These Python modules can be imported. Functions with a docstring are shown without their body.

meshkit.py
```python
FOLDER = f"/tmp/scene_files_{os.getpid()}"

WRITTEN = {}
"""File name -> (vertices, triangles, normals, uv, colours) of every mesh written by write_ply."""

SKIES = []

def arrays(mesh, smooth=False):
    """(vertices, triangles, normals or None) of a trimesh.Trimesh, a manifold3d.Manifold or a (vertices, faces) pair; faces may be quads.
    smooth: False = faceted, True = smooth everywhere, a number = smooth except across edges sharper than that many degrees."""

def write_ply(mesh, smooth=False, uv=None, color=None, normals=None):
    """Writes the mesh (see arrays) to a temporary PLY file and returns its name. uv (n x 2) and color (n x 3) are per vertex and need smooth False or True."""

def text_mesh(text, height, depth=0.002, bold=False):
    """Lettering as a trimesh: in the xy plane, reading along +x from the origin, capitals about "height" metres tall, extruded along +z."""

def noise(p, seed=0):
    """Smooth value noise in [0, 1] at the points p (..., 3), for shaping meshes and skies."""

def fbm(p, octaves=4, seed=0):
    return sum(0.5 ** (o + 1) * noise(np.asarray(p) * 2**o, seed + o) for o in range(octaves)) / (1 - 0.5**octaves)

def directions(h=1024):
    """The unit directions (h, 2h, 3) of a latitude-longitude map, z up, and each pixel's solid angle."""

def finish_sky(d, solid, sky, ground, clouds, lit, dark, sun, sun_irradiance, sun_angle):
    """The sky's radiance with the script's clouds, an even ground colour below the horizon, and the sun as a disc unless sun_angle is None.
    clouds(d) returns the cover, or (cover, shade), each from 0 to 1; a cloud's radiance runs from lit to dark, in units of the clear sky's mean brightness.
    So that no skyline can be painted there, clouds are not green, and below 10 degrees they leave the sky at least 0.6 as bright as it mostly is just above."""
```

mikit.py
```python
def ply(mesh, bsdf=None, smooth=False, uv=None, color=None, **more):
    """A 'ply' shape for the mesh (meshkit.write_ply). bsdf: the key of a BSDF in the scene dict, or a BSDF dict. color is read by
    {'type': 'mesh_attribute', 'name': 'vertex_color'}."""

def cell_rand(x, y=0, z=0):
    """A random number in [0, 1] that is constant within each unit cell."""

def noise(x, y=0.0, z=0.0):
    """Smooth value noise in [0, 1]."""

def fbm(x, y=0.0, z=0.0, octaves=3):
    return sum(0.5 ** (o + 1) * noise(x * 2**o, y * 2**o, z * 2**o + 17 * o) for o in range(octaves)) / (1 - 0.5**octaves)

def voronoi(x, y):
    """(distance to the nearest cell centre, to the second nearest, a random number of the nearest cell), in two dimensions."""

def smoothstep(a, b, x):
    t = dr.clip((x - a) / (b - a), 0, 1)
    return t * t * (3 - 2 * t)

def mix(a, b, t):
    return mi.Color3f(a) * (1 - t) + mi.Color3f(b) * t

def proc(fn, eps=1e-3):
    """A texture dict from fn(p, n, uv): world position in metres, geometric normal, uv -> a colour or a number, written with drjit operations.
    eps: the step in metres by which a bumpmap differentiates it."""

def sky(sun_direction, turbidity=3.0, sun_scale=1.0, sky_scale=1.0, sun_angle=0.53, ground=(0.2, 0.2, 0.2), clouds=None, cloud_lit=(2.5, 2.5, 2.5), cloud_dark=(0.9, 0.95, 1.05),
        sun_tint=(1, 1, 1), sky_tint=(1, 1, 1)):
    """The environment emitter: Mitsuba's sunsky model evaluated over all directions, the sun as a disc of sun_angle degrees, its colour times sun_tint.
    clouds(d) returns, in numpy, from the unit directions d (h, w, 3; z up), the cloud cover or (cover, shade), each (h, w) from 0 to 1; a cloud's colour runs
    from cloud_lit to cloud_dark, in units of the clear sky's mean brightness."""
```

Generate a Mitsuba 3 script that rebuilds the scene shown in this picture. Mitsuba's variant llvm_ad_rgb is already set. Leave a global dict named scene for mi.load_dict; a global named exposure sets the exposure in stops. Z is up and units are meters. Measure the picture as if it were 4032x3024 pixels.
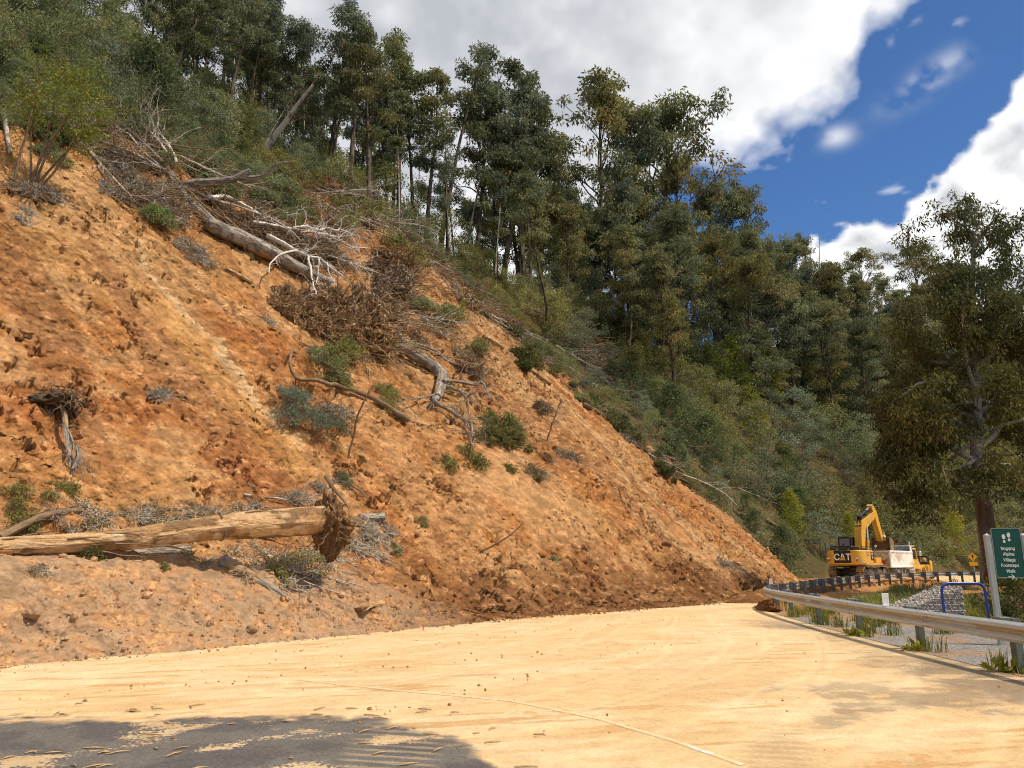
import math, random
import numpy as np, trimesh, drjit as dr, mitsuba as mi
import mikit, meshkit
from mikit import proc, fbm, noise, cell_rand, voronoi, smoothstep, mix
from scipy.spatial import cKDTree
from scipy.interpolate import CubicSpline

T = mi.ScalarTransform4f
scene, labels = {}, {}
exposure = 1.65

# ------------------------------------------------------------------ camera, sky, sun
PITCH = math.radians(13.1)
CAM_Z = 1.65
scene['camera'] = {'type': 'perspective', 'fov': 67.0, 'fov_axis': 'x', 'near_clip': 0.1, 'far_clip': 9000.0,
    'to_world': T().look_at(origin=[0, 0, CAM_Z], target=[0, math.cos(PITCH), CAM_Z + math.sin(PITCH)], up=[0, 0, 1])}

SUN = (0.50, -0.16, 0.86)


def sky_clouds(d):
    az = np.degrees(np.arctan2(d[..., 0], d[..., 1]))
    el = np.degrees(np.arcsin(np.clip(d[..., 2], -1, 1)))
    ct = np.maximum(d[..., 2], 0.06)
    q = np.stack([d[..., 0] / (ct + 0.25), d[..., 1] / (ct + 0.25), 0 * ct], -1)     # the cloud deck, seen in perspective
    dd = d * 1.0
    big = meshkit.fbm(dd * 7.0, 5, 3)
    fine = meshkit.fbm(dd * 26.0, 5, 8)
    deck = meshkit.fbm(q * 1.3, 5, 21)
    soft = meshkit.fbm(dd * 5.0 + 7, 4, 41)
    # a broad grey-white cloud overhead whose near edge runs down to the left
    edge = np.interp(az, [-180, -90, -40, -14, 2, 9, 13, 14.6, 19.5, 23.3, 26.6, 28, 29.4, 32, 38, 60, 100, 180], [30, 24, 20, 19, 17, 21, 27, 28.6, 28.4, 29.8, 30.8, 33.2, 33.8, 35.0, 42, 62, 70, 30])
    m = (el - edge) + (big - 0.5) * 5 + (fine - 0.5) * 5.0
    c1 = np.clip((m + 0.6) / 2.6, 0, 1) ** 0.8
    holes = np.clip((meshkit.fbm(dd * 9.0 + 3, 4, 77) - 0.56) * 8, 0, 1) * np.clip((33 - el) / 8, 0, 1) * np.clip((4 - az) / 8, 0, 1)
    c1 = c1 * (1 - 0.85 * holes)
    # bright heaped cloud low on the right
    top = np.interp(az, [-180, -60, -10, 14, 20, 22.5, 25, 28, 31, 34, 37, 42, 60, 120, 180], [6, 5, 8, 14, 18, 21.8, 22.2, 22.4, 24.0, 26.5, 29.0, 30, 24, 12, 6])
    lumps = 1 - np.abs(2 * meshkit.fbm(dd * 16.0, 4, 5) - 1)
    m2 = (top - el) + (lumps - 0.75) * 3.0 + (fine - 0.5) * 3.0
    c2 = np.clip(m2 / 0.5, 0, 1)
    # wisps
    w = np.clip((meshkit.fbm(dd * np.array([14, 14, 34.0]), 5, 13) - 0.72) * 5, 0, 0.4) * np.clip((el - 10) / 12, 0, 1)
    wx = np.exp(-((az - 31.2 - 0.55 * (el - 30.4)) / 2.0) ** 2 - ((el - 30.4 - 0.25 * (az - 31)) / 0.8) ** 2) * np.clip((fine - 0.40) * 6, 0, 1) * 0.62
    wx = wx + np.exp(-((az - 25.0) / 1.1) ** 2 - ((el - 28.4) / 0.6) ** 2) * np.clip((fine - 0.40) * 6, 0, 1) * 0.7
    other = np.clip((deck - 0.5) * 4, 0, 1) * np.clip((np.abs(az) - 45) / 30, 0, 1)
    cover = np.maximum.reduce([c1, c2, np.clip(w + wx, 0, 0.75), other])
    to = np.array([0.80, -0.05, 0.60]) * 0.022                                      # towards the sun, for the lit sides of the billows
    side1 = meshkit.fbm((dd + to * 1.6) * 9.0, 5, 3) - meshkit.fbm(dd * 9.0, 5, 3)
    dark1 = np.clip((m - 2.0) / 11.0, 0, 1) * (0.52 + 1.0 * (soft - 0.40)) + 0.55 * (0.60 - big) + 1.5 * side1 + 0.5 * (0.5 - fine)
    dark1 = dark1 + 0.22 * np.clip((14 - az) / 12, 0, 1) * np.clip((el - 22) / 6, 0, 1)
    lum2 = meshkit.fbm(dd * 22.0, 5, 5)
    side2 = meshkit.fbm((dd + to) * 22.0, 5, 5) - lum2
    dark2 = np.clip(0.16 + 3.2 * side2 + 0.9 * (0.5 - meshkit.fbm(dd * 9.0, 3, 6)), 0, 1) * np.clip((m2 - 0.15) / 1.4, 0, 1) * 0.85
    shade = np.where(c2 > c1, dark2, np.clip(dark1, 0, 0.95))
    return cover, shade


scene['sky'] = mikit.sky(SUN, turbidity=2.2, sun_scale=1.0, sky_scale=1.0, clouds=sky_clouds, sky_tint=(0.66, 0.90, 1.18),
                         cloud_lit=(4.3, 4.3, 4.3), cloud_dark=(2.0, 2.1, 2.3), ground=(0.12, 0.10, 0.06))

# ------------------------------------------------------------------ bookkeeping
REF = {}


def numbered(name, pool):
    if name not in pool:
        return name
    i = 1
    while f'{name}_{i:03d}' in pool:
        i += 1
    return f'{name}_{i:03d}'


_used = {}


def fresh(name):
    """A key that is not taken: name, then name_001, name_002 ..."""
    n = _used.get(name, 0)
    _used[name] = n + 1
    return name if n == 0 else f'{name}_{n:03d}'


def tag(key, label=None, cat=None, group=None, kind=None):
    d = {}
    if label: d['label'] = label
    if cat: d['category'] = cat
    if group: d['group'] = group
    if kind: d['kind'] = kind
    labels[key] = d


def thing(name, label, cat, group=None):
    key = fresh(name)
    tag(key, label, cat, group)
    return key


def put(name, shape, parent=None, M=None, label=None, kind=None):
    """One entry of the scene from a ply dict: a part below parent, or a thing of its own."""
    key = fresh(name if parent is None else parent + '__' + name)
    scene[key] = dict(shape) if M is None else {**shape, 'to_world': M}
    if label or kind:
        tag(key, label, None, None, kind)
    return key


def merge(parts):
    """(v, f) pairs into one."""
    vs, fs, n = [], [], 0
    for v, f in parts:
        vs.append(v); fs.append(f + n); n += len(v)
    return np.vstack(vs), np.vstack(fs)


# ------------------------------------------------------------------ the lie of the land
SD, SN = np.array([0.631, 0.776]), np.array([-0.776, 0.631])      # along the slope, and into the hill
SA = np.array([-9.3, 16.0])
toe_pts = np.array([(-80, -78), (-34.5, -15), (-20, 2.8), (-9.3, 15.5), (-2.6, 24.6), (3.4, 31.5), (9.6, 38.8), (16.8, 50.5), (23.4, 63), (31, 74), (44, 85.5), (66, 98), (100, 112), (150, 122), (230, 122)], float)
_c = np.r_[0, np.cumsum(np.hypot(*np.diff(toe_pts, axis=0).T))]
_sp = CubicSpline(_c, toe_pts)
_L = np.arange(0, _c[-1], 0.25)
_toe, _tan = _sp(_L), _sp(_L, 1)
_tan /= np.linalg.norm(_tan, axis=1, keepdims=True)
_nrm = np.stack([-_tan[:, 1], _tan[:, 0]], 1)
_tree = cKDTree(_toe)
T0 = _L[np.argmin(np.hypot(*(_toe - SA).T))]


def ts(x, y):
    """Distance along the foot of the hill (0 at its left end in the photograph) and distance into the hill."""
    p = np.stack([np.asarray(x, float).ravel(), np.asarray(y, float).ravel()], 1)
    _, i = _tree.query(p)
    s = ((p - _toe[i]) * _nrm[i]).sum(1)
    t = _L[i] + ((p - _toe[i]) * _tan[i]).sum(1)
    return (t - T0).reshape(np.shape(x)), s.reshape(np.shape(x))


def xy(t, s):
    a = np.asarray(t, float) + T0
    c = np.clip(a, 0, _L[-1])
    p, d = _sp(c), _sp(c, 1)
    d = d / np.linalg.norm(d, axis=-1, keepdims=True)
    return p + d * (a - c)[..., None] + np.stack([-d[..., 1], d[..., 0]], -1) * np.asarray(s, float)[..., None]


def ss(a, b, x):
    t = np.clip((np.asarray(x, float) - a) / (b - a), 0, 1)
    return t * t * (3 - 2 * t)


rail_pts = np.array([(7.2, -60), (7.3, -20), (7.35, 0), (7.55, 10), (7.75, 14), (8.0, 18), (8.45, 23), (9.1, 28), (10.3, 32.3), (12.3, 36.0), (15.2, 40.5), (19.4, 46.5), (25, 53), (32, 59), (40.5, 65), (50, 70), (62, 75), (80, 80), (120, 86)], float)
_rc = np.r_[0, np.cumsum(np.hypot(*np.diff(rail_pts, axis=0).T))]
_rsp = CubicSpline(_rc, rail_pts)
_rl = np.arange(0, _rc[-1], 0.2)
_rp, _rt = _rsp(_rl), _rsp(_rl, 1)
_rt /= np.linalg.norm(_rt, axis=1, keepdims=True)
_rtree = cKDTree(_rp)


def rail_off(x, y):
    """Signed distance from the guard rail, positive on the road side, and distance along it."""
    p = np.stack([np.ravel(x).astype(float), np.ravel(y).astype(float)], 1)
    _, i = _rtree.query(p)
    n = np.stack([-_rt[i, 1], _rt[i, 0]], 1)
    return ((p - _rp[i]) * n).sum(1).reshape(np.shape(x)), _rl[i].reshape(np.shape(x))


def road_z(x, y):
    off, _ = rail_off(x, y)
    pad = 0.26 * np.exp(-((np.asarray(x) - 26.5) ** 2 + (np.asarray(y) - 62.0) ** 2) / 14.0)
    return 0.36 * ss(44, 56, y) * ss(-0.5, 5.0, off) + 0.24 * ss(36, 60, y) * (1 - ss(-0.5, 5.0, off)) * ss(-1.5, -0.3, off) + pad * ss(0.0, 2.0, off)


def land(x, y):
    """Height of the land without the landslide on it."""
    x, y = np.asarray(x, float), np.asarray(y, float)
    t, s = ts(x, y)
    H = 41 + 3 * np.sin(t * 0.05) + 16 * ss(90, 190, t) * 1.0
    k = 1.0 - 0.12 * ss(60, 110, t)
    up = np.where(s > 0, s, 0) * k
    up = up + 0.9 * np.sin(t * 0.19 + 1) * ss(2, 12, s) + 1.6 * np.sin(t * 0.075 + s * 0.05) * ss(4, 20, s)
    cap = H - 0.10 * np.clip(s - 55, 0, 400)
    kk = 0.30
    h = -np.logaddexp(-kk * up, -kk * cap) / kk + np.logaddexp(0, -kk * cap) / kk
    h = np.where(s > 0, np.maximum(h, 0), 0)
    off, q = rail_off(x, y)
    g = road_z(x, y)
    ins = np.clip(-off, 0, 400)
    # inside of the bend: a verge, then a gully that falls away
    gul = -3.2 * ss(5.6, 12, ins) * (1 - ss(14, 60, np.hypot(x - 26, y - 43) * 0 + ins) * 0.0) * (1 - ss(26, 34, y) * ss(0, 1, 1.0))
    gul = gul - 9 * ss(16, 60, ins)
    tree_pad = np.exp(-((x - 24.5) ** 2 + (y - 41.5) ** 2) / 60.0)
    gul = gul * (1 - 0.95 * tree_pad) + 0.75 * np.exp(-((x - 23.6) ** 2 + (y - 40.2) ** 2) / 16.0) * (off < -1)
    return np.where(s > 0, h + g * np.exp(-np.clip(s, 0, 50)), g + gul)


def slip_inside(t, s):
    """Metres from the slip's upper and right-hand edge, positive inside."""
    top = np.interp(t, [-60, -40, 0, 3, 7, 15, 23, 36, 49, 54, 57, 59, 61], [8, 12, 16.5, 17.8, 19.5, 25.3, 31.5, 34.5, 37, 34, 30, 25, 20])
    right = np.interp(s, [-3, 0, 3, 7, 12, 18, 25, 33, 40], [53.5, 54.5, 55.8, 57.3, 60.6, 60, 58, 55.5, 50])
    return np.minimum(top - s, 0.9 * (right - t))


def spoil(t, s, x, y):
    """The heap of graded spoil along the foot of the slip, on its left."""
    lump = meshkit.fbm(np.stack([x * 0.22, y * 0.22, 0 * x], -1), 3, 61)
    # a bench where the long trunk came to rest, and a heap in front of it
    w = ss(-16, -6, t) * (1 - ss(6.0, 12.5, t))
    a = 1.55 * np.exp(-((s + 0.2) / 1.15) ** 2) * w * (0.75 + 0.5 * lump)
    b = 0.55 * np.exp(-((s - 0.2) / 0.9) ** 2) * ss(9, 14, t) * (1 - ss(40, 50, t)) * (0.4 + 1.2 * lump)
    return a + b


def CHUTE(s):
    return 9.6 - (s - 5.3) * 0.52 + 0.25 * np.sin(s * 1.3)


def slip(x, y, detail=False):
    """Height of the landslide's surface."""
    x, y = np.asarray(x, float), np.asarray(y, float)
    t, s = ts(x, y)
    h = land(x, y)
    p = np.stack([x, y, h], -1)
    n1 = meshkit.fbm(p * 0.11, 3, 5) - 0.5
    n2 = meshkit.fbm(p * 0.42, 3, 9) - 0.5
    inside = ss(-0.2, 2.0, slip_inside(t, s) + 4.0 * (meshkit.fbm(p * 0.33, 3, 15) - 0.5))
    e = 0.38 + n1 * 1.5 * ss(1, 8, s) + n2 * 0.9 * ss(0.0, 4, s)
    # the pale chute, a shallow gully down the slope
    g = t - CHUTE(s)
    e = e - 0.45 * np.exp(-(g / 0.9) ** 2) * ss(4.5, 6.5, s) * (1 - ss(10.5, 12.5, s))
    # a bulging lower lobe in the middle
    e = e + 0.9 * np.exp(-((t - 21) / 7.0) ** 2 - ((s - 4.5) / 3.6) ** 2)
    e = e * ss(-0.8, 2.5, s) + 0.12 * ss(-3.0, -0.2, s)
    base = np.where(s > 0, h, h)
    z = base + e + spoil(t, s, x, y)
    z = z - 1.6 * (1 - inside) - 0.5 * (1 - ss(-3.0, -1.6, s + 0.9 * n2 + 0.9 * n1))
    return z


def ground_z(x, y):
    """What one stands on: the slip where it lies on top, else the land."""
    x, y = np.asarray(x, float), np.asarray(y, float)
    t, s = ts(x, y)
    l = land(x, y)
    on = (s > -3.5) & (slip_inside(t, s) > -3)
    z = l.copy()
    if on.any():
        z = np.where(on, np.maximum(l, slip(x, y)), l)
    return z

# ------------------------------------------------------------------ materials
def C(r, g, b):
    return mi.Color3f(r, g, b)


def mat(name, color, rough=0.8, bump=None, bump_scale=1.0, eps=2e-3, two=True, spec=0.3, metallic=0.0, **more):
    b = {'type': 'principled', 'base_color': color if isinstance(color, dict) else {'type': 'rgb', 'value': list(color)}, 'roughness': rough, 'specular': spec, 'metallic': metallic, **more}
    if bump is not None:
        b = {'type': 'bumpmap', 'arbitrary': proc(bump, eps), 'scale': bump_scale, 'bsdf': b}
    scene[name] = {'type': 'twosided', 'bsdf': b} if two else b
    return name


def matte(name, color, bump=None, bump_scale=1.0, eps=2e-3):
    b = {'type': 'diffuse', 'reflectance': color if isinstance(color, dict) else {'type': 'rgb', 'value': list(color)}}
    if bump is not None:
        b = {'type': 'bumpmap', 'arbitrary': proc(bump, eps), 'scale': bump_scale, 'bsdf': b}
    scene[name] = {'type': 'twosided', 'bsdf': b}
    return name


def _st(p):
    """Distance along and into the hill, for the marks on the slip (straight approximation of its foot)."""
    dx, dy = p.x - SA[0], p.y - SA[1]
    return dx * SD[0] + dy * SD[1], dx * SN[0] + dy * SN[1]


ORANGE, RED, OCHRE, TAN, BROWN, PALE = C(.388, .180, .066), C(.335, .132, .048), C(.395, .215, .088), C(.455, .280, .138), C(.175, .085, .038), C(.53, .38, .215)


def earth_color(p, n, uv):
    t, s = _st(p)
    big = fbm(p.x * .13 + 3, p.y * .13, p.z * .13, 3)
    mid = fbm(p.x * .6, p.y * .6 + 9, p.z * .6, 4)
    str_ = fbm(t * .75 + .18 * s, s * .10, 4.0, 4)
    fine = fbm(p.x * 3.4, p.y * 3.4, p.z * 3.4, 4)
    tiny = .5 * noise(p.x * 14, p.y * 14, p.z * 14) + .5 * noise(p.x * 29, p.y * 29, p.z * 29)
    c = mix(ORANGE, OCHRE, smoothstep(.44, .62, big))
    c = mix(c, RED, smoothstep(.50, .68, fbm(p.x * .24, p.y * .24 + 31, p.z * .24, 4)) * .8)
    c = mix(c, TAN, smoothstep(.52, .66, mid) * .60)
    c = mix(c, TAN, smoothstep(.47, .62, str_) * (.45 + .45 * smoothstep(22., 38., t)))
    c = mix(c, C(.27, .125, .055), smoothstep(.54, .68, fbm(t * 1.1 + .25 * s, s * .14, 14.0, 4)) * .6)
    # tan clay, smeared and smooth, on the lower lobe
    lobe = dr.exp(-dr.square((t - 20.5) / 3.6) - dr.square((s - 3.2) / 2.6))
    c = mix(c, C(.46, .265, .125), smoothstep(.28, .62, lobe + (mid - .5) * .9) * .75)
    # the pale streak down the chute
    g = t - (9.6 - (s - 5.3) * .52) - (noise(s * 1.6, 3.0) - .5) * .55 - (fine - .5) * .5
    wid = .13 + .30 * smoothstep(11., 6., s)
    ch = dr.exp(-dr.square(g / wid)) * smoothstep(5.0, 6.4, s + (fine - .5) * 2) * smoothstep(13.0, 10.8, s + (mid - .5) * 2)
    c = mix(c, PALE, smoothstep(.30, .62, ch + (fine - .5) * .9) * .8)
    c = mix(c, C(.42, .225, .075), smoothstep(.3, .6, dr.exp(-dr.square((g + 1.1) / 1.3)) * smoothstep(3.4, 5.0, s) * smoothstep(13., 9., s) + (mid - .5) * 1.1) * .5)
    # fresh dug soil along the foot, and grey-brown fill heaped in front on the left
    w = s + (mid - .5) * 3.4
    c = mix(c, BROWN, smoothstep(1.7, -.4, w) * smoothstep(6.5, 9., t) * smoothstep(52., 42., t) * .82)
    fill = smoothstep(.7, -.5, s - .35 + (mid - .5) * 2.8 + (fine - .5) * 1.2) * smoothstep(10.5, 6.5, t + (big - .5) * 5. + (fine - .5) * 2)
    c = mix(c, mix(C(.43, .295, .185), C(.35, .205, .11), smoothstep(.46, .62, fine)), fill * .85)
    c = mix(c, TAN * 1.12, smoothstep(.60, .70, fine) * smoothstep(.35, .6, tiny) * .55)
    c = c * (.62 + .44 * smoothstep(.25, .70, fine)) * (.70 + .58 * tiny)
    return c


def earth_bump(p, n, uv):
    a = fbm(p.x * 6.5, p.y * 6.5, p.z * 6.5, 3)
    b = dr.abs(2 * noise(p.x * 4.2 + 7, p.y * 4.2, p.z * 4.2) - 1)
    return .13 * a + .06 * b


matte('earth', proc(earth_color), earth_bump, 1.0, eps=.012)


def clod_color(p, n, uv):
    c = earth_color(p, n, uv)
    return c * (.72 + .55 * uv.x) + C(.05, .04, .025) * smoothstep(.72, .9, uv.y)


matte('clod_soil', proc(clod_color), lambda p, n, uv: .03 * fbm(p.x * 17, p.y * 17, p.z * 17, 2), 1.0, eps=.008)


def dry_color(p, n, uv):
    c = mix(C(.40, .25, .11), C(.25, .125, .048), uv.x)
    return c * (.7 + .5 * noise(p.x * 19, p.y * 19, p.z * 19))


matte('dry_clod', proc(dry_color), lambda p, n, uv: .015 * fbm(p.x * 30, p.y * 30, p.z * 30, 2), 1.0, eps=.004)


def floor_color(p, n, uv):
    a, b = fbm(p.x * .5, p.y * .5, p.z * .5, 3), fbm(p.x * 3.1, p.y * 3.1, p.z * 3.1, 3)
    c = mix(C(.080, .062, .034), C(.125, .085, .045), smoothstep(.4, .6, a))
    c = mix(c, C(.070, .072, .028), smoothstep(.5, .62, b))
    # a bare cut bank where the road goes on round the hill
    t, s = p.x, p.z
    bank = smoothstep(60., 66., p.x) * smoothstep(88., 82., p.x) * smoothstep(80., 84., p.y) * smoothstep(9.5, 5.5, p.z + (a - .5) * 8)
    c = mix(c, mix(C(.27, .20, .12), C(.17, .125, .075), smoothstep(.4, .6, b)), bank)
    return c * (.65 + .7 * b)


matte('forest_floor', proc(floor_color), lambda p, n, uv: .25 * fbm(p.x * 2.2, p.y * 2.2, p.z * 2.2, 3), 1.0, eps=.03)


def rail_side(p):
    return p.x - (7.35 + dr.square(dr.maximum(p.y, 0)) * .0021)


def road_color(p, n, uv):
    x, y = p.x, p.y
    # stretched along the wheel paths, which sweep from lower left to the bend
    a, b = x * .62 + y * .78, x * .78 - y * .62
    a2, b2 = x * .97 + y * .24, y * .97 - x * .24
    streak = fbm(a * .20, b * 1.3, 5., 3)
    streak2 = fbm(a2 * .22, b2 * 1.7, 9., 4)
    grain = fbm(x * 5, y * 5, 1., 4)
    tiny = noise(x * 48, y * 48)
    patch = fbm(x * .55, y * .55, 8., 4)
    st = fbm(a2 * .8, b2 * 5.0, 3., 3)
    dust = mix(C(.645, .485, .285), C(.60, .43, .24), smoothstep(.38, .66, streak))
    dust = mix(dust, C(.67, .53, .335), smoothstep(.50, .68, streak2) * .6)
    dust = mix(dust, C(.55, .37, .18), smoothstep(.55, .72, patch + (st - .5) * .5) * .55)
    dust = mix(dust, C(.43, .24, .095), smoothstep(.62, .72, st + (grain - .5) * .5) * smoothstep(.45, .60, streak2) * .6)
    dust = dust * (.77 + .32 * grain) * (.87 + .24 * tiny)
    # ruts pressed by wheels and tracks, sweeping into the bend
    q = b + .022 * dr.square(a - 8.) + 1.1 * (fbm(a * .09, b * .3, 41., 2) - .5)
    lane = dr.abs(q - dr.round(q / 1.75) * 1.75) + .30 * smoothstep(.45, .6, fbm(a * .12, dr.round(q / 1.75) * 3.1, 43., 2)) + .12 * (grain - .5)
    rut = smoothstep(.40, .26, lane) * smoothstep(.40, .54, fbm(a * .16, q * .35, 27., 3))
    dust = mix(dust, C(.50, .335, .165), rut * (.28 + .3 * smoothstep(.4, .7, dr.abs(dr.sin(a * 17.)))) * smoothstep(.30, .6, grain))
    dust = mix(dust, C(.70, .56, .365), smoothstep(.55, .42, lane) * smoothstep(.28, .42, lane) * .22)
    tar = mix(C(.088, .088, .092), C(.125, .12, .115), smoothstep(.35, .65, fbm(x * 2.2, y * 2.2, 7., 3)))
    tar = tar * (.70 + .55 * noise(x * 60, y * 60)) * (.85 + .3 * grain)
    rag = (streak2 - .5) * .45 + (patch - .5) * .8 + (st - .5) * .22 + (grain - .5) * .7
    # bare seal: a tongue on the near left, a strip along the rail, worn bits between
    yb = 9.05 - 1.0 * smoothstep(-1.7, -.4, x) - 1.8 * smoothstep(-.6, .25, x) - 2. * smoothstep(.2, 1., x)
    e1 = smoothstep(.28, -.22, y - yb + rag)
    rs = rail_side(p)
    e2 = smoothstep(-2.0, -.7, rs + (patch - .5) * 2.0 + (grain - .5) * 1.6) * smoothstep(27., 21., y) * (.45 + .4 * smoothstep(.42, .58, patch))
    e3 = smoothstep(.50, .64, fbm(a * .26, b * .7, 15., 4) + (grain - .5) * .3) * smoothstep(1.5, 4.0, x) * smoothstep(15., 10., y) * .55
    # tyre prints, ribs across the wheel tracks where the seal shows through
    rib = smoothstep(.35, .75, dr.abs(dr.sin(y * 15. + x * 3. + 2.5 * (patch - .5))) + (grain - .5) * .9)
    w1 = dr.abs(x + 1.05 + .05 * (y - 7.)); w2 = dr.abs(x - 2.3 - .30 * (y - 7.2))
    tr = smoothstep(.52, .30, dr.minimum(w1, w2 + .12)) * smoothstep(9.3, 8.0, y + rag)
    e4 = tr * (.12 + .26 * rib) * smoothstep(.36, .52, fbm(x * 1.4, y * 1.4, 20., 3))
    bare = dr.maximum(dr.maximum(e1 * (1 - .28 * tr * (1 - rib)), e2 * .8), dr.maximum(e3, e4 * .7))
    scuff = smoothstep(.64, .74, fbm(a2 * 1.3, b2 * 2.6, 23., 4) + (tiny - .5) * .22) * .7
    bare = bare * (1 - scuff) * (.94 + .06 * grain)
    c = mix(dust, tar, dr.clip(bare, 0, 1))
    # clods crumbled along the edge of the slip
    return c


def road_bump(p, n, uv):
    x, y = p.x, p.y
    a, b = x * .62 + y * .78, x * .78 - y * .62
    return .007 * fbm(a * .5, b * 2.6, 5., 3) + .012 * fbm(x * 9, y * 9, 1., 2) + .010 * fbm(x * 2.4, y * 2.4, 4., 3)


matte('dusty_road', proc(road_color), road_bump, 1.0, eps=.006)


def verge_color(p, n, uv):
    x, y = p.x, p.y
    v1, v2, r = voronoi(x * 26, y * 26)
    g = mix(C(.12, .118, .115), C(.34, .32, .30), r)
    g = g * (.6 + .5 * smoothstep(.02, .3, v2 - v1))
    dirt = smoothstep(.44, .60, fbm(x * .7, y * .7, 3., 3) + .22 * smoothstep(22., 27., y))
    d = mix(C(.40, .21, .085), C(.30, .16, .07), noise(x * 6, y * 6)) * (.7 + .5 * noise(x * 22, y * 22))
    far = smoothstep(26., 30., y + (noise(x * .9, y * .9) - .5) * 4)
    g = mix(g, d, dr.maximum(dirt * .55, far))
    inside = rail_side(p)
    soil = mix(C(.06, .045, .025), C(.05, .055, .02), noise(x * 2., y * 2.)) * (.6 + .8 * noise(x * 13, y * 13))
    return mix(g, soil, smoothstep(4.6, 6.2, x - 7.6 - dr.maximum(y - 22, 0) * .8 + (noise(x * 1.3, y * 1.3) - .5) * 1.6))


matte('gravel', proc(verge_color), lambda p, n, uv: .03 * fbm(p.x * 14, p.y * 14, 2., 2), 1.0, eps=.006)

# ------------------------------------------------------------------ the ground, as sheets
def grid_faces(nr, nc):
    i, j = np.meshgrid(np.arange(nr - 1), np.arange(nc - 1), indexing='ij')
    a = i * nc + j
    return np.stack([a, a + 1, a + nc + 1, a + nc], -1).reshape(-1, 4)


def sheet(X, Y, Z, flip=False):
    f = grid_faces(*X.shape)
    if flip:
        f = f[:, ::-1]
    f = np.vstack([f[:, [0, 1, 2]], f[:, [0, 2, 3]]])
    return np.stack([X, Y, Z], -1).reshape(-1, 3), f


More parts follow.
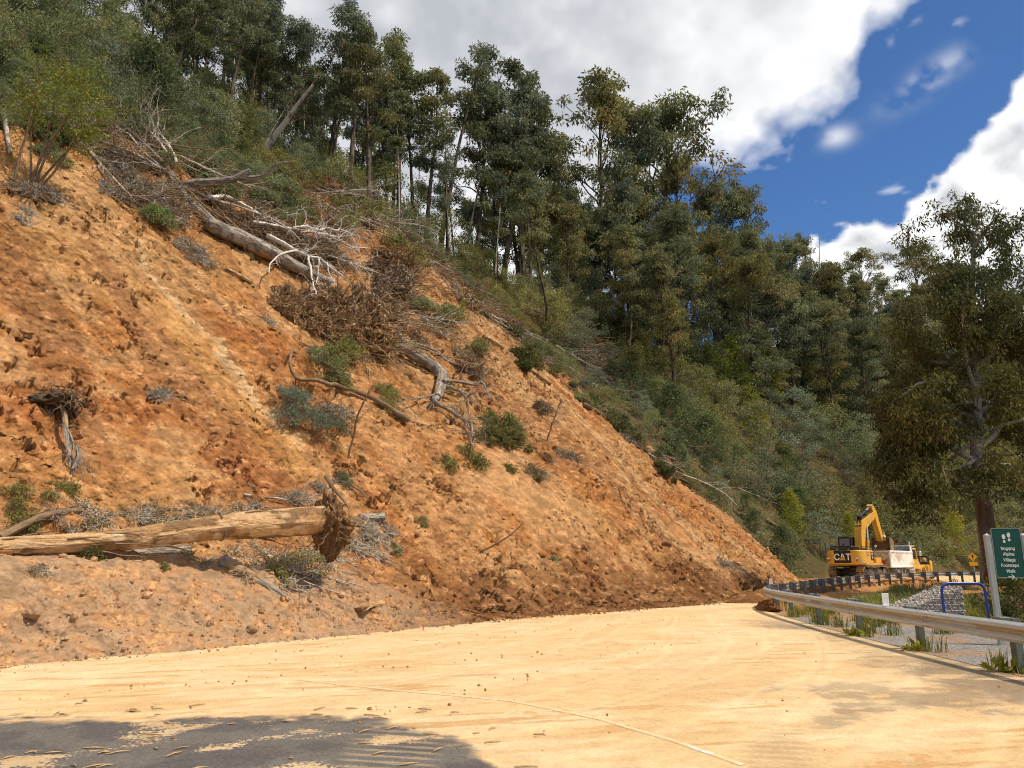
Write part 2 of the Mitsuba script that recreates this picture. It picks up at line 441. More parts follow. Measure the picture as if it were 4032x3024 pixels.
# the hill and the valley floor: one sheet, fine near the camera, that runs out to the horizon
gx = np.unique(np.r_[np.linspace(-3500, -160, 24), np.arange(-160, -60, 4), np.arange(-60, 110, 1.5), np.arange(110, 240, 4), np.linspace(240, 3500, 24)])
gy = np.unique(np.r_[np.linspace(-3500, -80, 20), np.arange(-80, 10, 4), np.arange(10, 150, 1.5), np.arange(150, 300, 4), np.linspace(300, 3500, 24)])
GX, GY = np.meshgrid(gx, gy)
GZ = land(GX, GY)
_t, _s = ts(GX, GY)
GZ = np.where(_s > 0, GZ + 0.5 * (meshkit.fbm(np.stack([GX * .3, GY * .3, 0 * GX], -1), 3, 2) - .5) * ss(1, 4, _s), GZ)
GZ = GZ - 0.9 * ss(0.6, 3.0, slip_inside(_t, _s)) * ss(-1, 0.5, _s)
_off, _q = rail_off(GX, GY)
GZ = np.where((_s < 2.5) & (_off > -3), GZ - 0.06 - 0.25 * (_s < 0.5), GZ)
v, f = sheet(GX, GY, GZ)
scene['hillside'] = mikit.ply((v, f), 'forest_floor', smooth=True)
tag('hillside', kind='structure')

# the road: a strip that follows the rail
rq = np.unique(np.r_[np.arange(0, 60, 1.0), np.arange(60, 110, 0.35), np.arange(110, 210, 0.8)])
rd = np.unique(np.r_[0.02, np.arange(0.3, 22, 0.35), np.arange(22, 90, 2.5)])
pc, tc = _rsp(rq), _rsp(rq, 1)
tc = tc / np.linalg.norm(tc, axis=1, keepdims=True)
nc = np.stack([-tc[:, 1], tc[:, 0]], 1)
RX = pc[:, None, 0] + nc[:, None, 0] * rd[None]
RY = pc[:, None, 1] + nc[:, None, 1] * rd[None]
RZ = road_z(RX, RY) + 0.004 + 0.03 * (meshkit.fbm(np.stack([RX * .35, RY * .35, 0 * RX], -1), 3, 31) - .5) * ss(.3, 2.5, np.broadcast_to(rd, RX.shape))
_t, _s = ts(RX, RY)
RZ = RZ - 0.6 * ss(0.5, 2.0, _s)
v, f = sheet(RX, RY, RZ)
scene['road'] = mikit.ply((v, f), 'dusty_road', smooth=True)
tag('road', kind='structure')

# the gravelled verge inside the bend, a step lower than the seal
vd = -np.r_[-0.02, 0.05, np.arange(0.3, 9.3, 0.3), np.arange(9.5, 18, 1.0)]
VX = pc[:, None, 0] + nc[:, None, 0] * vd[None]
VY = pc[:, None, 1] + nc[:, None, 1] * vd[None]
keep = rq < 126
VX, VY = VX[keep], VY[keep]
VZ = land(VX, VY) + 0.012 - 0.035 * ss(-0.02, 0.25, -vd[None]) + 0.05 * (meshkit.fbm(np.stack([VX * .8, VY * .8, 0 * VX], -1), 3, 33) - .5) * ss(.2, 1, -vd[None]) + 0.16 * (meshkit.fbm(np.stack([VX * .9, VY * .9, 0 * VX], -1), 3, 37) - .45) * ss(33, 37, VY) * ss(0.3, 1.0, -vd[None]) + (0.22 * np.exp(-((-vd[None] - .6) / .5) ** 2)) * ss(34.5, 38, VY) * (1 - ss(56, 64, VY)) * (.55 + .9 * meshkit.fbm(np.stack([VX * .8, VY * .8, 0 * VX], -1), 3, 39))
v, f = sheet(VX, VY, VZ, True)
scene['verge'] = mikit.ply((v, f), 'gravel', smooth=True)
tag('verge', kind='structure')


# soil that spilled across the road and lies banked against the far run of the rail
bd = np.arange(-.35, 3.4, .11)
bq = np.arange(90, 142, .14)
pb, tb_ = _rsp(bq), _rsp(bq, 1)
tb_ = tb_ / np.linalg.norm(tb_, axis=1, keepdims=True)
BX = pb[:, None, 0] - tb_[:, None, 1] * bd[None]
BY = pb[:, None, 1] + tb_[:, None, 0] * bd[None]
_n = meshkit.fbm(np.stack([BX * .7, BY * .7, 0 * BX], -1), 4, 43)
_f = meshkit.fbm(np.stack([BX * 3.1, BY * 3.1, 0 * BX], -1), 3, 44)
BZ = road_z(BX, BY) - .05 + (.62 * np.exp(-((bd[None] - .95) / .95) ** 2) * (.5 + 1.0 * _n) + .10 * (_f - .5)) * ss(33.5, 37, BY) * (1 - ss(57, 62, BY)) - .25 * (1 - ss(-.35, .1, bd[None])) - .3 * ss(2.4, 3.3, bd[None]) - .3 * (1 - ss(33, 35, BY)) - .3 * ss(60, 63, BY)
v, f = sheet(BX, BY, BZ)
scene['dirt_bank'] = mikit.ply((v, f), 'earth', smooth=True)
tag('dirt_bank', kind='structure')


def verge_z(x, y):
    return float(land(np.array([x]), np.array([y]))[0]) - 0.03


# the slip itself: a fine sheet over the hill, roughened at the size of clods and slumps
tq = np.unique(np.r_[np.arange(-17, 12, .058), np.arange(12, 30, .085), np.arange(30, 63, .15)])
sq = np.unique(np.r_[np.arange(-3.4, 12, .062), np.arange(12, 24, .095), np.arange(24, 41.5, .15)])
TQ, SQ = np.meshgrid(tq, sq, indexing='ij')
P2 = xy(TQ, SQ)
SX, SY = P2[..., 0], P2[..., 1]
SZ = slip(SX, SY)
P3 = np.stack([SX, SY, SZ], -1)
nz = np.array([-.55, .45, .70])
nz = np.array([0.55, -0.45, 0.70])


def billow(p, k, seed):
    return np.abs(2 * meshkit.noise(p * k, seed) - 1)


w1 = meshkit.fbm(P3 * 0.55, 3, 51)
w2 = meshkit.fbm(P3 * 2.3, 3, 52)
w3 = ss(.34, .60, meshkit.fbm(P3 * .8 + 5, 3, 56))                                   # where it broke into clods
sheet_ = ss(.50, .62, meshkit.fbm(np.stack([TQ * .5 + .1 * SQ, SQ * .13, 0 * TQ], -1), 3, 66))   # where it slid away smooth
big_clods = (1 - billow(P3, 2.0, 53)) ** 2 - .3
mid_clods = (1 - billow(P3, 4.4, 65)) ** 1.6 - .4
fine_clods = (1 - billow(P3, 8.5, 67)) ** 1.3 - .45
rough = 0.26 * (w2 - .5) + .13 * w3 * big_clods + (.03 + .09 * w3) * mid_clods + (.045 + .045 * w3) * fine_clods + 0.055 * (meshkit.noise(P3 * 13.0, 55) - .5)
rough = .78 * rough * (1 - .65 * sheet_) * (1 - .35 * (ss(1.4, .4, SQ) * ss(10, 6, TQ)))
# little slump steps that face downhill
ph = (SQ * 0.95 + 2.6 * w1 + 0.7 * w2) % 1.0
step = (np.where(ph < .82, ph / .82, (1 - ph) / .18) - .5) * 0.26 * ss(.44, .60, meshkit.fbm(P3 * .35 + 9, 3, 57))
# open cracks
cr = np.abs(meshkit.fbm(P3 * 1.15 + 3, 3, 58) - .5)
crack = -0.42 * np.exp(-(cr / 0.014) ** 2) * ss(.47, .58, meshkit.fbm(P3 * .4 + 40, 3, 59)) * (1 - .9 * ss(2.2, .9, SQ) * ss(11, 7, TQ))
smoothz = np.exp(-((TQ - 20.5) / 3.4) ** 2 - ((SQ - 3.2) / 2.4) ** 2) * .75
chz = np.exp(-((TQ - CHUTE(SQ)) / 0.55) ** 2) * ss(5, 6.5, SQ) * (1 - ss(10, 12, SQ)) * .7
furrow = 0.20 * (meshkit.fbm(np.stack([TQ * 1.7 + .3 * SQ, SQ * .2, 0 * TQ], -1), 4, 60) - .5) * (.55 + .45 * ss(22, 32, TQ))
disp = (rough + step + crack + furrow * 2) * (1 - np.maximum(smoothz, chz)) * ss(-3.0, -1.2, SQ)
heap = ss(-2.6, -1.2, SQ) * (1 - ss(.8, 2.2, SQ))
disp = disp + heap * (0.05 * (1 - billow(P3, 1.9, 63)) + 0.045 * (1 - billow(P3, 5.0, 64)) - .05)
P3 = P3 + nz * disp[..., None]
v, f = sheet(P3[..., 0], P3[..., 1], P3[..., 2], False)
ins = slip_inside(TQ, SQ).ravel()
ok = (ins > -3.2)
fk = ok[f].all(1)
v_used = np.unique(f[fk])
re = np.full(len(v), -1); re[v_used] = np.arange(len(v_used))
scene['landslide_slope'] = mikit.ply((v[v_used], re[f[fk]]), 'earth', smooth=True)
tag('landslide_slope', kind='structure')
SLIP_TREE = cKDTree(v[v_used][:, :2])
SLIP_V = v[v_used]


def top_z(x, y):
    """Height of the roughened surface."""
    x, y = np.atleast_1d(np.asarray(x, float)), np.atleast_1d(np.asarray(y, float))
    z = ground_z(x, y)
    dd, i = SLIP_TREE.query(np.stack([x, y], 1))
    t, s = ts(x, y)
    on = (dd < .25) & (slip_inside(t, s) > -.5)
    return np.where(on, np.maximum(SLIP_V[i, 2], land(x, y)), z)


# a raster of that height, so that things can be set down quickly
RASTER = (np.arange(-46, 70, .22), np.arange(4, 112, .22))
_RX, _RY = np.meshgrid(*RASTER, indexing='ij')
from scipy.interpolate import RegularGridInterpolator
_RZ = RegularGridInterpolator(RASTER, top_z(_RX.ravel(), _RY.ravel()).reshape(_RX.shape), bounds_error=False, fill_value=None)


def top_fast(x, y):
    x, y = np.atleast_1d(np.asarray(x, float)), np.atleast_1d(np.asarray(y, float))
    ok = (x > -46) & (x < 69.5) & (y > 4) & (y < 111.5)
    z = _RZ(np.stack([np.clip(x, -46, 69.5), np.clip(y, 4, 111.5)], 1))
    if (~ok).any():
        z[~ok] = land(x[~ok], y[~ok])
    return z

# ------------------------------------------------------------------ wood and leaves
def bark_color(p, n, uv):
    a = fbm(p.x * 5, p.y * 5, p.z * .9, 3)
    b = noise(p.x * 22, p.y * 22, p.z * 3)
    c = mix(C(.060, .048, .036), C(.17, .135, .10), smoothstep(.35, .7, a))
    return c * (.6 + .7 * b)


def pale_bark_color(p, n, uv):
    a = fbm(p.x * 4, p.y * 4, p.z * 1.1, 3)
    c = mix(C(.47, .43, .37), C(.22, .18, .14), smoothstep(.5, .68, a))
    return c * (.75 + .4 * noise(p.x * 20, p.y * 20, p.z * 9))


def grey_wood_color(p, n, uv):
    a = fbm(uv.x * 3 + p.x, uv.y * 14, p.z, 3)
    c = mix(C(.36, .33, .29), C(.19, .165, .14), smoothstep(.42, .62, a))
    c = mix(c, C(.42, .27, .14), smoothstep(.60, .72, fbm(p.x * 1.3, p.y * 1.3, p.z * 1.3, 2)) * .8)
    return c * (.7 + .5 * noise(uv.x * 22, uv.y * 60, p.z * 8))


def log_color(p, n, uv):
    a = fbm(uv.x * 1.2, uv.y * 9, 2., 3)
    b = fbm(p.x * 2.3, p.y * 2.3, p.z * 2.3, 3)
    c = mix(C(.50, .34, .185), C(.36, .215, .105), smoothstep(.4, .6, a))
    c = mix(c, C(.185, .115, .065), smoothstep(.53, .64, b + (a - .5) * .5 + .05 * smoothstep(4., 8., uv.x)) * .85)
    c = mix(c, C(.56, .43, .28), smoothstep(.58, .68, fbm(uv.x * 2.2, uv.y * 5, 7., 3)) * .7)
    return c * (.72 + .45 * noise(uv.x * 24, uv.y * 70))


def stick_color(p, n, uv):
    c = mix(C(.30, .22, .14), C(.14, .095, .06), noise(p.x * 1.7, p.y * 1.7, p.z * 1.7))
    return c * (.75 + .5 * noise(p.x * 14, p.y * 14, p.z * 14))


def wood_bump(p, n, uv):
    return .05 * fbm(uv.x * 2.5, uv.y * 26, 3., 3) + .02 * noise(uv.x * 9, uv.y * 60)


matte('dark_bark', proc(bark_color), lambda p, n, uv: .06 * fbm(p.x * 7, p.y * 7, p.z * 1.2, 2), 1.0, eps=.01)
matte('pale_bark', proc(pale_bark_color))
matte('grey_wood', proc(grey_wood_color), wood_bump, 1.0, eps=.006)
matte('log_wood', proc(log_color), wood_bump, 1.0, eps=.006)
matte('stick_wood', proc(stick_color))
matte('dead_wood', {'type': 'rgb', 'value': [.40, .385, .36]})
matte('white_twig', {'type': 'rgb', 'value': [.60, .57, .53]})
matte('root_mat', proc(lambda p, n, uv: mix(C(.115, .085, .06), C(.05, .038, .028), fbm(p.x * 7, p.y * 7, p.z * 7, 2)) * (.6 + .7 * noise(p.x * 21, p.y * 21, p.z * 21))))
matte('root_earth', proc(lambda p, n, uv: mix(C(.23, .125, .06), C(.10, .06, .035), fbm(p.x * 5, p.y * 5, p.z * 5, 2)) * (.6 + .7 * noise(p.x * 17, p.y * 17, p.z * 17))))


def leaf(name, dark, light, tip=None, trans=.55, var=.42, gloss=.42):
    def col(p, n, uv):
        c = mix(C(*dark), C(*light), uv.x)
        if tip:
            c = mix(c, C(*tip), smoothstep(.62, .9, uv.y) * .8)
        h = noise(p.x * .19 + 5, p.y * .19, p.z * .13)
        k = noise(p.x * .11 + 40, p.y * .11, p.z * .11)
        return c * (1 - var + 2 * var * h) * mix(C(1.12, 1.03, .80), C(.90, .99, 1.12), smoothstep(.25, .75, k))
    scene[name] = {'type': 'principledthin', 'base_color': proc(col), 'roughness': gloss, 'diff_trans': trans, 'spec_trans': 0.0, 'eta': 1.35}
    return name


leaf('gum_leaf', (.082, .104, .056), (.245, .280, .175), (.28, .27, .15))
leaf('warm_gum_leaf', (.090, .104, .048), (.262, .272, .140), (.31, .265, .125))
leaf('olive_leaf', (.115, .135, .056), (.300, .320, .145), (.33, .31, .16))
leaf('blue_leaf', (.115, .140, .088), (.300, .335, .215), (.34, .34, .23))
leaf('bright_leaf', (.125, .160, .026), (.305, .330, .062), (.40, .33, .06))
leaf('deep_leaf', (.058, .080, .034), (.170, .200, .088), (.22, .21, .095))
leaf('big_gum_shaded_leaf', (.070, .082, .032), (.190, .200, .085), (.24, .20, .08))  # own yellowish green hue, toned darker so the crown's shade sits in the colour
leaf('dead_leaf', (.130, .080, .046), (.300, .200, .125), (.48, .38, .26), trans=.3)
leaf('dry_leaf', (.190, .155, .110), (.420, .370, .290), (.56, .50, .40), trans=.3)
leaf('grass_blade', (.105, .150, .030), (.260, .300, .080), (.42, .35, .17), trans=.6)
leaf('russet_leaf', (0.150, 0.106, 0.056), (0.310, 0.223, 0.112), (0.373, 0.199, 0.099))


def frame(d):
    d = d / (np.linalg.norm(d, axis=-1, keepdims=True) + 1e-12)
    a = np.cross(d, np.where(np.abs(d[..., 2:]) < .9, [0, 0, 1.], [1., 0, 0]))
    a /= np.linalg.norm(a, axis=-1, keepdims=True) + 1e-12
    return d, a, np.cross(d, a)


def tube(pts, rad, sides=7, rng=None, rough=0., cap=True):
    """A tapering limb along a polyline: (v, f, uv) with uv = metres along, turn."""
    p, r = np.asarray(pts, float), np.broadcast_to(np.asarray(rad, float), (len(pts),))
    tn = np.gradient(p, axis=0)
    tn /= np.linalg.norm(tn, axis=1, keepdims=True) + 1e-12
    a = np.zeros_like(p)
    a[0] = frame(tn[0])[1]
    for i in range(1, len(p)):
        q = a[i - 1] - tn[i] * (a[i - 1] @ tn[i])
        a[i] = q / (np.linalg.norm(q) + 1e-12)
    b = np.cross(tn, a)
    ang = np.arange(sides + 1) * 2 * np.pi / sides
    rr = np.repeat(r[:, None], sides + 1, 1)
    if rough and rng is not None:
        ph = rng.uniform(0, 50)
        q = np.stack(np.broadcast_arrays(np.cos(ang)[None] * 1.6 + ph, np.sin(ang)[None] * 1.6, np.r_[0, np.cumsum(np.linalg.norm(np.diff(p, axis=0), axis=1))][:, None] * 1.1), -1)
        rr = rr * (1 + rough * 2 * (meshkit.fbm(q, 3, 4) - .5))
    v = p[:, None] + rr[..., None] * (np.cos(ang)[None, :, None] * a[:, None] + np.sin(ang)[None, :, None] * b[:, None])
    L = np.r_[0, np.cumsum(np.linalg.norm(np.diff(p, axis=0), axis=1))]
    uv = np.stack(np.broadcast_arrays(L[:, None], np.linspace(0, 1, sides + 1)[None]), -1)
    f = grid_faces(len(p), sides + 1)
    f = np.vstack([f[:, [0, 1, 2]], f[:, [0, 2, 3]]])
    v, uv = v.reshape(-1, 3), uv.reshape(-1, 2)
    if cap:
        for end, k in ((0, 0), (len(p) - 1, (len(p) - 1) * (sides + 1))):
            c = len(v)
            v = np.vstack([v, p[end] + tn[end] * (.15 * r[end] if end else -.15 * r[end])])
            uv = np.vstack([uv, [[L[end], .5]]])
            i = np.arange(sides)
            tri = np.stack([k + i, k + i + 1, 0 * i + c], 1)
            f = np.vstack([f, tri if end else tri[:, ::-1]])
    return v, f, uv


def join3(parts):
    vs, fs, us, n = [], [], [], 0
    for v, f, u in parts:
        vs.append(v); fs.append(f + n); us.append(u); n += len(v)
    return np.vstack(vs), np.vstack(fs), np.vstack(us)


def wood(parts, bsdf, smooth=True):
    v, f, u = join3(parts)
    return mikit.ply((v, f), bsdf, smooth=smooth, uv=u)


def curve(p0, d, L, n, rng, wander=.25, lift=0., floor=None):
    """A polyline of n steps that starts along d, wanders, and bends up (lift > 0) or down."""
    p, d = [np.asarray(p0, float)], np.asarray(d, float) / np.linalg.norm(d)
    for _ in range(n):
        d = d + rng.normal(0, wander / n ** .5, 3) + np.array([0, 0, lift / n])
        d /= np.linalg.norm(d)
        q = p[-1] + d * L / n
        if floor is not None:
            q[2] = max(q[2], floor(q[0], q[1]))
        p.append(q)
    return np.array(p)


def leaves(rng, centres, radii, n, size, droop=.5, flat=.6, aspect=.34, shell=.45, curl=True):
    """Leaf-sized kites in ellipsoidal tufts round the centres: (v, f, uv)."""
    centres, m = np.asarray(centres, float), len(centres)
    radii = np.broadcast_to(np.asarray(radii, float), (m,))
    n = np.broadcast_to(np.asarray(n, int), (m,))
    k = np.repeat(np.arange(m), n)
    N = len(k)
    d = rng.normal(size=(N, 3)); d /= np.linalg.norm(d, axis=1, keepdims=True)
    r = rng.uniform(0, 1, N) ** shell
    off = d * r[:, None] * radii[k][:, None]
    off[:, 2] *= flat
    # tufts fall away at the rim
    off[:, 2] -= .25 * radii[k] * (np.hypot(off[:, 0], off[:, 1]) / radii[k]) ** 2
    c = centres[k] + off
    ax = d * (1 - droop) + rng.normal(size=(N, 3)) * .55 + np.array([0, 0, -1.3]) * droop
    ax, s1, s2 = frame(ax)
    th = rng.uniform(0, np.pi, N)[:, None]
    side = s1 * np.cos(th) + s2 * np.sin(th)
    L = size * rng.uniform(.65, 1.35, N)[:, None]
    w = L * aspect * rng.uniform(.8, 1.25, (N, 1))
    a, b = c, c + ax * L
    mid = c + ax * L * .45
    v = np.stack([a, mid + side * w * .5, b, mid - side * w * .5], 1).reshape(-1, 3)
    i = np.arange(N)[:, None] * 4
    f = np.vstack([i + [0, 1, 2], i + [0, 2, 3]])
    tone = np.clip(rng.normal(.5, .24, N), 0, 1)
    uv = np.repeat(np.stack([tone, rng.uniform(0, 1, m)[k] * .75 + .25 * rng.uniform(0, 1, N)], 1), 4, 0)
    return v, f, uv


def foliage(parts, bsdf):
    v, f, u = join3(parts)
    return mikit.ply((v, f), bsdf, smooth=False, uv=u)


def gum(seed, H=24., bare=.45, spread=3.2, limbs=17, lean=0., fork=0, r0=.32, tuft=1.15, per=112, leaf_size=.36, thin=1.0, dead_top=False, wander=.10, topflat=1.0):
    """A eucalypt: trunk with limbs, and a crown of tufts that hang at the limbs' ends."""
    rng = np.random.default_rng(seed)
    n = 13
    tr = curve([0, 0, -1.0], [lean, .02, 1], H * .95 + 1, n, rng, wander, .25)
    rad = r0 * (1 - .86 * (np.arange(n + 1) / n) ** .9)
    rad[0] *= 1.45; rad[1] *= 1.08
    parts, tufts, rr = [tube(tr, rad, 8)], [], []
    L = np.linspace(0, 1, n + 1)
    az = rng.uniform(0, 6.28)
    for i in range(limbs):
        u = bare + (1 - bare) * ((i + rng.uniform(.0, .9)) / limbs) ** .92
        u = min(u, .97)
        base = np.array([np.interp(u, L, tr[:, k]) for k in range(3)])
        br = np.interp(u, L, rad)
        az += 2.4 + rng.normal(0, .5)
        q = (u - bare) / (1 - bare)
        reach = spread * (0.62 + .9 * q * (1 - q) * 2.0) * rng.uniform(.7, 1.25) * (1 - .45 * q ** 3)
        el = rng.uniform(.5, 1.0) * (.7 + .9 * q)
        d = np.array([math.cos(az) * math.cos(el), math.sin(az) * math.cos(el), math.sin(el)])
        lim = curve(base, d, reach * 1.25, 5, rng, .45, .35)
        parts.append(tube(lim, np.linspace(min(br * .55, .12), .025, 6), 5, cap=False))
        ends = [lim[-1]] + ([lim[3]] if rng.random() < .6 else [])
        for _ in range(rng.integers(1, 4)):
            k = rng.integers(2, 5)
            d2 = lim[k] - lim[k - 1]
            d2 = d2 / np.linalg.norm(d2) + rng.normal(0, .6, 3) + [0, 0, .25]
            tw = curve(lim[k], d2, reach * rng.uniform(.35, .65), 3, rng, .4, .2)
            parts.append(tube(tw, np.linspace(.04, .015, 4), 4, cap=False))
            ends.append(tw[-1])
        if rng.random() < thin:
            for e in ends:
                tufts.append(e + rng.normal(0, .18, 3)); rr.append(tuft * rng.uniform(.6, 1.2) * (1.1 - .25 * q))
    if not dead_top:
        for _ in range(3):
            tufts.append(tr[-1] + rng.normal(0, .45, 3) * [1, 1, .6]); rr.append(tuft * rng.uniform(.6, .9))
    rr = np.array(rr)
    cnt = (per * (rr / tuft) ** 2).astype(int) + 10
    crown = leaves(rng, tufts, rr * .86, cnt, leaf_size * 1.08, droop=.55, flat=.56 * topflat, shell=.42)
    return parts, crown, tr


def shrub(seed, H=4., W=2.2, n=2600, leaf_size=.2, tufts=60, stems=5, flat=.8, droop=.2, cone=False, aspect=.4, tr=.75, sparse=0.):
    """A many-stemmed shrub: leafy tufts through a domed (or conical) crown."""
    rng = np.random.default_rng(seed)
    parts, cs, rs = [], [], []
    for _ in range(stems):
        a = rng.uniform(0, 6.28)
        d = np.array([math.cos(a) * .35, math.sin(a) * .35, 1])
        st = curve([rng.normal(0, .12), rng.normal(0, .12), -.3], d, H * rng.uniform(.6, .9), 5, rng, .3, .1)
        parts.append(tube(st, np.linspace(.05, .012, 6) * (H / 4) ** .5, 5, cap=False))
    while len(cs) < tufts:
        u = rng.uniform(.12, 1)
        prof = (1 - u) ** .75 if cone else math.sin(math.pi * min(1, .18 + .80 * u)) ** .75 * (1 - .10 * u)
        a, q = rng.uniform(0, 6.28), rng.uniform(0, 1) ** .45
        wob = 1 + .35 * math.sin(3 * a + seed) * (1 - u)
        cs.append([math.cos(a) * q * W * prof * wob, math.sin(a) * q * W * prof * wob, u * H * rng.uniform(.9, 1.03)])
        rs.append(W * rng.uniform(.20, .34) * (.75 if cone else 1))
    rs = np.array(rs) * tr / .75
    k = (n * rs ** 2 / (rs ** 2).sum()).astype(int) + 4
    return parts, leaves(rng, cs, rs, k, leaf_size, droop=droop, flat=flat, aspect=aspect, shell=.55)


def ground(x, y):
    return float(top_fast(x, y)[0])


def stand(x, y, scale=1., rot=0., lean=0., lean_az=0., z=None, sink=.05):
    z = (ground(x, y) if z is None else z) - sink
    m = T().translate([x, y, z])
    if lean:
        m = m @ T().rotate([-math.sin(lean_az), math.cos(lean_az), 0], lean)
    return m @ T().rotate([0, 0, 1], rot) @ T().scale(scale)


# prototypes; every tree takes one, at its own size, turn and lean
GUMS = {}
def gum_kind(name, seed, bark='dark_bark', leafm='gum_leaf', **kw):
    parts, crown, tr = gum(seed, **kw)
    GUMS[name] = (wood(parts, bark), foliage([crown], leafm), kw.get('H', 24.))


gum_kind('tall_a', 11, H=24, bare=.48, spread=2.7, limbs=17, r0=.32)
gum_kind('tall_b', 12, H=24, bare=.42, spread=2.9, limbs=19, r0=.34, lean=.05)
gum_kind('tall_c', 13, H=24, bare=.56, spread=2.5, limbs=14, r0=.29, thin=.9)
gum_kind('tiered', 14, H=24, bare=.50, spread=2.2, limbs=11, r0=.27, tuft=1.35, thin=.85, wander=.16)
gum_kind('full_a', 15, H=22, bare=.30, spread=3.9, limbs=26, r0=.32, tuft=1.25, leafm='warm_gum_leaf')
gum_kind('full_b', 16, H=22, bare=.26, spread=3.5, limbs=27, r0=.30, tuft=1.2, leafm='gum_leaf')
gum_kind('wide', 17, H=20, bare=.34, spread=4.6, limbs=24, r0=.34, tuft=1.3, wander=.13, lean=.04, leafm='warm_gum_leaf')
gum_kind('thin', 18, H=22, bare=.55, spread=1.9, limbs=10, r0=.17, tuft=.95, thin=.8, bark='pale_bark')

SHRUBS = {}
def shrub_kind(name, seed, leafm, bark='stick_wood', **kw):
    parts, lf = shrub(seed, **kw)
    SHRUBS[name] = (wood(parts, bark), foliage([lf], leafm), kw.get('H', 4.))


shrub_kind('olive', 31, 'olive_leaf', H=4.2, W=2.2, n=3400, leaf_size=.17)
shrub_kind('olive_b', 32, 'olive_leaf', H=5.2, W=2.0, n=3400, leaf_size=.17, tufts=44)
shrub_kind('blue', 33, 'blue_leaf', H=5.5, W=2.4, n=3800, leaf_size=.17, flat=.5)
shrub_kind('blue_b', 37, 'blue_leaf', H=4.6, W=2.0, n=3000, leaf_size=.19, flat=.45, tufts=36)
shrub_kind('cherry', 34, 'bright_leaf', H=6.5, W=2.3, n=5200, leaf_size=.17, cone=True, droop=.35, tufts=80)
shrub_kind('deep', 35, 'deep_leaf', H=4.6, W=2.2, n=3000, leaf_size=.24)
shrub_kind('deep_b', 38, 'deep_leaf', H=6.0, W=2.1, n=3400, leaf_size=.24, tufts=40)
shrub_kind('russet', 36, 'russet_leaf', H=3.4, W=1.7, n=2000, leaf_size=.18, tufts=36)

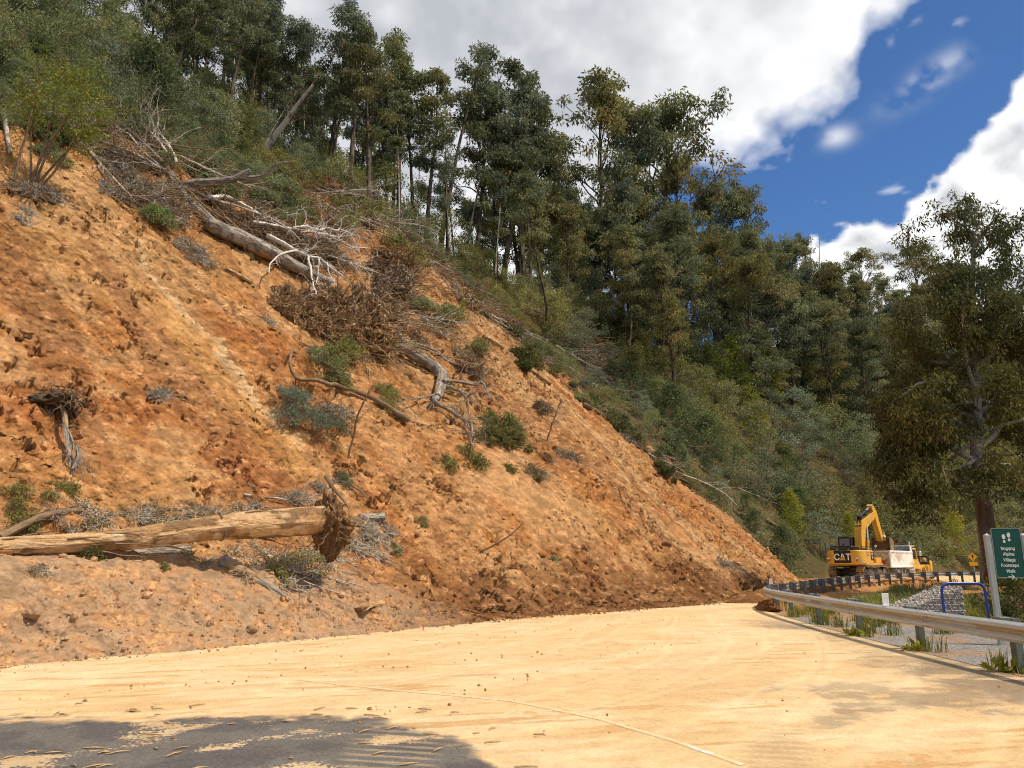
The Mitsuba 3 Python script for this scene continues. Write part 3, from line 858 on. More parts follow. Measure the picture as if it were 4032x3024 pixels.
# ------------------------------------------------------------------ the forest: kind, x, y, height, turn, lean
TREES = [
    ('tall_b',-29.0,56.8,15.2,241,10,0), ('tall_c',-26.5,63.3,15.8,289,0,0), ('tall_a',-24.8,65.3,15.3,8,6,0), ('tall_b',-17.6,66.9,19.7,290,0,0), ('tall_a',-14.4,62.4,19.8,168,2,0),
    ('tiered',-12.9,80.7,28.2,185,4,0), ('tall_c',-11.2,83.6,22.3,226,0,0), ('tall_c',-8.7,87.1,29.4,102,3,0), ('full_b',-4.5,90.2,27.0,352,3,0), ('tall_a',1.1,93.9,35.5,19,2,0),
    ('tall_b',-1.2,91.7,28.9,100,4,0), ('tiered',6.9,100.5,36.0,138,2,0), ('full_a',12.5,108.3,39.0,205,0,0), ('full_b',21.1,115.5,40.1,147,0,0), ('wide',24.5,118.4,42.3,47,0,0),
    ('full_a',30.5,126.6,38.0,16,0,0), ('full_a',37.1,131.9,35.0,0,0,0), ('full_b',43.4,139.8,37.3,17,0,0), ('full_a',49.0,144.4,37.3,53,0,0), ('full_b',58.4,149.9,26.5,359,0,0),
    ('full_a',66.1,161.2,24.6,68,0,0), ('wide',82.9,170.9,21.3,234,0,0), ('wide',92.4,165.1,24.3,270,0,0), ('thin',-5.8,90.8,25.2,84,8,0), ('thin',-21.3,59.1,8.2,101,20,0),
    ('full_b',-20.3,66.3,14.5,156,0,0), ('tall_b',-12.9,65.1,19.7,94,0,0), ('tall_b',66.6,154.9,18.2,238,0,0), ('full_a',24.7,107.1,24.7,134,0,0), ('full_b',71.7,130.3,24.8,110,0,0),
    ('full_a',52.5,111.5,20.5,335,0,0), ('full_b',43.0,126.7,23.8,21,0,0), ('full_b',56.8,136.0,20.6,276,0,0), ('full_a',83.1,128.8,24.3,352,0,0), ('tall_b',45.4,138.0,22.5,348,0,0),
    ('full_b',41.0,110.0,22.6,336,0,0), ('full_a',61.8,124.5,19.3,304,0,0), ('full_a',42.3,133.7,25.4,222,0,0), ('full_b',64.0,123.7,22.8,338,0,0), ('full_a',19.3,113.5,25.5,153,0,0),
    ('full_a',90.2,135.6,24.1,249,0,0), ('full_a',20.6,103.2,20.4,253,0,0), ('full_a',70.0,131.9,19.9,267,0,0), ('full_a',70.9,158.6,15.6,124,0,0), ('thin',-24.0,84.4,19.4,210,0,0),
    ('wide',37.2,134.9,15.1,289,0,0), ('tall_b',-32.9,51.2,10.8,281,0,0), ('tiered',-14.6,85.9,22.5,153,0,0), ('thin',-18.5,90.6,18.8,261,0,0), ('tall_b',4.7,114.2,20.9,208,0,0),
    ('tall_a',-30.1,49.3,10.5,12,0,0), ('thin',-42.3,50.3,9.2,176,0,0), ('full_b',12.4,112.3,20.4,323,0,0), ('full_b',14.5,119.6,17.1,183,0,0), ('full_b',83.6,137.8,19.9,7,0,0),
    ('full_a',45.4,118.9,15.7,210,0,0), ('full_b',8.8,108.4,20.0,150,0,0), ('full_a',79.9,132.5,23.1,162,0,0), ('full_b',79.5,139.4,16.9,203,0,0), ('tall_a',-24.6,67.3,15.0,174,0,0),
    ('thin',-26.8,71.2,18.1,358,0,0), ('thin',-15.3,94.2,18.5,107,0,0), ('tall_c',-34.4,66.0,18.3,72,0,0), ('thin',-21.7,92.1,19.6,273,0,0), ('tall_a',-18.3,70.9,15.7,271,0,0),
    ('tall_a',-28.5,62.1,15.6,38,0,0), ('full_a',74.2,151.0,17.9,37,0,0), ('full_b',64.1,158.5,15.8,327,0,0), ('tall_a',1.6,90.7,22.5,52,0,0), ('tiered',13.7,85.6,19.0,298,0,0),
    ('wide',16.9,118.1,21.2,349,0,0), ('tall_c',-27.4,82.0,20.5,79,0,0), ('full_b',74.8,127.4,20.7,83,0,0), ('full_b',78.4,152.3,17.2,282,0,0), ('tall_b',-7.3,83.3,15.8,191,0,0),
    ('full_b',66.8,129.0,24.1,239,0,0), ('full_a',80.9,134.0,17.9,214,0,0), ('full_b',85.7,141.6,21.3,348,0,0), ('full_b',55.4,142.4,20.4,220,0,0), ('tall_c',-21.7,76.8,15.8,21,0,0),
    ('full_b',33.0,146.2,24.9,216,0,0), ('wide',33.3,104.3,22.6,6,0,0), ('wide',55.3,116.3,17.3,31,0,0), ('tall_c',-21.9,78.4,15.4,154,0,0), ('tall_c',-32.0,69.7,18.4,80,0,0),
    ('tall_a',-18.2,83.9,19.2,321,0,0), ('full_b',72.0,140.9,17.6,164,0,0), ('thin',-24.5,60.6,14.6,90,0,0), ('tall_b',52.8,136.3,20.7,2,0,0), ('full_b',-14.3,82.7,20.0,79,0,0),
    ('full_b',68.4,119.3,25.0,80,0,0), ('full_b',9.7,102.3,17.4,212,0,0), ('tall_b',22.2,98.9,25.3,218,0,0), ('thin',-13.3,97.4,19.3,280,0,0), ('tall_b',-41.7,54.8,12.3,336,0,0),
    ('tall_c',-24.2,63.1,15.8,340,0,0), ('tiered',-25.8,69.8,16.3,128,0,0), ('tall_b',51.5,137.7,21.0,189,0,0), ('full_a',10.0,132.0,23.0,155,0,0), ('tall_b',60.5,138.8,15.5,88,0,0),
    ('full_b',-31.9,60.5,13.3,183,0,0), ('full_a',76.1,129.1,24.3,264,0,0), ('wide',58.3,119.5,20.3,73,0,0), ('full_a',57.3,133.9,25.4,286,0,0), ('thin',-31.3,56.9,13.0,249,0,0),
    ('tall_a',-23.6,69.2,13.8,32,0,0), ('full_b',40.2,137.0,19.6,350,0,0), ('full_b',64.4,132.8,18.2,200,0,0), ('full_b',9.5,112.5,19.4,139,0,0), ('full_a',76.8,142.5,19.9,302,0,0),
    ('full_b',59.9,135.0,16.1,309,0,0), ('tall_a',-9.8,81.6,24.8,308,0,0), ('full_a',-2.1,93.1,22.4,116,0,0), ('full_a',5.2,97.9,15.0,251,0,0), ('full_a',7.5,94.8,16.3,340,0,0),
    ('full_b',55.5,146.7,15.0,215,0,0), ('full_a',58.0,139.1,23.8,255,0,0), ('full_a',84.2,149.2,21.6,44,0,0), ('tall_b',89.7,142.0,20.4,294,0,0), ('full_b',38.8,114.6,24.1,196,0,0),
    ('tall_b',66.5,122.5,17.6,341,0,0), ('full_a',21.9,121.8,16.6,21,0,0), ('full_a',22.9,124.9,17.3,320,0,0), ('full_a',19.7,95.5,17.8,344,0,0), ('full_b',1.0,101.1,23.3,108,0,0),
    ('full_a',9.7,129.5,15.4,343,0,0), ('tall_a',-30.9,62.6,14.9,124,0,0), ('tiered',-27.1,66.7,15.1,23,0,0), ('thin',-23.6,86.9,20.8,5,0,0), ('thin',-33.8,70.7,16.3,127,0,0),
    ('tiered',-30.4,66.4,15.7,108,0,0), ('tall_c',-18.9,97.4,21.6,290,0,0), ('thin',-12.2,77.4,17.6,125,0,0), ('full_a',43.9,141.3,16.2,60,0,0), ('full_a',63.8,138.1,20.9,203,0,0),
    ('wide',30.9,114.6,21.6,21,0,0), ('full_a',13.7,89.5,17.9,188,0,0), ('tall_a',-38.6,65.5,18.1,68,0,0), ('full_b',64.5,140.9,16.4,257,0,0), ('full_a',43.7,147.0,16.6,166,0,0),
    ('tall_b',14.1,95.2,25.2,1,0,0), ('full_b',10.8,111.4,16.2,221,0,0), ('tall_b',40.6,132.9,21.2,49,0,0), ('full_a',34.9,101.6,15.3,49,0,0), ('tall_c',-29.4,81.1,18.3,143,0,0),
    ('tall_a',-23.2,56.0,15.4,267,0,0), ('full_b',1.1,97.2,24.5,256,0,0), ('full_a',46.6,109.6,20.7,324,0,0), ('full_a',40.4,142.9,25.6,134,0,0), ('thin',-1.8,82.7,15.3,338,0,0),
    ('full_a',-2.3,106.1,15.3,41,0,0), ('full_b',50.0,153.4,23.6,39,0,0), ('tall_b',80.9,126.7,18.2,62,0,0), ('tall_c',2.2,89.1,22.3,110,0,0), ('full_b',25.3,129.2,15.2,28,0,0),
    ('tall_b',61.8,119.6,21.8,337,0,0), ('full_a',86.2,150.4,20.2,332,0,0), ('tiered',-35.9,71.0,16.8,325,0,0), ('full_a',10.1,121.9,26.0,127,0,0), ('full_a',76.7,160.8,16.8,54,0,0),
    ('tall_c',-7.7,99.9,17.1,205,0,0), ('tall_b',40.1,113.1,15.8,120,0,0), ('tall_a',-35.1,54.1,11.6,350,0,0), ('full_b',5.1,121.0,24.0,118,0,0), ('full_a',51.6,128.8,15.6,311,0,0),
    ('tiered',-28.8,69.9,18.6,308,0,0), ('full_b',-32.2,72.8,19.4,180,0,0), ('tall_a',-28.2,76.0,16.5,108,0,0), ('tall_b',34.0,127.0,16.6,113,0,0), ('wide',4.2,100.0,24.1,219,0,0),
    ('full_b',48.2,114.7,22.0,0,0,0), ('full_b',54.3,137.1,22.1,38,0,0), ('full_b',56.2,153.5,25.5,46,0,0), ('tall_b',19.0,119.0,23.9,331,0,0), ('tall_c',-25.0,91.0,24.2,157,0,0),
    ('thin',-22.1,73.7,17.3,200,0,0), ('full_b',45.8,117.2,18.7,74,0,0), ('full_a',85.5,147.0,18.3,12,0,0), ('full_a',83.1,158.5,15.4,280,0,0), ('full_a',19.0,88.2,19.8,92,0,0),
    ('full_a',81.2,158.4,18.0,12,0,0), ('full_b',54.2,135.1,17.0,191,0,0), ('wide',43.6,137.1,23.7,174,0,0), ('full_a',66.6,148.0,16.4,304,0,0), ('tall_c',-27.0,79.7,22.2,201,0,0),
    ('full_a',-6.4,113.3,17.9,172,0,0), ('tiered',3.7,80.4,19.4,82,0,0),
]
SHRUB_SPOTS = [
    ('cherry',30.2,102.7,11.7,308), ('cherry',37.4,110.6,11.6,301), ('cherry',26.8,102.3,8.4,239), ('cherry',63.9,135.4,6.8,227), ('cherry',31.6,98.0,6.7,195), ('cherry',47.6,114.8,5.0,159),
    ('deep',24.6,102.0,6.5,331), ('cherry',39.7,92.7,3.3,84), ('cherry',20.8,114.1,5.3,67), ('cherry',-3.2,47.8,1.6,2), ('blue',19.1,112.1,12.3,250), ('blue',14.7,105.6,6.1,325),
    ('blue_b',12.3,106.8,5.9,136), ('blue',23.6,117.3,6.1,13), ('olive_b',-11.0,83.2,7.5,337), ('olive',-14.3,80.2,7.5,56), ('olive',-8.0,85.3,5.8,70), ('olive_b',-5.2,85.0,5.2,236),
    ('olive',-14.7,60.1,3.7,91), ('olive_b',-19.0,62.0,2.7,229), ('olive',-28.6,55.6,4.7,41), ('olive_b',-28.8,52.4,4.0,306), ('olive',-26.4,44.2,3.4,163), ('blue_b',-23.4,39.9,1.4,84),
    ('deep',-30.0,46.5,3.3,247), ('olive',-24.9,35.1,3.3,10), ('deep_b',-27.6,37.5,3.0,105), ('deep',-31.7,46.5,3.9,154), ('olive_b',-27.4,59.8,4.3,322), ('deep',10.7,81.4,2.6,219),
    ('deep',19.5,90.2,3.4,288), ('russet',9.9,86.8,2.5,333), ('deep',-2.6,87.9,3.6,97), ('olive',-0.8,84.0,3.4,265), ('olive_b',1.9,88.9,3.6,217), ('deep_b',-13.9,76.2,2.1,190),
    ('deep_b',-18.9,65.0,3.3,98), ('olive_b',-18.6,75.9,3.5,322), ('deep_b',-33.7,41.0,6.1,160), ('olive_b',-29.6,61.8,3.2,251), ('deep_b',-1.5,80.9,3.3,97), ('deep',-25.9,61.9,3.8,94),
    ('blue_b',13.2,77.7,3.3,129), ('blue_b',-15.6,73.4,2.5,289), ('deep',-20.2,48.3,2.0,16), ('deep',-19.1,71.6,4.9,262), ('olive',-24.7,65.5,3.6,166), ('deep',-21.7,55.9,3.3,54),
    ('blue',9.2,78.5,2.0,59), ('olive',-22.5,66.7,3.7,355), ('olive',-22.9,58.8,3.8,308), ('blue_b',-18.9,67.6,3.5,228), ('olive_b',-23.6,51.4,3.6,163), ('olive',-19.2,57.2,2.1,171),
    ('blue',-17.5,59.8,3.4,200), ('deep_b',-16.6,78.4,4.9,348), ('olive_b',-19.3,54.3,2.8,229), ('olive_b',-22.3,72.9,3.4,234), ('olive',-27.3,53.9,3.0,235), ('blue',-15.8,69.8,3.0,349),
    ('olive',-21.7,36.1,3.3,328), ('olive_b',5.0,81.6,4.4,199), ('blue',-22.1,62.1,3.9,178), ('olive_b',-15.6,84.5,3.6,87), ('olive_b',-20.2,79.0,4.6,271), ('blue_b',-27.5,64.7,4.0,262),
    ('blue_b',-23.7,29.3,3.9,14), ('olive_b',-22.8,69.5,4.3,319), ('deep',-23.1,33.2,3.0,178), ('olive',13.9,74.9,3.0,70), ('olive_b',5.9,77.6,2.1,295), ('blue',-29.5,43.7,6.4,77),
    ('blue_b',-7.9,77.7,2.6,130), ('blue',-25.2,47.3,4.0,127), ('olive_b',-27.1,34.7,4.7,159), ('olive_b',-20.8,43.5,3.4,182), ('deep_b',-20.2,59.6,2.6,164), ('olive',-12.9,82.2,3.2,332),
    ('olive_b',-21.1,38.6,3.6,3), ('olive',-25.1,57.6,5.2,312), ('blue',1.4,83.0,3.9,101), ('olive_b',-25.7,67.8,2.8,284), ('olive_b',10.8,76.9,2.9,257), ('olive_b',-27.7,40.0,5.1,49),
    ('olive_b',-26.3,32.5,4.0,255), ('blue_b',-32.2,48.9,4.9,96), ('blue',-15.5,82.3,3.3,227), ('olive',-22.9,53.6,4.1,346), ('olive',-31.7,41.6,5.4,168), ('deep_b',-22.1,46.0,2.4,160),
    ('blue',-11.7,79.9,3.5,327), ('olive',-24.9,70.0,4.5,206), ('deep_b',-9.4,81.5,3.6,292), ('olive',-6.4,82.0,3.4,285), ('olive_b',-11.5,75.8,2.3,263), ('olive_b',-4.5,80.9,4.3,79),
    ('olive',-13.2,74.0,3.3,169), ('olive',-21.8,75.9,4.8,286), ('olive',-1.6,78.2,2.8,131), ('deep_b',-5.5,79.0,3.2,94), ('olive',-31.0,53.0,5.1,294), ('deep',-29.9,37.4,5.1,35),
    ('blue',-32.2,38.4,4.9,146), ('blue_b',-20.6,69.8,4.9,170), ('olive',-18.2,82.2,3.9,237), ('deep',-19.9,51.9,2.2,156), ('olive',-24.8,37.7,4.1,49), ('deep_b',-24.9,59.7,4.6,85),
    ('deep',-16.6,66.0,2.7,184), ('olive_b',1.1,79.9,4.9,94), ('deep_b',3.8,77.3,3.3,0), ('olive_b',-27.1,49.0,4.8,236), ('blue',0.7,86.1,3.4,32), ('deep',-23.0,43.9,5.7,91),
    ('olive_b',-25.7,55.6,4.1,203), ('blue',-12.1,85.1,4.6,275), ('olive',-21.6,64.8,3.7,345), ('olive',-32.4,44.5,5.3,187), ('olive_b',-23.9,63.4,4.9,213), ('blue',-23.9,49.2,3.9,41),
    ('deep_b',-3.3,85.8,3.4,168), ('olive',-16.5,75.4,4.1,300), ('blue_b',-26.8,51.4,4.3,256), ('blue_b',-29.4,49.6,5.2,259), ('blue',-30.5,57.3,4.9,219), ('blue',-4.0,83.1,3.3,146),
    ('blue',8.1,76.5,2.2,197), ('olive_b',-20.1,74.1,4.0,196), ('olive',4.4,83.8,5.1,150), ('deep',-29.5,41.6,4.1,118), ('olive_b',-18.0,73.6,5.1,274), ('blue',7.2,81.5,4.5,225),
    ('olive',-17.0,63.2,2.8,352), ('olive_b',-24.3,31.4,3.8,268), ('blue_b',-25.0,41.9,4.3,349), ('blue_b',-21.5,50.5,5.0,183), ('blue',-9.7,79.3,4.1,83), ('olive_b',-27.6,46.6,6.3,166),
    ('olive_b',-19.8,41.0,2.0,279), ('blue_b',-17.6,53.3,2.2,187), ('olive_b',-19.4,43.0,1.8,330), ('olive_b',-16.1,58.2,2.2,273), ('olive',-15.6,66.9,2.3,53), ('olive_b',-20.2,36.1,2.3,207),
    ('deep',-22.5,29.9,2.3,123), ('olive_b',-8.4,76.5,2.5,8), ('olive',-15.7,64.0,1.6,306), ('olive',-9.4,75.3,1.8,318), ('olive',-11.5,73.4,1.3,65), ('olive',-17.3,48.0,2.0,218),
    ('olive_b',-13.8,69.2,1.9,124), ('olive',-4.2,74.9,1.7,66), ('olive_b',-11.8,72.1,2.0,107), ('olive_b',12.5,72.7,1.4,121), ('olive_b',5.7,73.7,2.0,305), ('olive_b',-18.1,55.3,1.6,159),
    ('olive',-14.3,66.2,2.5,108), ('olive_b',-18.3,41.8,2.2,67), ('olive_b',-18.2,49.8,2.2,147), ('olive_b',-6.0,75.9,2.2,350), ('deep',-17.6,61.2,2.3,305), ('olive_b',-22.9,27.9,2.2,64),
    ('olive_b',0.2,75.8,1.5,190), ('blue_b',-4.6,76.2,2.3,59), ('olive',-19.5,49.6,1.5,236), ('olive_b',-16.5,56.8,1.4,135), ('olive_b',-16.9,54.7,1.5,123), ('blue_b',-17.9,58.5,2.3,36),
    ('deep',-19.2,34.6,2.1,45), ('blue_b',-22.5,31.6,2.5,347), ('olive_b',10.4,73.8,2.1,138), ('olive',-20.9,31.5,2.6,335), ('olive_b',-21.8,33.1,1.8,60), ('olive_b',-16.2,62.1,2.3,257),
    ('blue_b',-0.6,77.1,2.6,201), ('olive',-4.6,77.5,1.6,213), ('blue_b',-1.8,75.5,2.3,12), ('olive_b',0.9,74.2,2.5,70), ('olive_b',-20.0,46.5,2.2,352), ('olive',-14.4,70.9,1.6,194),
    ('olive',-16.4,60.5,1.6,268), ('blue_b',7.3,75.3,1.4,54), ('olive',-20.9,27.9,2.2,288), ('olive_b',7.7,73.4,1.6,281), ('blue_b',-2.8,76.3,1.5,311), ('olive_b',2.3,74.0,2.1,89),
    ('olive_b',-18.1,46.9,1.9,235), ('olive',9.1,72.5,2.3,217), ('blue_b',-20.1,29.4,2.0,244), ('olive',-15.3,68.5,2.4,61), ('deep',-14.7,62.6,2.1,19), ('olive',-0.7,74.4,2.4,243),
    ('olive_b',8.7,74.6,1.9,234), ('blue_b',-17.7,51.7,2.0,150), ('olive',4.9,75.3,2.0,135), ('deep',-17.5,45.6,1.8,236), ('olive_b',-13.1,71.4,2.0,163), ('olive_b',-20.4,44.9,2.4,23),
    ('olive_b',-20.4,33.0,2.3,83), ('olive_b',-17.9,43.2,2.4,90), ('deep',2.1,76.3,1.6,139), ('olive',-10.0,76.5,1.6,30), ('olive',-7.4,75.1,1.4,69), ('olive',0.7,77.5,2.0,77),
    ('deep',-20.0,37.6,1.9,355), ('olive',-14.2,67.7,1.6,136), ('olive',-15.4,65.3,1.4,26), ('olive_b',-3.3,78.1,1.4,61), ('olive_b',-18.5,39.0,2.1,257), ('olive',-10.2,73.4,2.3,135),
    ('blue_b',-14.0,73.0,1.9,184), ('olive',-21.4,26.6,2.6,293), ('olive',3.5,75.9,1.6,229), ('olive_b',-14.3,64.4,2.2,284), ('blue_b',-18.9,45.0,1.4,46), ('deep',-21.2,40.6,1.6,188),
    ('olive',-17.8,57.0,2.0,169), ('blue_b',10.8,71.7,1.6,358), ('deep',3.7,74.4,1.5,208), ('olive',-10.7,74.8,2.2,255), ('deep',20.2,78.4,5.4,19), ('olive',56.2,117.0,7.5,24),
    ('olive',36.1,87.6,5.6,315), ('blue',81.7,131.1,5.3,276), ('olive_b',33.0,91.4,4.7,207), ('deep',20.3,66.0,2.0,269), ('cherry',34.5,80.3,5.1,66), ('blue',67.1,112.3,8.2,0),
    ('deep',69.8,107.9,6.1,54), ('cherry',25.7,72.0,5.6,89), ('olive',67.6,127.2,4.2,170), ('blue',26.3,108.6,6.1,286), ('deep',53.4,127.4,4.3,54), ('olive_b',55.6,103.5,4.6,349),
    ('olive',59.5,110.9,7.6,40), ('deep_b',19.0,74.9,2.0,238), ('olive',74.5,138.3,5.7,112), ('olive_b',45.1,87.3,7.5,218), ('olive',77.5,129.5,8.0,168), ('olive',80.3,123.8,7.8,187),
    ('blue',16.8,88.3,4.4,170), ('olive_b',51.1,99.0,6.9,141), ('blue_b',42.9,122.4,7.4,242), ('deep_b',47.3,91.5,7.8,225), ('blue',28.1,116.7,4.7,127), ('deep_b',24.1,90.4,3.3,11),
    ('olive_b',42.5,102.0,4.2,316), ('olive',59.2,123.9,5.4,9), ('cherry',56.2,109.3,5.9,80), ('blue',55.1,93.5,5.9,299), ('blue',65.6,103.6,6.2,161), ('olive_b',65.9,123.9,4.7,173),
    ('blue',38.3,102.3,8.4,189), ('cherry',58.7,95.9,5.8,309), ('deep',12.9,90.4,6.5,2), ('cherry',60.9,119.3,8.2,178), ('olive_b',54.9,122.2,7.0,65), ('olive',71.5,116.1,5.7,321),
    ('olive',24.4,95.6,6.4,58), ('olive',20.9,83.2,5.6,100), ('olive_b',67.7,117.7,7.6,50), ('blue',19.4,107.8,7.3,277), ('blue',25.6,78.9,6.0,249), ('cherry',80.1,134.3,5.0,167),
    ('olive',23.2,87.0,4.0,9), ('deep',28.9,78.8,4.6,289), ('olive',69.9,120.3,7.6,308), ('cherry',76.4,118.4,7.0,1), ('olive_b',2.9,94.0,5.6,333), ('blue',17.4,101.3,3.8,306),
    ('olive',63.2,106.2,7.2,250), ('olive',12.2,101.8,5.2,45), ('deep_b',30.9,87.7,6.1,61), ('olive_b',61.4,128.9,8.3,314), ('blue',18.9,95.5,5.1,194), ('blue',48.9,105.0,4.3,206),
    ('olive',38.9,117.2,7.0,307), ('olive',13.4,96.2,3.7,306), ('olive',48.4,122.3,7.0,75), ('olive',15.9,83.0,4.1,317), ('olive_b',5.7,86.4,4.9,332), ('olive',30.1,109.7,5.6,321),
    ('olive',63.2,112.5,6.5,141), ('olive_b',21.4,99.2,4.3,117), ('olive',46.3,97.4,6.2,65), ('olive',40.0,84.2,7.0,20), ('olive_b',8.1,89.6,5.1,250), ('deep_b',71.9,111.0,7.2,245),
    ('olive_b',23.5,66.0,3.0,114), ('deep_b',28.2,81.4,5.7,17), ('olive_b',35.1,117.1,6.0,81), ('deep',8.6,95.2,4.3,305), ('olive',46.9,102.1,6.3,58), ('blue_b',20.2,87.5,4.7,339),
    ('deep_b',58.4,130.9,5.8,79), ('olive',23.4,82.2,4.8,43), ('cherry',25.9,88.5,3.2,0), ('olive_b',31.0,113.6,4.9,131), ('deep',74.0,127.5,7.4,186), ('blue_b',49.6,108.4,6.7,280),
    ('deep',26.8,113.6,6.9,46), ('olive',44.8,106.8,5.8,177), ('cherry',51.5,92.4,7.7,92), ('olive_b',18.1,68.0,2.5,156), ('olive',16.1,73.0,1.9,0), ('olive',14.9,93.9,4.3,61),
    ('deep',45.1,125.2,7.1,170), ('blue_b',42.3,86.4,4.9,211), ('cherry',15.1,102.7,6.3,36), ('deep',51.8,124.0,7.4,270), ('blue',69.7,130.6,5.9,218), ('blue',10.4,91.4,6.4,92),
    ('blue_b',21.6,94.0,5.0,235), ('blue',11.1,84.3,3.7,24), ('blue',30.4,84.5,4.8,49), ('olive',51.6,120.2,5.4,244), ('olive_b',70.6,138.0,5.3,33), ('deep',16.9,79.6,5.6,144),
    ('blue_b',8.6,98.7,4.8,310), ('cherry',50.0,128.3,6.6,265), ('blue',66.2,108.8,4.4,265), ('deep_b',13.7,84.7,4.6,109), ('cherry',73.3,133.1,8.5,63), ('blue_b',34.9,120.5,5.9,293),
    ('blue',18.7,70.9,2.5,172), ('deep',21.7,62.9,3.2,111), ('blue',18.1,92.5,3.8,167), ('deep_b',60.2,103.5,5.2,134), ('blue_b',83.0,126.6,6.0,252), ('blue',31.1,118.5,7.2,32),
    ('olive_b',13.1,87.3,4.4,214), ('blue',22.7,107.4,6.5,33), ('blue',17.1,85.5,3.7,75), ('cherry',21.6,104.9,7.0,260), ('olive',39.5,122.7,7.9,5), ('blue_b',3.6,90.9,4.8,289),
    ('olive_b',23.0,77.5,5.0,111), ('deep_b',51.8,102.4,7.8,104), ('blue_b',33.5,88.4,5.7,144), ('blue',5.3,95.3,6.1,292), ('olive',71.1,124.8,6.5,320), ('blue',7.2,92.2,5.2,45),
    ('blue_b',30.0,76.3,4.9,107), ('olive',57.8,127.2,7.6,40), ('olive_b',15.9,76.8,2.0,142), ('deep',76.9,140.7,5.9,205), ('olive_b',18.3,81.8,5.8,1), ('blue_b',83.6,123.0,5.1,158),
    ('deep_b',13.4,81.7,6.5,183), ('olive_b',16.2,96.3,5.2,63), ('olive',77.0,125.5,6.7,269), ('blue',43.0,98.5,4.2,19), ('deep_b',39.6,86.8,5.6,93), ('deep_b',11.2,94.8,6.0,149),
    ('olive',42.1,119.0,7.5,348), ('deep_b',15.8,90.8,6.2,322), ('blue',37.4,98.1,6.7,336), ('olive_b',41.3,105.2,6.5,254), ('deep_b',20.7,68.7,2.7,315), ('olive_b',6.1,97.9,4.0,254),
    ('deep',11.1,97.5,5.0,211), ('olive_b',9.4,101.6,6.6,348), ('olive',27.8,111.1,7.2,322), ('blue',30.4,92.3,8.6,155), ('olive',21.9,96.6,5.5,283), ('blue',8.3,84.5,5.7,359),
    ('blue',26.8,94.3,7.2,14),
]
DEAD_POLES = [(60.2, 146.5, 26.2, 'tall white dead trunk left of the big gum', 3), (62.6, 138.7, 22.5, 'shorter pale dead trunk with forked top left of the big gum', 5)]

LOOK = {'tall_a': 'tall bare trunked eucalypt', 'tall_b': 'tall leafy eucalypt', 'tall_c': 'slim high crowned eucalypt',
        'tiered': 'tall tiered eucalypt', 'full_a': 'bushy brownish eucalypt', 'full_b': 'bushy grey green eucalypt',
        'wide': 'broad spreading eucalypt', 'thin': 'thin pale barked eucalypt'}
ORD = ['leftmost', 'second from left', 'third from left', 'fourth from left', 'fifth from left', 'sixth from left', 'seventh from left', 'eighth from left', 'ninth from left']


def single_out(keys):
    """Small groups of look-alikes are told apart by their order across the picture; the rest share a label and a group."""
    by = {}
    for k, bearing in keys:
        by.setdefault(labels[k]['label'], []).append((bearing, k))
    for lab, found in by.items():
        found.sort()
        if len(found) == 1:
            labels[found[0][1]].pop('group', None)
        elif len(found) <= 9:
            for i, (_, k) in enumerate(found):
                labels[k]['label'] = f'{lab}, {ORD[i] if i < len(found) - 1 else "rightmost"}'


def where(x, y):
    """Where on the hill something grows, in words."""
    t, s = (a[0] for a in ts(np.array([x]), np.array([y])))
    az = math.degrees(math.atan2(x, y))
    if t > 75:
        return ('low on' if s < 9 else 'a third up' if s < 18 else 'midway on' if s < 28 else 'high on' if s < 38 else 'atop') + ' far hillside ' + ('left of excavator' if az < 21.5 else 'above excavator' if az < 27 else 'left of big gum' if az < 31 else 'behind big gum')
    if t > 52:
        return ('beside the lower right edge' if s < 14 else 'beside the right edge midway' if s < 24 else 'beside the upper right edge' if s < 33 else 'where the crest drops right' if s < 44 else 'behind the dropping crest')
    e = slip_inside(np.array([t]), np.array([s]))[0]
    if t > 22:
        return 'on the rim of the slip' if e > -3 else 'on the crest above the slip' if s > 40 else 'between the slip and the crest'
    return 'on the upper left rim of the slip' if e > -3 else 'on the crest at upper left' if s > 36 else 'in the upper left corner'


MADE = []
for kind, x, y, H, rot, lean, laz in TREES:
    w, l, h0 = GUMS[kind]
    lab = f'{LOOK[kind]} {where(x, y)}'
    k = thing('eucalypt_tree', lab, 'tree', lab)
    M = stand(x, y, H / (h0 * .99), 0 if lean else rot, lean, 0, sink=.2)
    put('trunk', w, k, M)
    put('crown', l, k, M)
    MADE.append((k, math.atan2(x, y)))
single_out(MADE)

SLOOK = {'olive': 'rounded olive shrub', 'olive_b': 'tall loose olive shrub', 'blue': 'layered blue green wattle', 'blue_b': 'small blue green wattle', 'cherry': 'yellow green shrub',
         'deep': 'dark green broadleaf shrub', 'deep_b': 'tall dark green shrub', 'russet': 'reddish tipped shrub'}
SNAME = {'olive': 'olive_shrub', 'olive_b': 'olive_shrub', 'blue': 'wattle', 'blue_b': 'wattle', 'cherry': 'conical_shrub', 'deep': 'broadleaf_shrub', 'deep_b': 'broadleaf_shrub', 'russet': 'russet_shrub'}
MADE = []
for kind, x, y, H, rot in SHRUB_SPOTS:
    w, l, h0 = SHRUBS[kind]
    lab = f'{SLOOK[kind]} {where(x, y)}'
    k = thing(SNAME[kind], lab, 'shrub', lab)
    M = stand(x, y, H / h0, rot)
    put('stems', w, k, M)
    put('foliage', l, k, M)
    MADE.append((k, math.atan2(x, y)))
single_out(MADE)

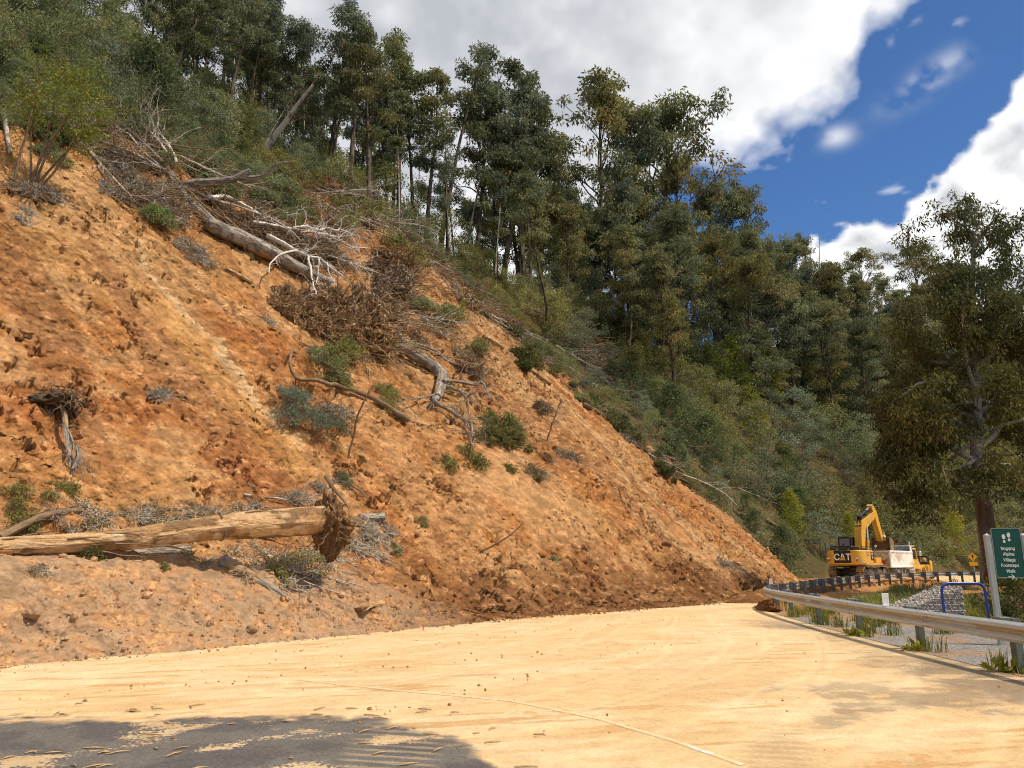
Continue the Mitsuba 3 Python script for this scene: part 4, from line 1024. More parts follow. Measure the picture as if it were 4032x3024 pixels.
# low growth between them that nobody could count
for nm, bs, sd, N, lo, hi, lift in (('undergrowth', 'deep_leaf', 77, 13000, .35, .75, .25), ('bracken', 'olive_leaf', 78, 9000, .45, .95, .45)):
    _rng = np.random.default_rng(sd)
    _t, _s = _rng.uniform(-12, 150, N), _rng.uniform(.5, 50, N)
    _e = slip_inside(_t, _s)
    _p = xy(_t, _s)
    ok = (_e < .3) & ((_s > 4) | (_t < 62) | (_p[:, 0] > 88))
    _p = _p[ok]
    _z = top_fast(_p[:, 0], _p[:, 1])
    _c = np.c_[_p, _z + lift * _rng.uniform(.4, 1.2, len(_p))]
    scene[nm] = foliage([leaves(_rng, _c, _rng.uniform(lo, hi, len(_c)), 8 if lift < .3 else 12, .27, droop=.25, flat=.75)], bs)
tag('undergrowth', 'low dark green undergrowth covering the forest floor', 'undergrowth', None, 'stuff')
tag('bracken', 'olive green bracken and low scrub between the shrubs', 'bracken', None, 'stuff')

# two bare dead trunks that stand white among the far trees
for (x, y, H, lab, sd) in DEAD_POLES:
    g = np.random.default_rng(sd)
    k = thing('dead_tree', lab, 'tree')
    b = np.array([x, y, ground(x, y) - .3])
    c = curve(b, [.02 * (sd - 4), 0, 1], H, 12, g, .10, .2)
    put('trunk', wood([tube(c, np.linspace(.26, .05, 13), 8)], 'dead_wood'), k)
    br = []
    for _ in range(13):
        j = g.integers(4, 13) if _ < 9 else g.integers(8, 13)
        j = min(j, 12)
        a = g.uniform(0, 6.28)
        br.append(tube(curve(c[j], [math.cos(a), math.sin(a), g.uniform(-.1, .7)], g.uniform(1.0, 3.2) * (1.2 - j / 16), 6, g, .5, .5), np.linspace(.055, .02, 7), 5, cap=False))
    put('branches', wood(br, 'dead_wood'), k)

# ------------------------------------------------------------------ machines
def dusty(base, dirt, amount=.5, k=1.2):
    def col(p, n, uv):
        a = fbm(p.x * k, p.y * k, p.z * k, 3)
        b = noise(p.x * 9, p.y * 9, p.z * 9)
        return mix(C(*base), C(*dirt), smoothstep(.66 - amount * .4, .86 - amount * .4, a + .22 * (b - .5))) * (.92 + .14 * b)
    return proc(col)


mat('yellow_paint', dusty((.62, .335, .035), (.46, .30, .12), .35), rough=.38, spec=.45)
mat('dusty_yellow', dusty((.56, .31, .05), (.44, .29, .13), .75), rough=.55)
mat('black_paint', dusty((.016, .016, .017), (.11, .085, .06), .3), rough=.45)
mat('track_steel', dusty((.085, .065, .045), (.34, .23, .12), .75, 3.), rough=.7)
mat('dark_steel', dusty((.035, .03, .026), (.15, .11, .07), .45, 2.), rough=.55)
mat('body_cream', dusty((.60, .50, .36), (.36, .25, .14), .55, 1.6), rough=.5)
mat('body_dirt', dusty((.17, .12, .075), (.42, .29, .16), .6, 2.0), rough=.6)
mat('body_white', dusty((.74, .72, .68), (.50, .42, .32), .35, 1.3), rough=.4)
mat('white_paint', (.78, .78, .76), rough=.5)
mat('chrome', (.75, .75, .76), rough=.18, metallic=1.0)
mat('rubber', dusty((.022, .022, .022), (.22, .16, .10), .55, 3.), rough=.85)
mat('hub_metal', (.45, .43, .40), rough=.5, metallic=.6)
mat('red_reflector', (.55, .05, .025), rough=.3)
mat('amber_lens', (.70, .28, .02), rough=.25)
mat('hose', (.02, .02, .02), rough=.5)
mat('cab_glass', (.03, .034, .036), rough=.06, spec=.6)
mat('grey_panel', (.20, .205, .21), rough=.35)
mat('tarp', (.03, .035, .06), rough=.7)


def cbox(sx, sy, sz, c=.03, at=(0, 0, 0)):
    """A box with chamfered edges about the point at."""
    h = np.array([sx, sy, sz]) / 2
    c = min(c, h.min() * .9)
    pts = []
    for s in np.ndindex(2, 2, 2):
        sg = np.array(s) * 2 - 1
        for k in range(3):
            q = h.copy(); q[k] -= 0
            off = np.full(3, c); off[k] = 0
            pts.append(sg * (h - off))
    m = trimesh.convex.convex_hull(np.array(pts))
    m.apply_translation(at)
    return np.array(m.vertices), np.array(m.faces)


def hull(pts):
    m = trimesh.convex.convex_hull(np.array(pts, float))
    return np.array(m.vertices), np.array(m.faces)


def prism(poly, x0, x1, holes=None):
    """A polygon in the (forward, up) plane, from x0 to x1 across."""
    from shapely.geometry import Polygon
    m = trimesh.creation.extrude_polygon(Polygon(poly, holes), x1 - x0, engine='earcut')
    v = np.array(m.vertices)
    return np.stack([x0 + v[:, 2], v[:, 0], v[:, 1]], 1), np.array(m.faces)


def cyl(p0, p1, r, n=14, r1=None):
    p0, p1 = np.array(p0, float), np.array(p1, float)
    v, f, _ = tube([p0, p1], [r, r if r1 is None else r1], n)
    return v, f


def bar(p0, p1, w, h):
    """A square section between two points."""
    p0, p1 = np.array(p0, float), np.array(p1, float)
    d, a, b = frame((p1 - p0)[None])
    a, b = a[0] * w / 2, b[0] * h / 2
    return hull([q + s * a + t * b for q in (p0, p1) for s in (-1, 1) for t in (-1, 1)])


def solid(parts, bsdf, smooth=30):
    v, f = merge([(p[0], p[1]) for p in parts])
    return mikit.ply((v, f), bsdf, smooth=smooth)


def lettering(text, height, depth, right, up, out, at, bold=True, squeeze=1., centre=True):
    """Raised letters on a face: right, up, out are unit vectors, at the middle of the line's foot."""
    m = meshkit.text_mesh(text, height, depth, bold)
    v = np.array(m.vertices)
    if centre:
        v[:, 0] -= (v[:, 0].min() + v[:, 0].max()) / 2
    v[:, 0] *= squeeze
    R = np.stack([right, up, out]).astype(float)
    return v @ R + np.array(at, float), np.array(m.faces)


def placed(x, y, az, z):
    return T().translate([x, y, z]).rotate([0, 0, 1], -az)


# excavator: local frame x right, y forward, z up; origin under the slew ring
HEAD = 45.0
EX = thing('excavator', 'yellow excavator seen from behind, tipping its bucket over the truck', 'excavator')
EM = placed(27.0, 62.0, HEAD, 0.60)
UM = placed(27.0, 62.0, HEAD + 6, 0.60)


def track(side):
    x = side * 1.12
    # belt: a stadium-shaped loop of shoes
    L, r = 1.55, .40
    loop = []
    for u in np.linspace(0, 1, 60, endpoint=False):
        per = 4 * L + 2 * math.pi * r
        d = u * per
        if d < 2 * L: loop.append((-L + d, 2 * r - 0.0, 0.))
        elif d < 2 * L + math.pi * r:
            a = (d - 2 * L) / r; loop.append((L + r * math.sin(a), r + r * math.cos(a), a))
        elif d < 4 * L + math.pi * r: loop.append((L - (d - 2 * L - math.pi * r), 0., math.pi))
        else:
            a = (d - 4 * L - math.pi * r) / r; loop.append((-L - r * math.sin(a), r - r * math.cos(a), math.pi + a))
    shoes = []
    for (y, z, a) in loop:
        v, f = cbox(.60, .135, .05, .01)
        g, gf = cbox(.60, .025, .05, .008, (0, .03, .045))
        v, f = merge([(v, f), (g, gf)])
        ca, sa = math.cos(-a), math.sin(-a)
        yy, zz = v[:, 1] * ca - v[:, 2] * sa, v[:, 1] * sa + v[:, 2] * ca
        shoes.append((np.stack([v[:, 0] + x, yy + y, zz + z + .05], 1), f))
    k = put('track', solid(shoes, 'track_steel', False), EX, UM)
    fr = [prism([(-1.5, .22), (1.5, .22), (1.55, .55), (.9, .72), (-.9, .72), (-1.55, .55)], x - .16, x + .16)]
    for y in (-1.55, 1.55):
        fr.append(cyl((x - .2, y, .45), (x + .2, y, .45), .33, 20))
    for y in np.linspace(-1.1, 1.1, 7):
        fr.append(cyl((x - .2, y, .22), (x + .2, y, .22), .13, 12))
    put('frame', solid(fr, 'dark_steel'), k, UM)


track(-1); track(1)
put('undercarriage', solid([cbox(1.7, 1.5, .36, .05, (0, 0, .62)), cyl((0, 0, .75), (0, 0, .98), .62, 28)], 'dark_steel'), EX, UM)
# house
deck = [cbox(2.70, 3.3, .16, .03, (0, -.15, 1.03))]
put('deck', solid(deck, 'dusty_yellow'), EX, EM)
# counterweight: rounded in plan, its lower edge drawn in
cwp = []
for zz, g in ((1.02, .10), (1.12, .0), (1.98, .0), (2.08, .07)):
    for a in np.linspace(-1, 1, 15):
        x = (1.37 - g) * np.sign(a) * min(1, abs(a) * 1.0) if abs(a) > .86 else (1.37 - g) * a
        bulge = -2.72 + .46 * max(0, abs(a) - .60) ** 1.5 * 3 + g
        cwp.append((x, bulge, zz))
    cwp += [(-1.37 + g, -1.75, zz), (1.37 - g, -1.75, zz)]
put('counterweight', solid([hull(cwp)], 'yellow_paint', 40), EX, EM)
# decal plate and logo
dz0, dz1, yb = 1.40, 2.06, -2.733
dk = put('decal', solid([cbox(1.26, .012, .94, .004, (-.03, yb, 1.60))], 'black_paint'), EX, EM, label='black panel with a white and yellow logo')
put('logo_letters', solid([lettering('CAT', .46, .008, (1, 0, 0), (0, 0, 1), (0, -1, 0), (-.03, yb - .007, 1.345), True, 1.0)], 'white_paint', False), dk, EM, label='white capital letters CAT')
put('logo_triangle', solid([hull([(-.03 + s * w, yb - q, z) for s, w, z in ((-1, .27, 1.325), (1, .27, 1.325), (1, .0, 1.555)) for q in (.008, .022)])], 'yellow_paint', False), dk, EM, label='yellow triangle')
put('logo_triangle', solid([hull([(-.03 + s * w, yb - q, z) for s, w, z in ((-1, .35, 1.315), (1, .35, 1.315), (1, .0, 1.60)) for q in (.006, .018)])], 'black_paint', False), dk, EM)
for sx in (-1.13, .98):
    put('reflector', solid([cbox(.17, .012, .11, .004, (sx, -2.70 + .03 * abs(sx), 1.33))], 'red_reflector'), EX, EM)
    put('sticker', solid([cbox(.20, .012, .09, .004, (sx - .01, -2.70 + .03 * abs(sx), 1.47))], 'white_paint'), EX, EM)
# side bodywork: right side panel with louvres, left side
put('side_panel', solid([cbox(.62, 1.5, 1.0, .05, (1.04, -1.05, 1.58))], 'yellow_paint'), EX, EM)
lv = [cbox(.012, .20, .05, .004, (1.352, -1.5 + i * .26, z)) for z in (1.66, 1.78, 1.90) for i in range(2)]
put('louvre', solid(lv, 'dark_steel'), EX, EM)
put('side_panel', solid([cbox(.62, 1.5, 1.0, .05, (-1.04, -1.05, 1.58))], 'yellow_paint'), EX, EM)
md = put('decal', solid([cbox(.012, .55, .62, .004, (1.353, -.55, 1.62))], 'black_paint'), EX, EM)
put('logo_letters', solid([lettering('CAT', .15, .006, (0, 1, 0), (0, 0, 1), (1, 0, 0), (1.36, -.55, 1.72), True, .8), lettering('329', .12, .006, (0, 1, 0), (0, 0, 1), (1, 0, 0), (1.36, -.55, 1.47), True, .8)], 'white_paint', False), md, EM)
put('tool_box', solid([cbox(.62, 1.1, .42, .04, (1.02, .75, 1.32))], 'yellow_paint'), EX, EM)
put('engine_hood', solid([cbox(2.3, 1.5, .22, .06, (-.05, -1.35, 2.16)), cbox(1.5, .7, .20, .05, (-.35, -1.5, 2.32)), cyl((-.5, -1.2, 2.3), (-.5, -1.2, 2.62), .07)], 'black_paint'), EX, EM)
rails = [tube([(s * 1.2, -2.0, 2.05), (s * 1.2, -2.0, 2.34), (s * 1.2, -.4, 2.34), (s * 1.2, -.4, 2.05)], .022, 6)[:2] for s in (-1, 1)]
rails.append(tube([(-1.1, -2.3, 2.05), (-1.1, -2.35, 2.27), (1.1, -2.35, 2.27), (1.1, -2.3, 2.05)], .02, 6)[:2])
put('hand_rail', solid(rails, 'black_paint'), EX, EM)
for s in (-1, 1):
    put('lifting_lug', solid([cbox(.10, .05, .12, .01, (s * .42 - .1, -2.35, 2.10))], 'dusty_yellow'), EX, EM)
# mirror on the right
put('mirror', solid([tube([(1.25, .3, 2.0), (1.35, .35, 2.35)], .015, 6)[:2], cbox(.2, .06, .14, .02, (1.36, .34, 2.40))], 'chrome'), EX, EM)
# cab on the left
cab = put('cab', solid([cbox(1.0, 1.75, .12, .05, (-.82, .72, 3.10)), cbox(1.0, 1.75, .9, .05, (-.82, .72, 1.6))] + [bar((-.82 + a * .46, .72 + b * .82, 2.0), (-.82 + a * .46, .72 + b * .82, 3.08), .09, .09) for a in (-1, 1) for b in (-1, 1)], 'black_paint'), EX, EM)
put('rear_window', solid([cbox(.86, .02, .92, .01, (-.82, -.11, 2.56))], 'grey_panel'), cab, EM)
put('side_window', solid([cbox(.02, 1.5, .95, .01, (-.34, .72, 2.56))], 'cab_glass'), cab, EM)
put('side_window', solid([cbox(.02, 1.5, .95, .01, (-1.30, .72, 2.56))], 'cab_glass'), cab, EM)
put('front_window', solid([cbox(.86, .02, 1.3, .01, (-.82, 1.58, 2.4))], 'cab_glass'), cab, EM)
# boom, stick, cylinders
bx = .08
boom = [(.15, 1.55), (.62, 1.62), (1.42, 3.72), (4.05, 4.98), (3.98, 5.28), (3.72, 5.26), (1.30, 4.55), (.80, 4.35), (.42, 3.6)]
bk = put('boom', solid([prism(boom, bx - .27, bx + .27)], 'yellow_paint'), EX, EM)
put('hose', solid([tube([(bx + o, .36, 1.9), (bx + o, .50, 3.6), (bx + o, .84, 4.44), (bx + o, 1.4, 4.66), (bx + o, 3.6, 5.36), (bx + o, 4.2, 5.1), (bx + o, 4.75, 4.2)], .032, 6)[:2] for o in (-.16, -.08, .06, .15)], 'hose'), bk, EM)
put('pipe_clamp', solid([cbox(.5, .06, .10, .01, (bx, y, z)) for y, z in ((.45, 3.0), (.62, 4.0), (2.0, 4.92))], 'dark_steel'), bk, EM)
for s in (-1, 1):
    ck = put('boom_cylinder', solid([cyl((bx + s * .40, .85, 1.35), (bx + s * .40, 1.25, 2.9), .10)], 'yellow_paint'), EX, EM)
    put('rod', solid([cyl((bx + s * .40, 1.25, 2.9), (bx + s * .34, 1.52, 3.95), .055)], 'chrome'), ck, EM)
sk = put('stick_cylinder', solid([cyl((bx, 1.05, 4.72), (bx, 2.45, 5.28), .105), cbox(.34, .2, .22, .03, (bx, 1.02, 4.68))], 'black_paint'), EX, EM)
put('rod', solid([cyl((bx, 2.45, 5.28), (bx, 3.45, 5.66), .06)], 'chrome'), sk, EM)
stick = [(3.22, 5.72), (3.52, 5.84), (4.22, 5.34), (5.22, 3.05), (5.10, 2.80), (4.84, 2.88), (3.78, 4.76), (3.62, 4.96)]
put('stick', solid([prism(stick, bx - .20, bx + .20)], 'yellow_paint'), EX, EM)
bc = put('bucket_cylinder', solid([cyl((bx, 4.15, 5.35), (bx, 4.80, 4.25), .085)], 'dusty_yellow'), EX, EM)
put('rod', solid([cyl((bx, 4.80, 4.25), (bx, 5.18, 3.58), .05)], 'chrome'), bc, EM)
put('linkage', solid([bar((bx + s_ * .2, 5.20, 3.62), (bx + s_ * .2, 5.62, 3.22), .07, .12) for s_ in (-1, 1)] + [bar((bx + s_ * .2, 5.06, 3.48), (bx + s_ * .22, 5.02, 3.0), .06, .1) for s_ in (-1, 1)], 'dusty_yellow'), EX, EM)
# bucket, its mouth turned back towards the machine
BC = (5.05, 2.55)
arc = [(BC[0] + .72 * math.cos(a), BC[1] + .66 * math.sin(a)) for a in np.linspace(1.75, -1.5, 14)]
arc_in = [(BC[0] + .67 * math.cos(a), BC[1] + .61 * math.sin(a)) for a in np.linspace(-1.5, 1.75, 14)]
bkt = put('bucket', solid([prism(arc + arc_in, bx - .74, bx + .74)] + [prism(arc + [(BC[0] - .18, BC[1] - .35)], bx + s_ * .74 - .025, bx + s_ * .74 + .025) for s_ in (-1, 1)], 'body_dirt'), EX, EM)
put('hitch', solid([cbox(.5, .50, .26, .05, (bx, 5.10, 3.24)), cyl((bx - .45, 5.02, 3.02), (bx + .45, 5.02, 3.02), .07)] + [cbox(.05, .45, .36, .02, (bx + s_ * .3, 5.15, 3.2)) for s_ in (-1, 1)], 'body_cream'), bkt, EM)
for x in np.linspace(bx - .62, bx + .62, 5):
    put('tooth', solid([hull([(x + s_ * .05, BC[0] + .02, z) for s_ in (-1, 1) for z in (1.86, 1.95)] + [(x + s_ * .03, BC[0] - .24, 1.84) for s_ in (-1, 1)])], 'dark_steel'), bkt, EM)
put('work_lamp', solid([cbox(.16, .1, .12, .02, (1.05, .05, 2.2))], 'chrome'), EX, EM)

# tipper truck, parked nose away under the bucket
TR = thing('dump_truck', 'dump truck with cream and white tipper body and yellow bonnet', 'truck')
TM = placed(29.7, 65.0, HEAD, 0.30)
BL = 5.2
put('chassis', solid([cbox(.9, 8.2, .3, .03, (0, 4.2, .85)), cbox(2.1, .12, .5, .02, (0, .15, .70))], 'dark_steel'), TR, TM)
put('tailgate', solid([cbox(2.42, .07, 1.22, .02, (0, 0, 1.72))] + [cbox(.10, .06, 1.22, .02, (x, -.06, 1.72)) for x in (-1.17, -.4, .4, 1.17)] + [cbox(2.5, .14, .12, .03, (0, -.02, z)) for z in (1.12, 2.34)], 'body_cream'), TR, TM)
for s in (-1, 1):
    k = put('tipper_side', solid([cbox(.06, BL, 1.22, .02, (s * 1.22, BL / 2, 1.72)), cbox(.14, BL, .16, .04, (s * 1.24, BL / 2, 2.34)), cbox(.16, BL, .16, .04, (s * 1.24, BL / 2, 1.14))] + [cbox(.07, .12, 1.2, .02, (s * 1.25, y, 1.72)) for y in (.06, BL - .06)], 'body_white'), TR, TM)
put('tipper_floor', solid([cbox(2.4, BL, .1, .02, (0, BL / 2, 1.12)), cbox(2.42, .07, 1.3, .02, (0, BL, 1.75))], 'body_white'), TR, TM)
put('headboard', solid([hull([(s * 1.22, y, z) for s in (-1, 1) for y, z in ((BL - .35, 2.40), (BL + .05, 2.40), (BL + .05, 2.86), (BL - .35, 2.86))]), cbox(2.44, .9, .06, .02, (0, BL + .4, 2.86))], 'body_white'), TR, TM)
put('tarpaulin', solid([hull([(s * 1.16, y, z) for s in (-1, 1) for y, z in ((BL - 2.6, 2.40), (BL - .4, 2.40), (BL - .4, 2.76), (BL - 1.2, 2.70))])], 'tarp'), TR, TM)
put('load', solid([hull([(1.12 * math.cos(a), 2.2 + 1.7 * math.sin(a), 2.25) for a in np.linspace(0, 6.28, 14)] + [(.1, 2.4, 2.55), (-.2, 2.0, 2.5)])], 'clod_soil', False), TR, TM)
put('reflector', solid([cbox(.28, .02, .30, .01, (.72, -.10, 1.5))], 'red_reflector'), TR, TM)
put('reflector', solid([cbox(.28, .02, .30, .01, (-.72, -.10, 1.5))], 'red_reflector'), TR, TM)
for s in (-1, 1):
    put('tail_lamp', solid([cbox(.22, .05, .12, .02, (s * .85, .06, .72))], 'red_reflector'), TR, TM)


def wheel(parent, M, x, y, r=.52, w=.3):
    k = put('wheel', solid([cyl((x - w / 2, y, r), (x + w / 2, y, r), r, 28), cyl((x - w / 2 - .01, y, r), (x + w / 2 + .01, y, r), r * .93, 28)], 'rubber', 40), parent, M)
    put('rim', solid([cyl((x - w / 2 - .025, y, r), (x + w / 2 + .025, y, r), r * .52, 20), cyl((x - w / 2 - .06, y, r), (x + w / 2 + .06, y, r), r * .2, 12)], 'hub_metal', 40), k, M)


for y in (1.5, 2.85):
    for s in (-1, 1):
        wheel(TR, TM, s * 1.02, y, .52, .42)
        g = [(y + .64 * math.cos(a), .54 + .64 * math.sin(a)) for a in np.linspace(.1, 3.04, 12)]
        gi = [(y + .60 * math.cos(a), .54 + .60 * math.sin(a)) for a in np.linspace(3.04, .1, 12)]
        put('mudguard', solid([prism(g + gi, s * 1.02 - .25, s * 1.02 + .25)], 'grey_panel'), TR, TM)
for s in (-1, 1):
    wheel(TR, TM, s * 1.04, 7.55, .52, .3)
    g = [(7.55 + .72 * math.cos(a), .50 + .72 * math.sin(a)) for a in np.linspace(.2, 2.95, 12)]
    gi = [(7.55 + .60 * math.cos(a), .50 + .60 * math.sin(a)) for a in np.linspace(2.95, .2, 12)]
    put('fender', solid([prism(g + gi, s * 1.04 - .24, s * 1.04 + .24)], 'yellow_paint'), TR, TM)
    put('fuel_tank', solid([cyl((s * .98, 4.2, .72), (s * .98, 5.5, .72), .31, 20)], 'chrome'), TR, TM)
    put('mirror', solid([tube([(s * 1.1, 6.5, 2.3), (s * 1.42, 6.6, 2.5), (s * 1.42, 6.6, 2.0)], .02, 6)[:2], cbox(.2, .08, .42, .03, (s * 1.44, 6.6, 2.25))], 'chrome'), TR, TM)
    put('exhaust_stack', solid([cyl((s * .95, 5.55, 1.2), (s * .95, 5.55, 3.25), .08)], 'chrome'), TR, TM)
put('cab', solid([hull([(s * 1.1, y, z) for s in (-1, 1) for y, z in ((5.75, .95), (7.0, .95), (7.0, 1.75), (5.75, 1.75))]), cbox(2.1, 1.15, .14, .05, (0, 6.3, 2.62))] + [bar((s * 1.0, y, 1.7), (s * .98, y2, 2.6), .10, .10) for s in (-1, 1) for y, y2 in ((5.8, 5.8), (6.95, 6.8))], 'yellow_paint'), TR, TM)
put('window', solid([cbox(1.9, .03, .8, .01, (0, 5.82, 2.15)), cbox(1.9, .03, .8, .01, (0, 6.86, 2.15))] + [cbox(.03, 1.0, .8, .01, (s * 1.0, 6.33, 2.15)) for s in (-1, 1)], 'cab_glass'), TR, TM)
put('bonnet', solid([hull([(s * w, y, z) for s in (-1, 1) for w, y, z in ((.95, 7.0, .9), (.95, 7.0, 1.75), (.80, 8.35, .9), (.72, 8.35, 1.50), (.85, 7.6, 1.72))])], 'yellow_paint', 20), TR, TM)
put('bumper', solid([cbox(2.2, .2, .35, .05, (0, 8.45, .65))], 'chrome'), TR, TM)
for s in (-1, 1):
    put('beacon', solid([cyl((s * .6, 6.3, 2.69), (s * .6, 6.3, 2.86), .07)], 'amber_lens'), TR, TM)

# a small loader standing beyond the truck's nose
LD = thing('loader', 'small yellow loader partly hidden beyond the nose of the truck', 'loader')
LM = placed(37.3, 72.0, HEAD - 12, 0.34)
put('body', solid([cbox(1.0, 1.9, .75, .08, (0, 0, .88)), cbox(.14, 1.2, 1.25, .04, (.55, .2, .98))], 'yellow_paint'), LD, LM)
put('cowl', solid([cbox(.9, .8, .28, .06, (0, -.4, 1.38)), cbox(.8, .8, .12, .04, (0, .5, 1.98))] + [bar((s * .38, y, 1.2), (s * .38, y, 1.95), .06, .06) for s in (-1, 1) for y in (.15, .85)], 'black_paint'), LD, LM)
put('air_cleaner', solid([cyl((.12, -.4, 1.5), (.12, -.4, 1.68), .18, 16), hull([(.12 + .18 * math.cos(a) * math.cos(b), -.4 + .18 * math.sin(a) * math.cos(b), 1.68 + .2 * math.sin(b)) for a in np.linspace(0, 6.28, 14) for b in (0, .5, 1.0, 1.5)])], 'dusty_yellow', 40), LD, LM)
for s in (-1, 1):
    for y in (-.6, .6):
        wheel(LD, LM, s * .55, y, .36, .24)
put('loader_bucket', solid([hull([(s * .75, y, z) for s in (-1, 1) for y, z in ((1.0, .12), (1.55, .10), (1.15, .62), (1.0, .62))])], 'dusty_yellow'), LD, LM)

# ------------------------------------------------------------------ guard rail, signs, hoop, gabion
def galv_color(p, n, uv):
    a = fbm(p.x * 2.2, p.y * 2.2, p.z * 9, 3)
    c = mix(C(.40, .43, .45), C(.52, .545, .56), a)
    mud = smoothstep(.34, .5, uv.y) * smoothstep(.72, .6, uv.y) * smoothstep(.30, .52, fbm(p.x * 1.1, p.y * 1.1, 3., 3) + .12)
    c = mix(c, C(.40, .28, .13), mud * .85)
    low = smoothstep(.30, .05, uv.y) * smoothstep(.4, .6, a) * .5
    c = mix(c, C(.26, .22, .17), low)
    return c * (.86 + .2 * noise(p.x * 30, p.y * 30, p.z * 30))


mat('galvanised', proc(galv_color), rough=.42, metallic=.35, spec=.5)
mat('post_green', proc(lambda p, n, uv: mix(C(.085, .105, .10), C(.16, .185, .175), fbm(p.x * 6, p.y * 6, p.z * 3, 3)) * (.8 + .35 * noise(p.x * 40, p.y * 40, p.z * 12))), rough=.6)
mat('post_grey', proc(lambda p, n, uv: mix(C(.085, .088, .09), C(.14, .145, .15), fbm(p.x * 4, p.y * 4, p.z * 3, 2))), rough=.6)
mat('sign_green', (.008, .075, .052), rough=.35)
mat('sign_white', (.72, .72, .66), rough=.4)
mat('sign_post', proc(lambda p, n, uv: C(.36, .385, .36) * (.85 + .25 * fbm(p.x * 9, p.y * 9, p.z * 4, 3))), rough=.5)
mat('sign_yellow', (.72, .36, .01), rough=.4)
mat('sign_black', (.02, .02, .02), rough=.5)
mat('blue_pipe', proc(lambda p, n, uv: C(.018, .055, .30) * (.8 + .3 * fbm(p.x * 9, p.y * 9, p.z * 9, 2))), rough=.3, spec=.5)
matte('gabion_stone', proc(lambda p, n, uv: mix(C(.36, .33, .31), C(.60, .56, .53), uv.x) * (.75 + .4 * noise(p.x * 25, p.y * 25, p.z * 25))))
matte('gabion_fill', (.44, .41, .385))
mat('wire', (.30, .30, .30), rough=.5, metallic=.5)


def rail_at(q):
    """Point and direction of the rail at distance q along it."""
    p, d = _rsp(q), _rsp(q, 1)
    return p, d / np.linalg.norm(d)


def q_of(y):
    return float(_rl[np.argmin(np.abs(_rp[:, 1] - y))])


# height of the rail's foot along it: the bend is banked up
def rail_base(x, y):
    return 0.02 + 0.30 * float(ss(33, 62, y))


PROF = np.array([(.0, -.155), (.012, -.145), (.055, -.122), (.082, -.098), (.082, -.070), (.055, -.045), (.012, -.018), (.004, 0.), (.012, .018), (.055, .045), (.082, .070), (.082, .098), (.055, .122), (.012, .145), (.0, .155)])
GR = thing('guard_rail', 'grey steel guard rail on dark posts curving round the bend', 'guard rail')
q0, q1 = q_of(3.0), q_of(73.5)
posts, q = [], q_of(12.75)
qq = q
while qq > q0:
    qq -= 3.35; posts.append(qq)
while q < q1:
    posts.append(q)
    q += 3.35 if rail_at(q)[0][1] < 27 else 2.0
posts = sorted(posts)


def rail_piece(a, b, off):
    qs = np.arange(a, b + .01, .4)
    V, U = [], []
    for q in qs:
        p, d = rail_at(q)
        n = np.array([-d[1], d[0]])
        z = rail_base(*p) + .62
        P = np.array([[p[0] + n[0] * (u * 1. + off), p[1] + n[1] * (u + off), z + w] for u, w in PROF])
        V.append(P); U.append(np.stack([np.full(len(PROF), q), (PROF[:, 1] + .155) / .31], 1))
    V = np.array(V)
    inner = V.copy()
    n3 = np.array([[-rail_at(q)[1][1], rail_at(q)[1][0], 0] for q in qs])
    inner = V - n3[:, None] * .004
    f = grid_faces(len(qs), len(PROF))
    k = V.shape[0] * V.shape[1]
    fa = np.vstack([f[:, [0, 1, 2]], f[:, [0, 2, 3]]])
    v = np.vstack([V.reshape(-1, 3), inner.reshape(-1, 3)])
    u = np.vstack([np.vstack(U)] * 2)
    return v, np.vstack([fa[:, ::-1], fa + k]), u


step = 4.0
a = q0
i = 0
while a < q1:
    b = min(a + step, q1)
    v, f, u = rail_piece(a, b + .25, .012 + (.005 if i % 2 else .0))
    put('rail_panel', mikit.ply((v, f), 'galvanised', smooth=True, uv=u), GR)
    bolts = []
    p, d = rail_at(b + .12)
    n = np.array([-d[1], d[0]])
    zc = rail_base(*p) + .62
    for w, dep in ((-.055, .066), (.055, .066), (-.125, .06), (.125, .06)):
        for e in (-.07, .07):
            c = np.array([p[0] + n[0] * dep + d[0] * e, p[1] + n[1] * dep + d[1] * e, zc + w])
            bolts.append(cyl(c, c + np.r_[n, 0] * .035, .016, 8))
    if p[1] < 30:
        put('splice_bolts', solid(bolts, 'galvanised', False), GR, kind='stuff')
    a = b; i += 1

for q in posts:
    p, d = rail_at(q)
    n = np.array([-d[1], d[0]])
    z0 = rail_base(*p)
    R = np.array([[d[0], n[0], 0], [d[1], n[1], 0], [0, 0, 1.]])
    near = p[1] < 30
    pm = 'post_green' if near else 'post_grey'
    # post: a channel, web towards the road
    def at_(m, c):
        v, f = m
        return (v @ R.T + np.array([p[0], p[1], z0]) + (R @ np.array(c, float))), f
    k = put('post', solid([at_(cbox(.16, .012, 1.55, .004), (0, -.20, .02)), at_(cbox(.012, .11, 1.55, .004), (-.075, -.255, .02)), at_(cbox(.012, .11, 1.55, .004), (.075, -.255, .02))], pm), GR)
    put('blockout', solid([at_(cbox(.15, .17, .36, .012), (0, -.095, .635))], pm), GR)
# white markers standing on the rail
for q in (q_of(16.9), q_of(33.6)):
    p, d = rail_at(q)
    n = np.array([-d[1], d[0]])
    z0 = rail_base(*p)
    R = np.array([[d[0], n[0], 0], [d[1], n[1], 0], [0, 0, 1.]])
    v, f = merge([cbox(.006, .14, .26, .003, (0, .02, .90)), cbox(.06, .10, .006, .002, (0, .02, .778))])
    put('marker', solid([(v @ R.T + np.array([p[0], p[1], z0]), f)], 'white_paint'), GR, label='white marker plate standing on the rail')

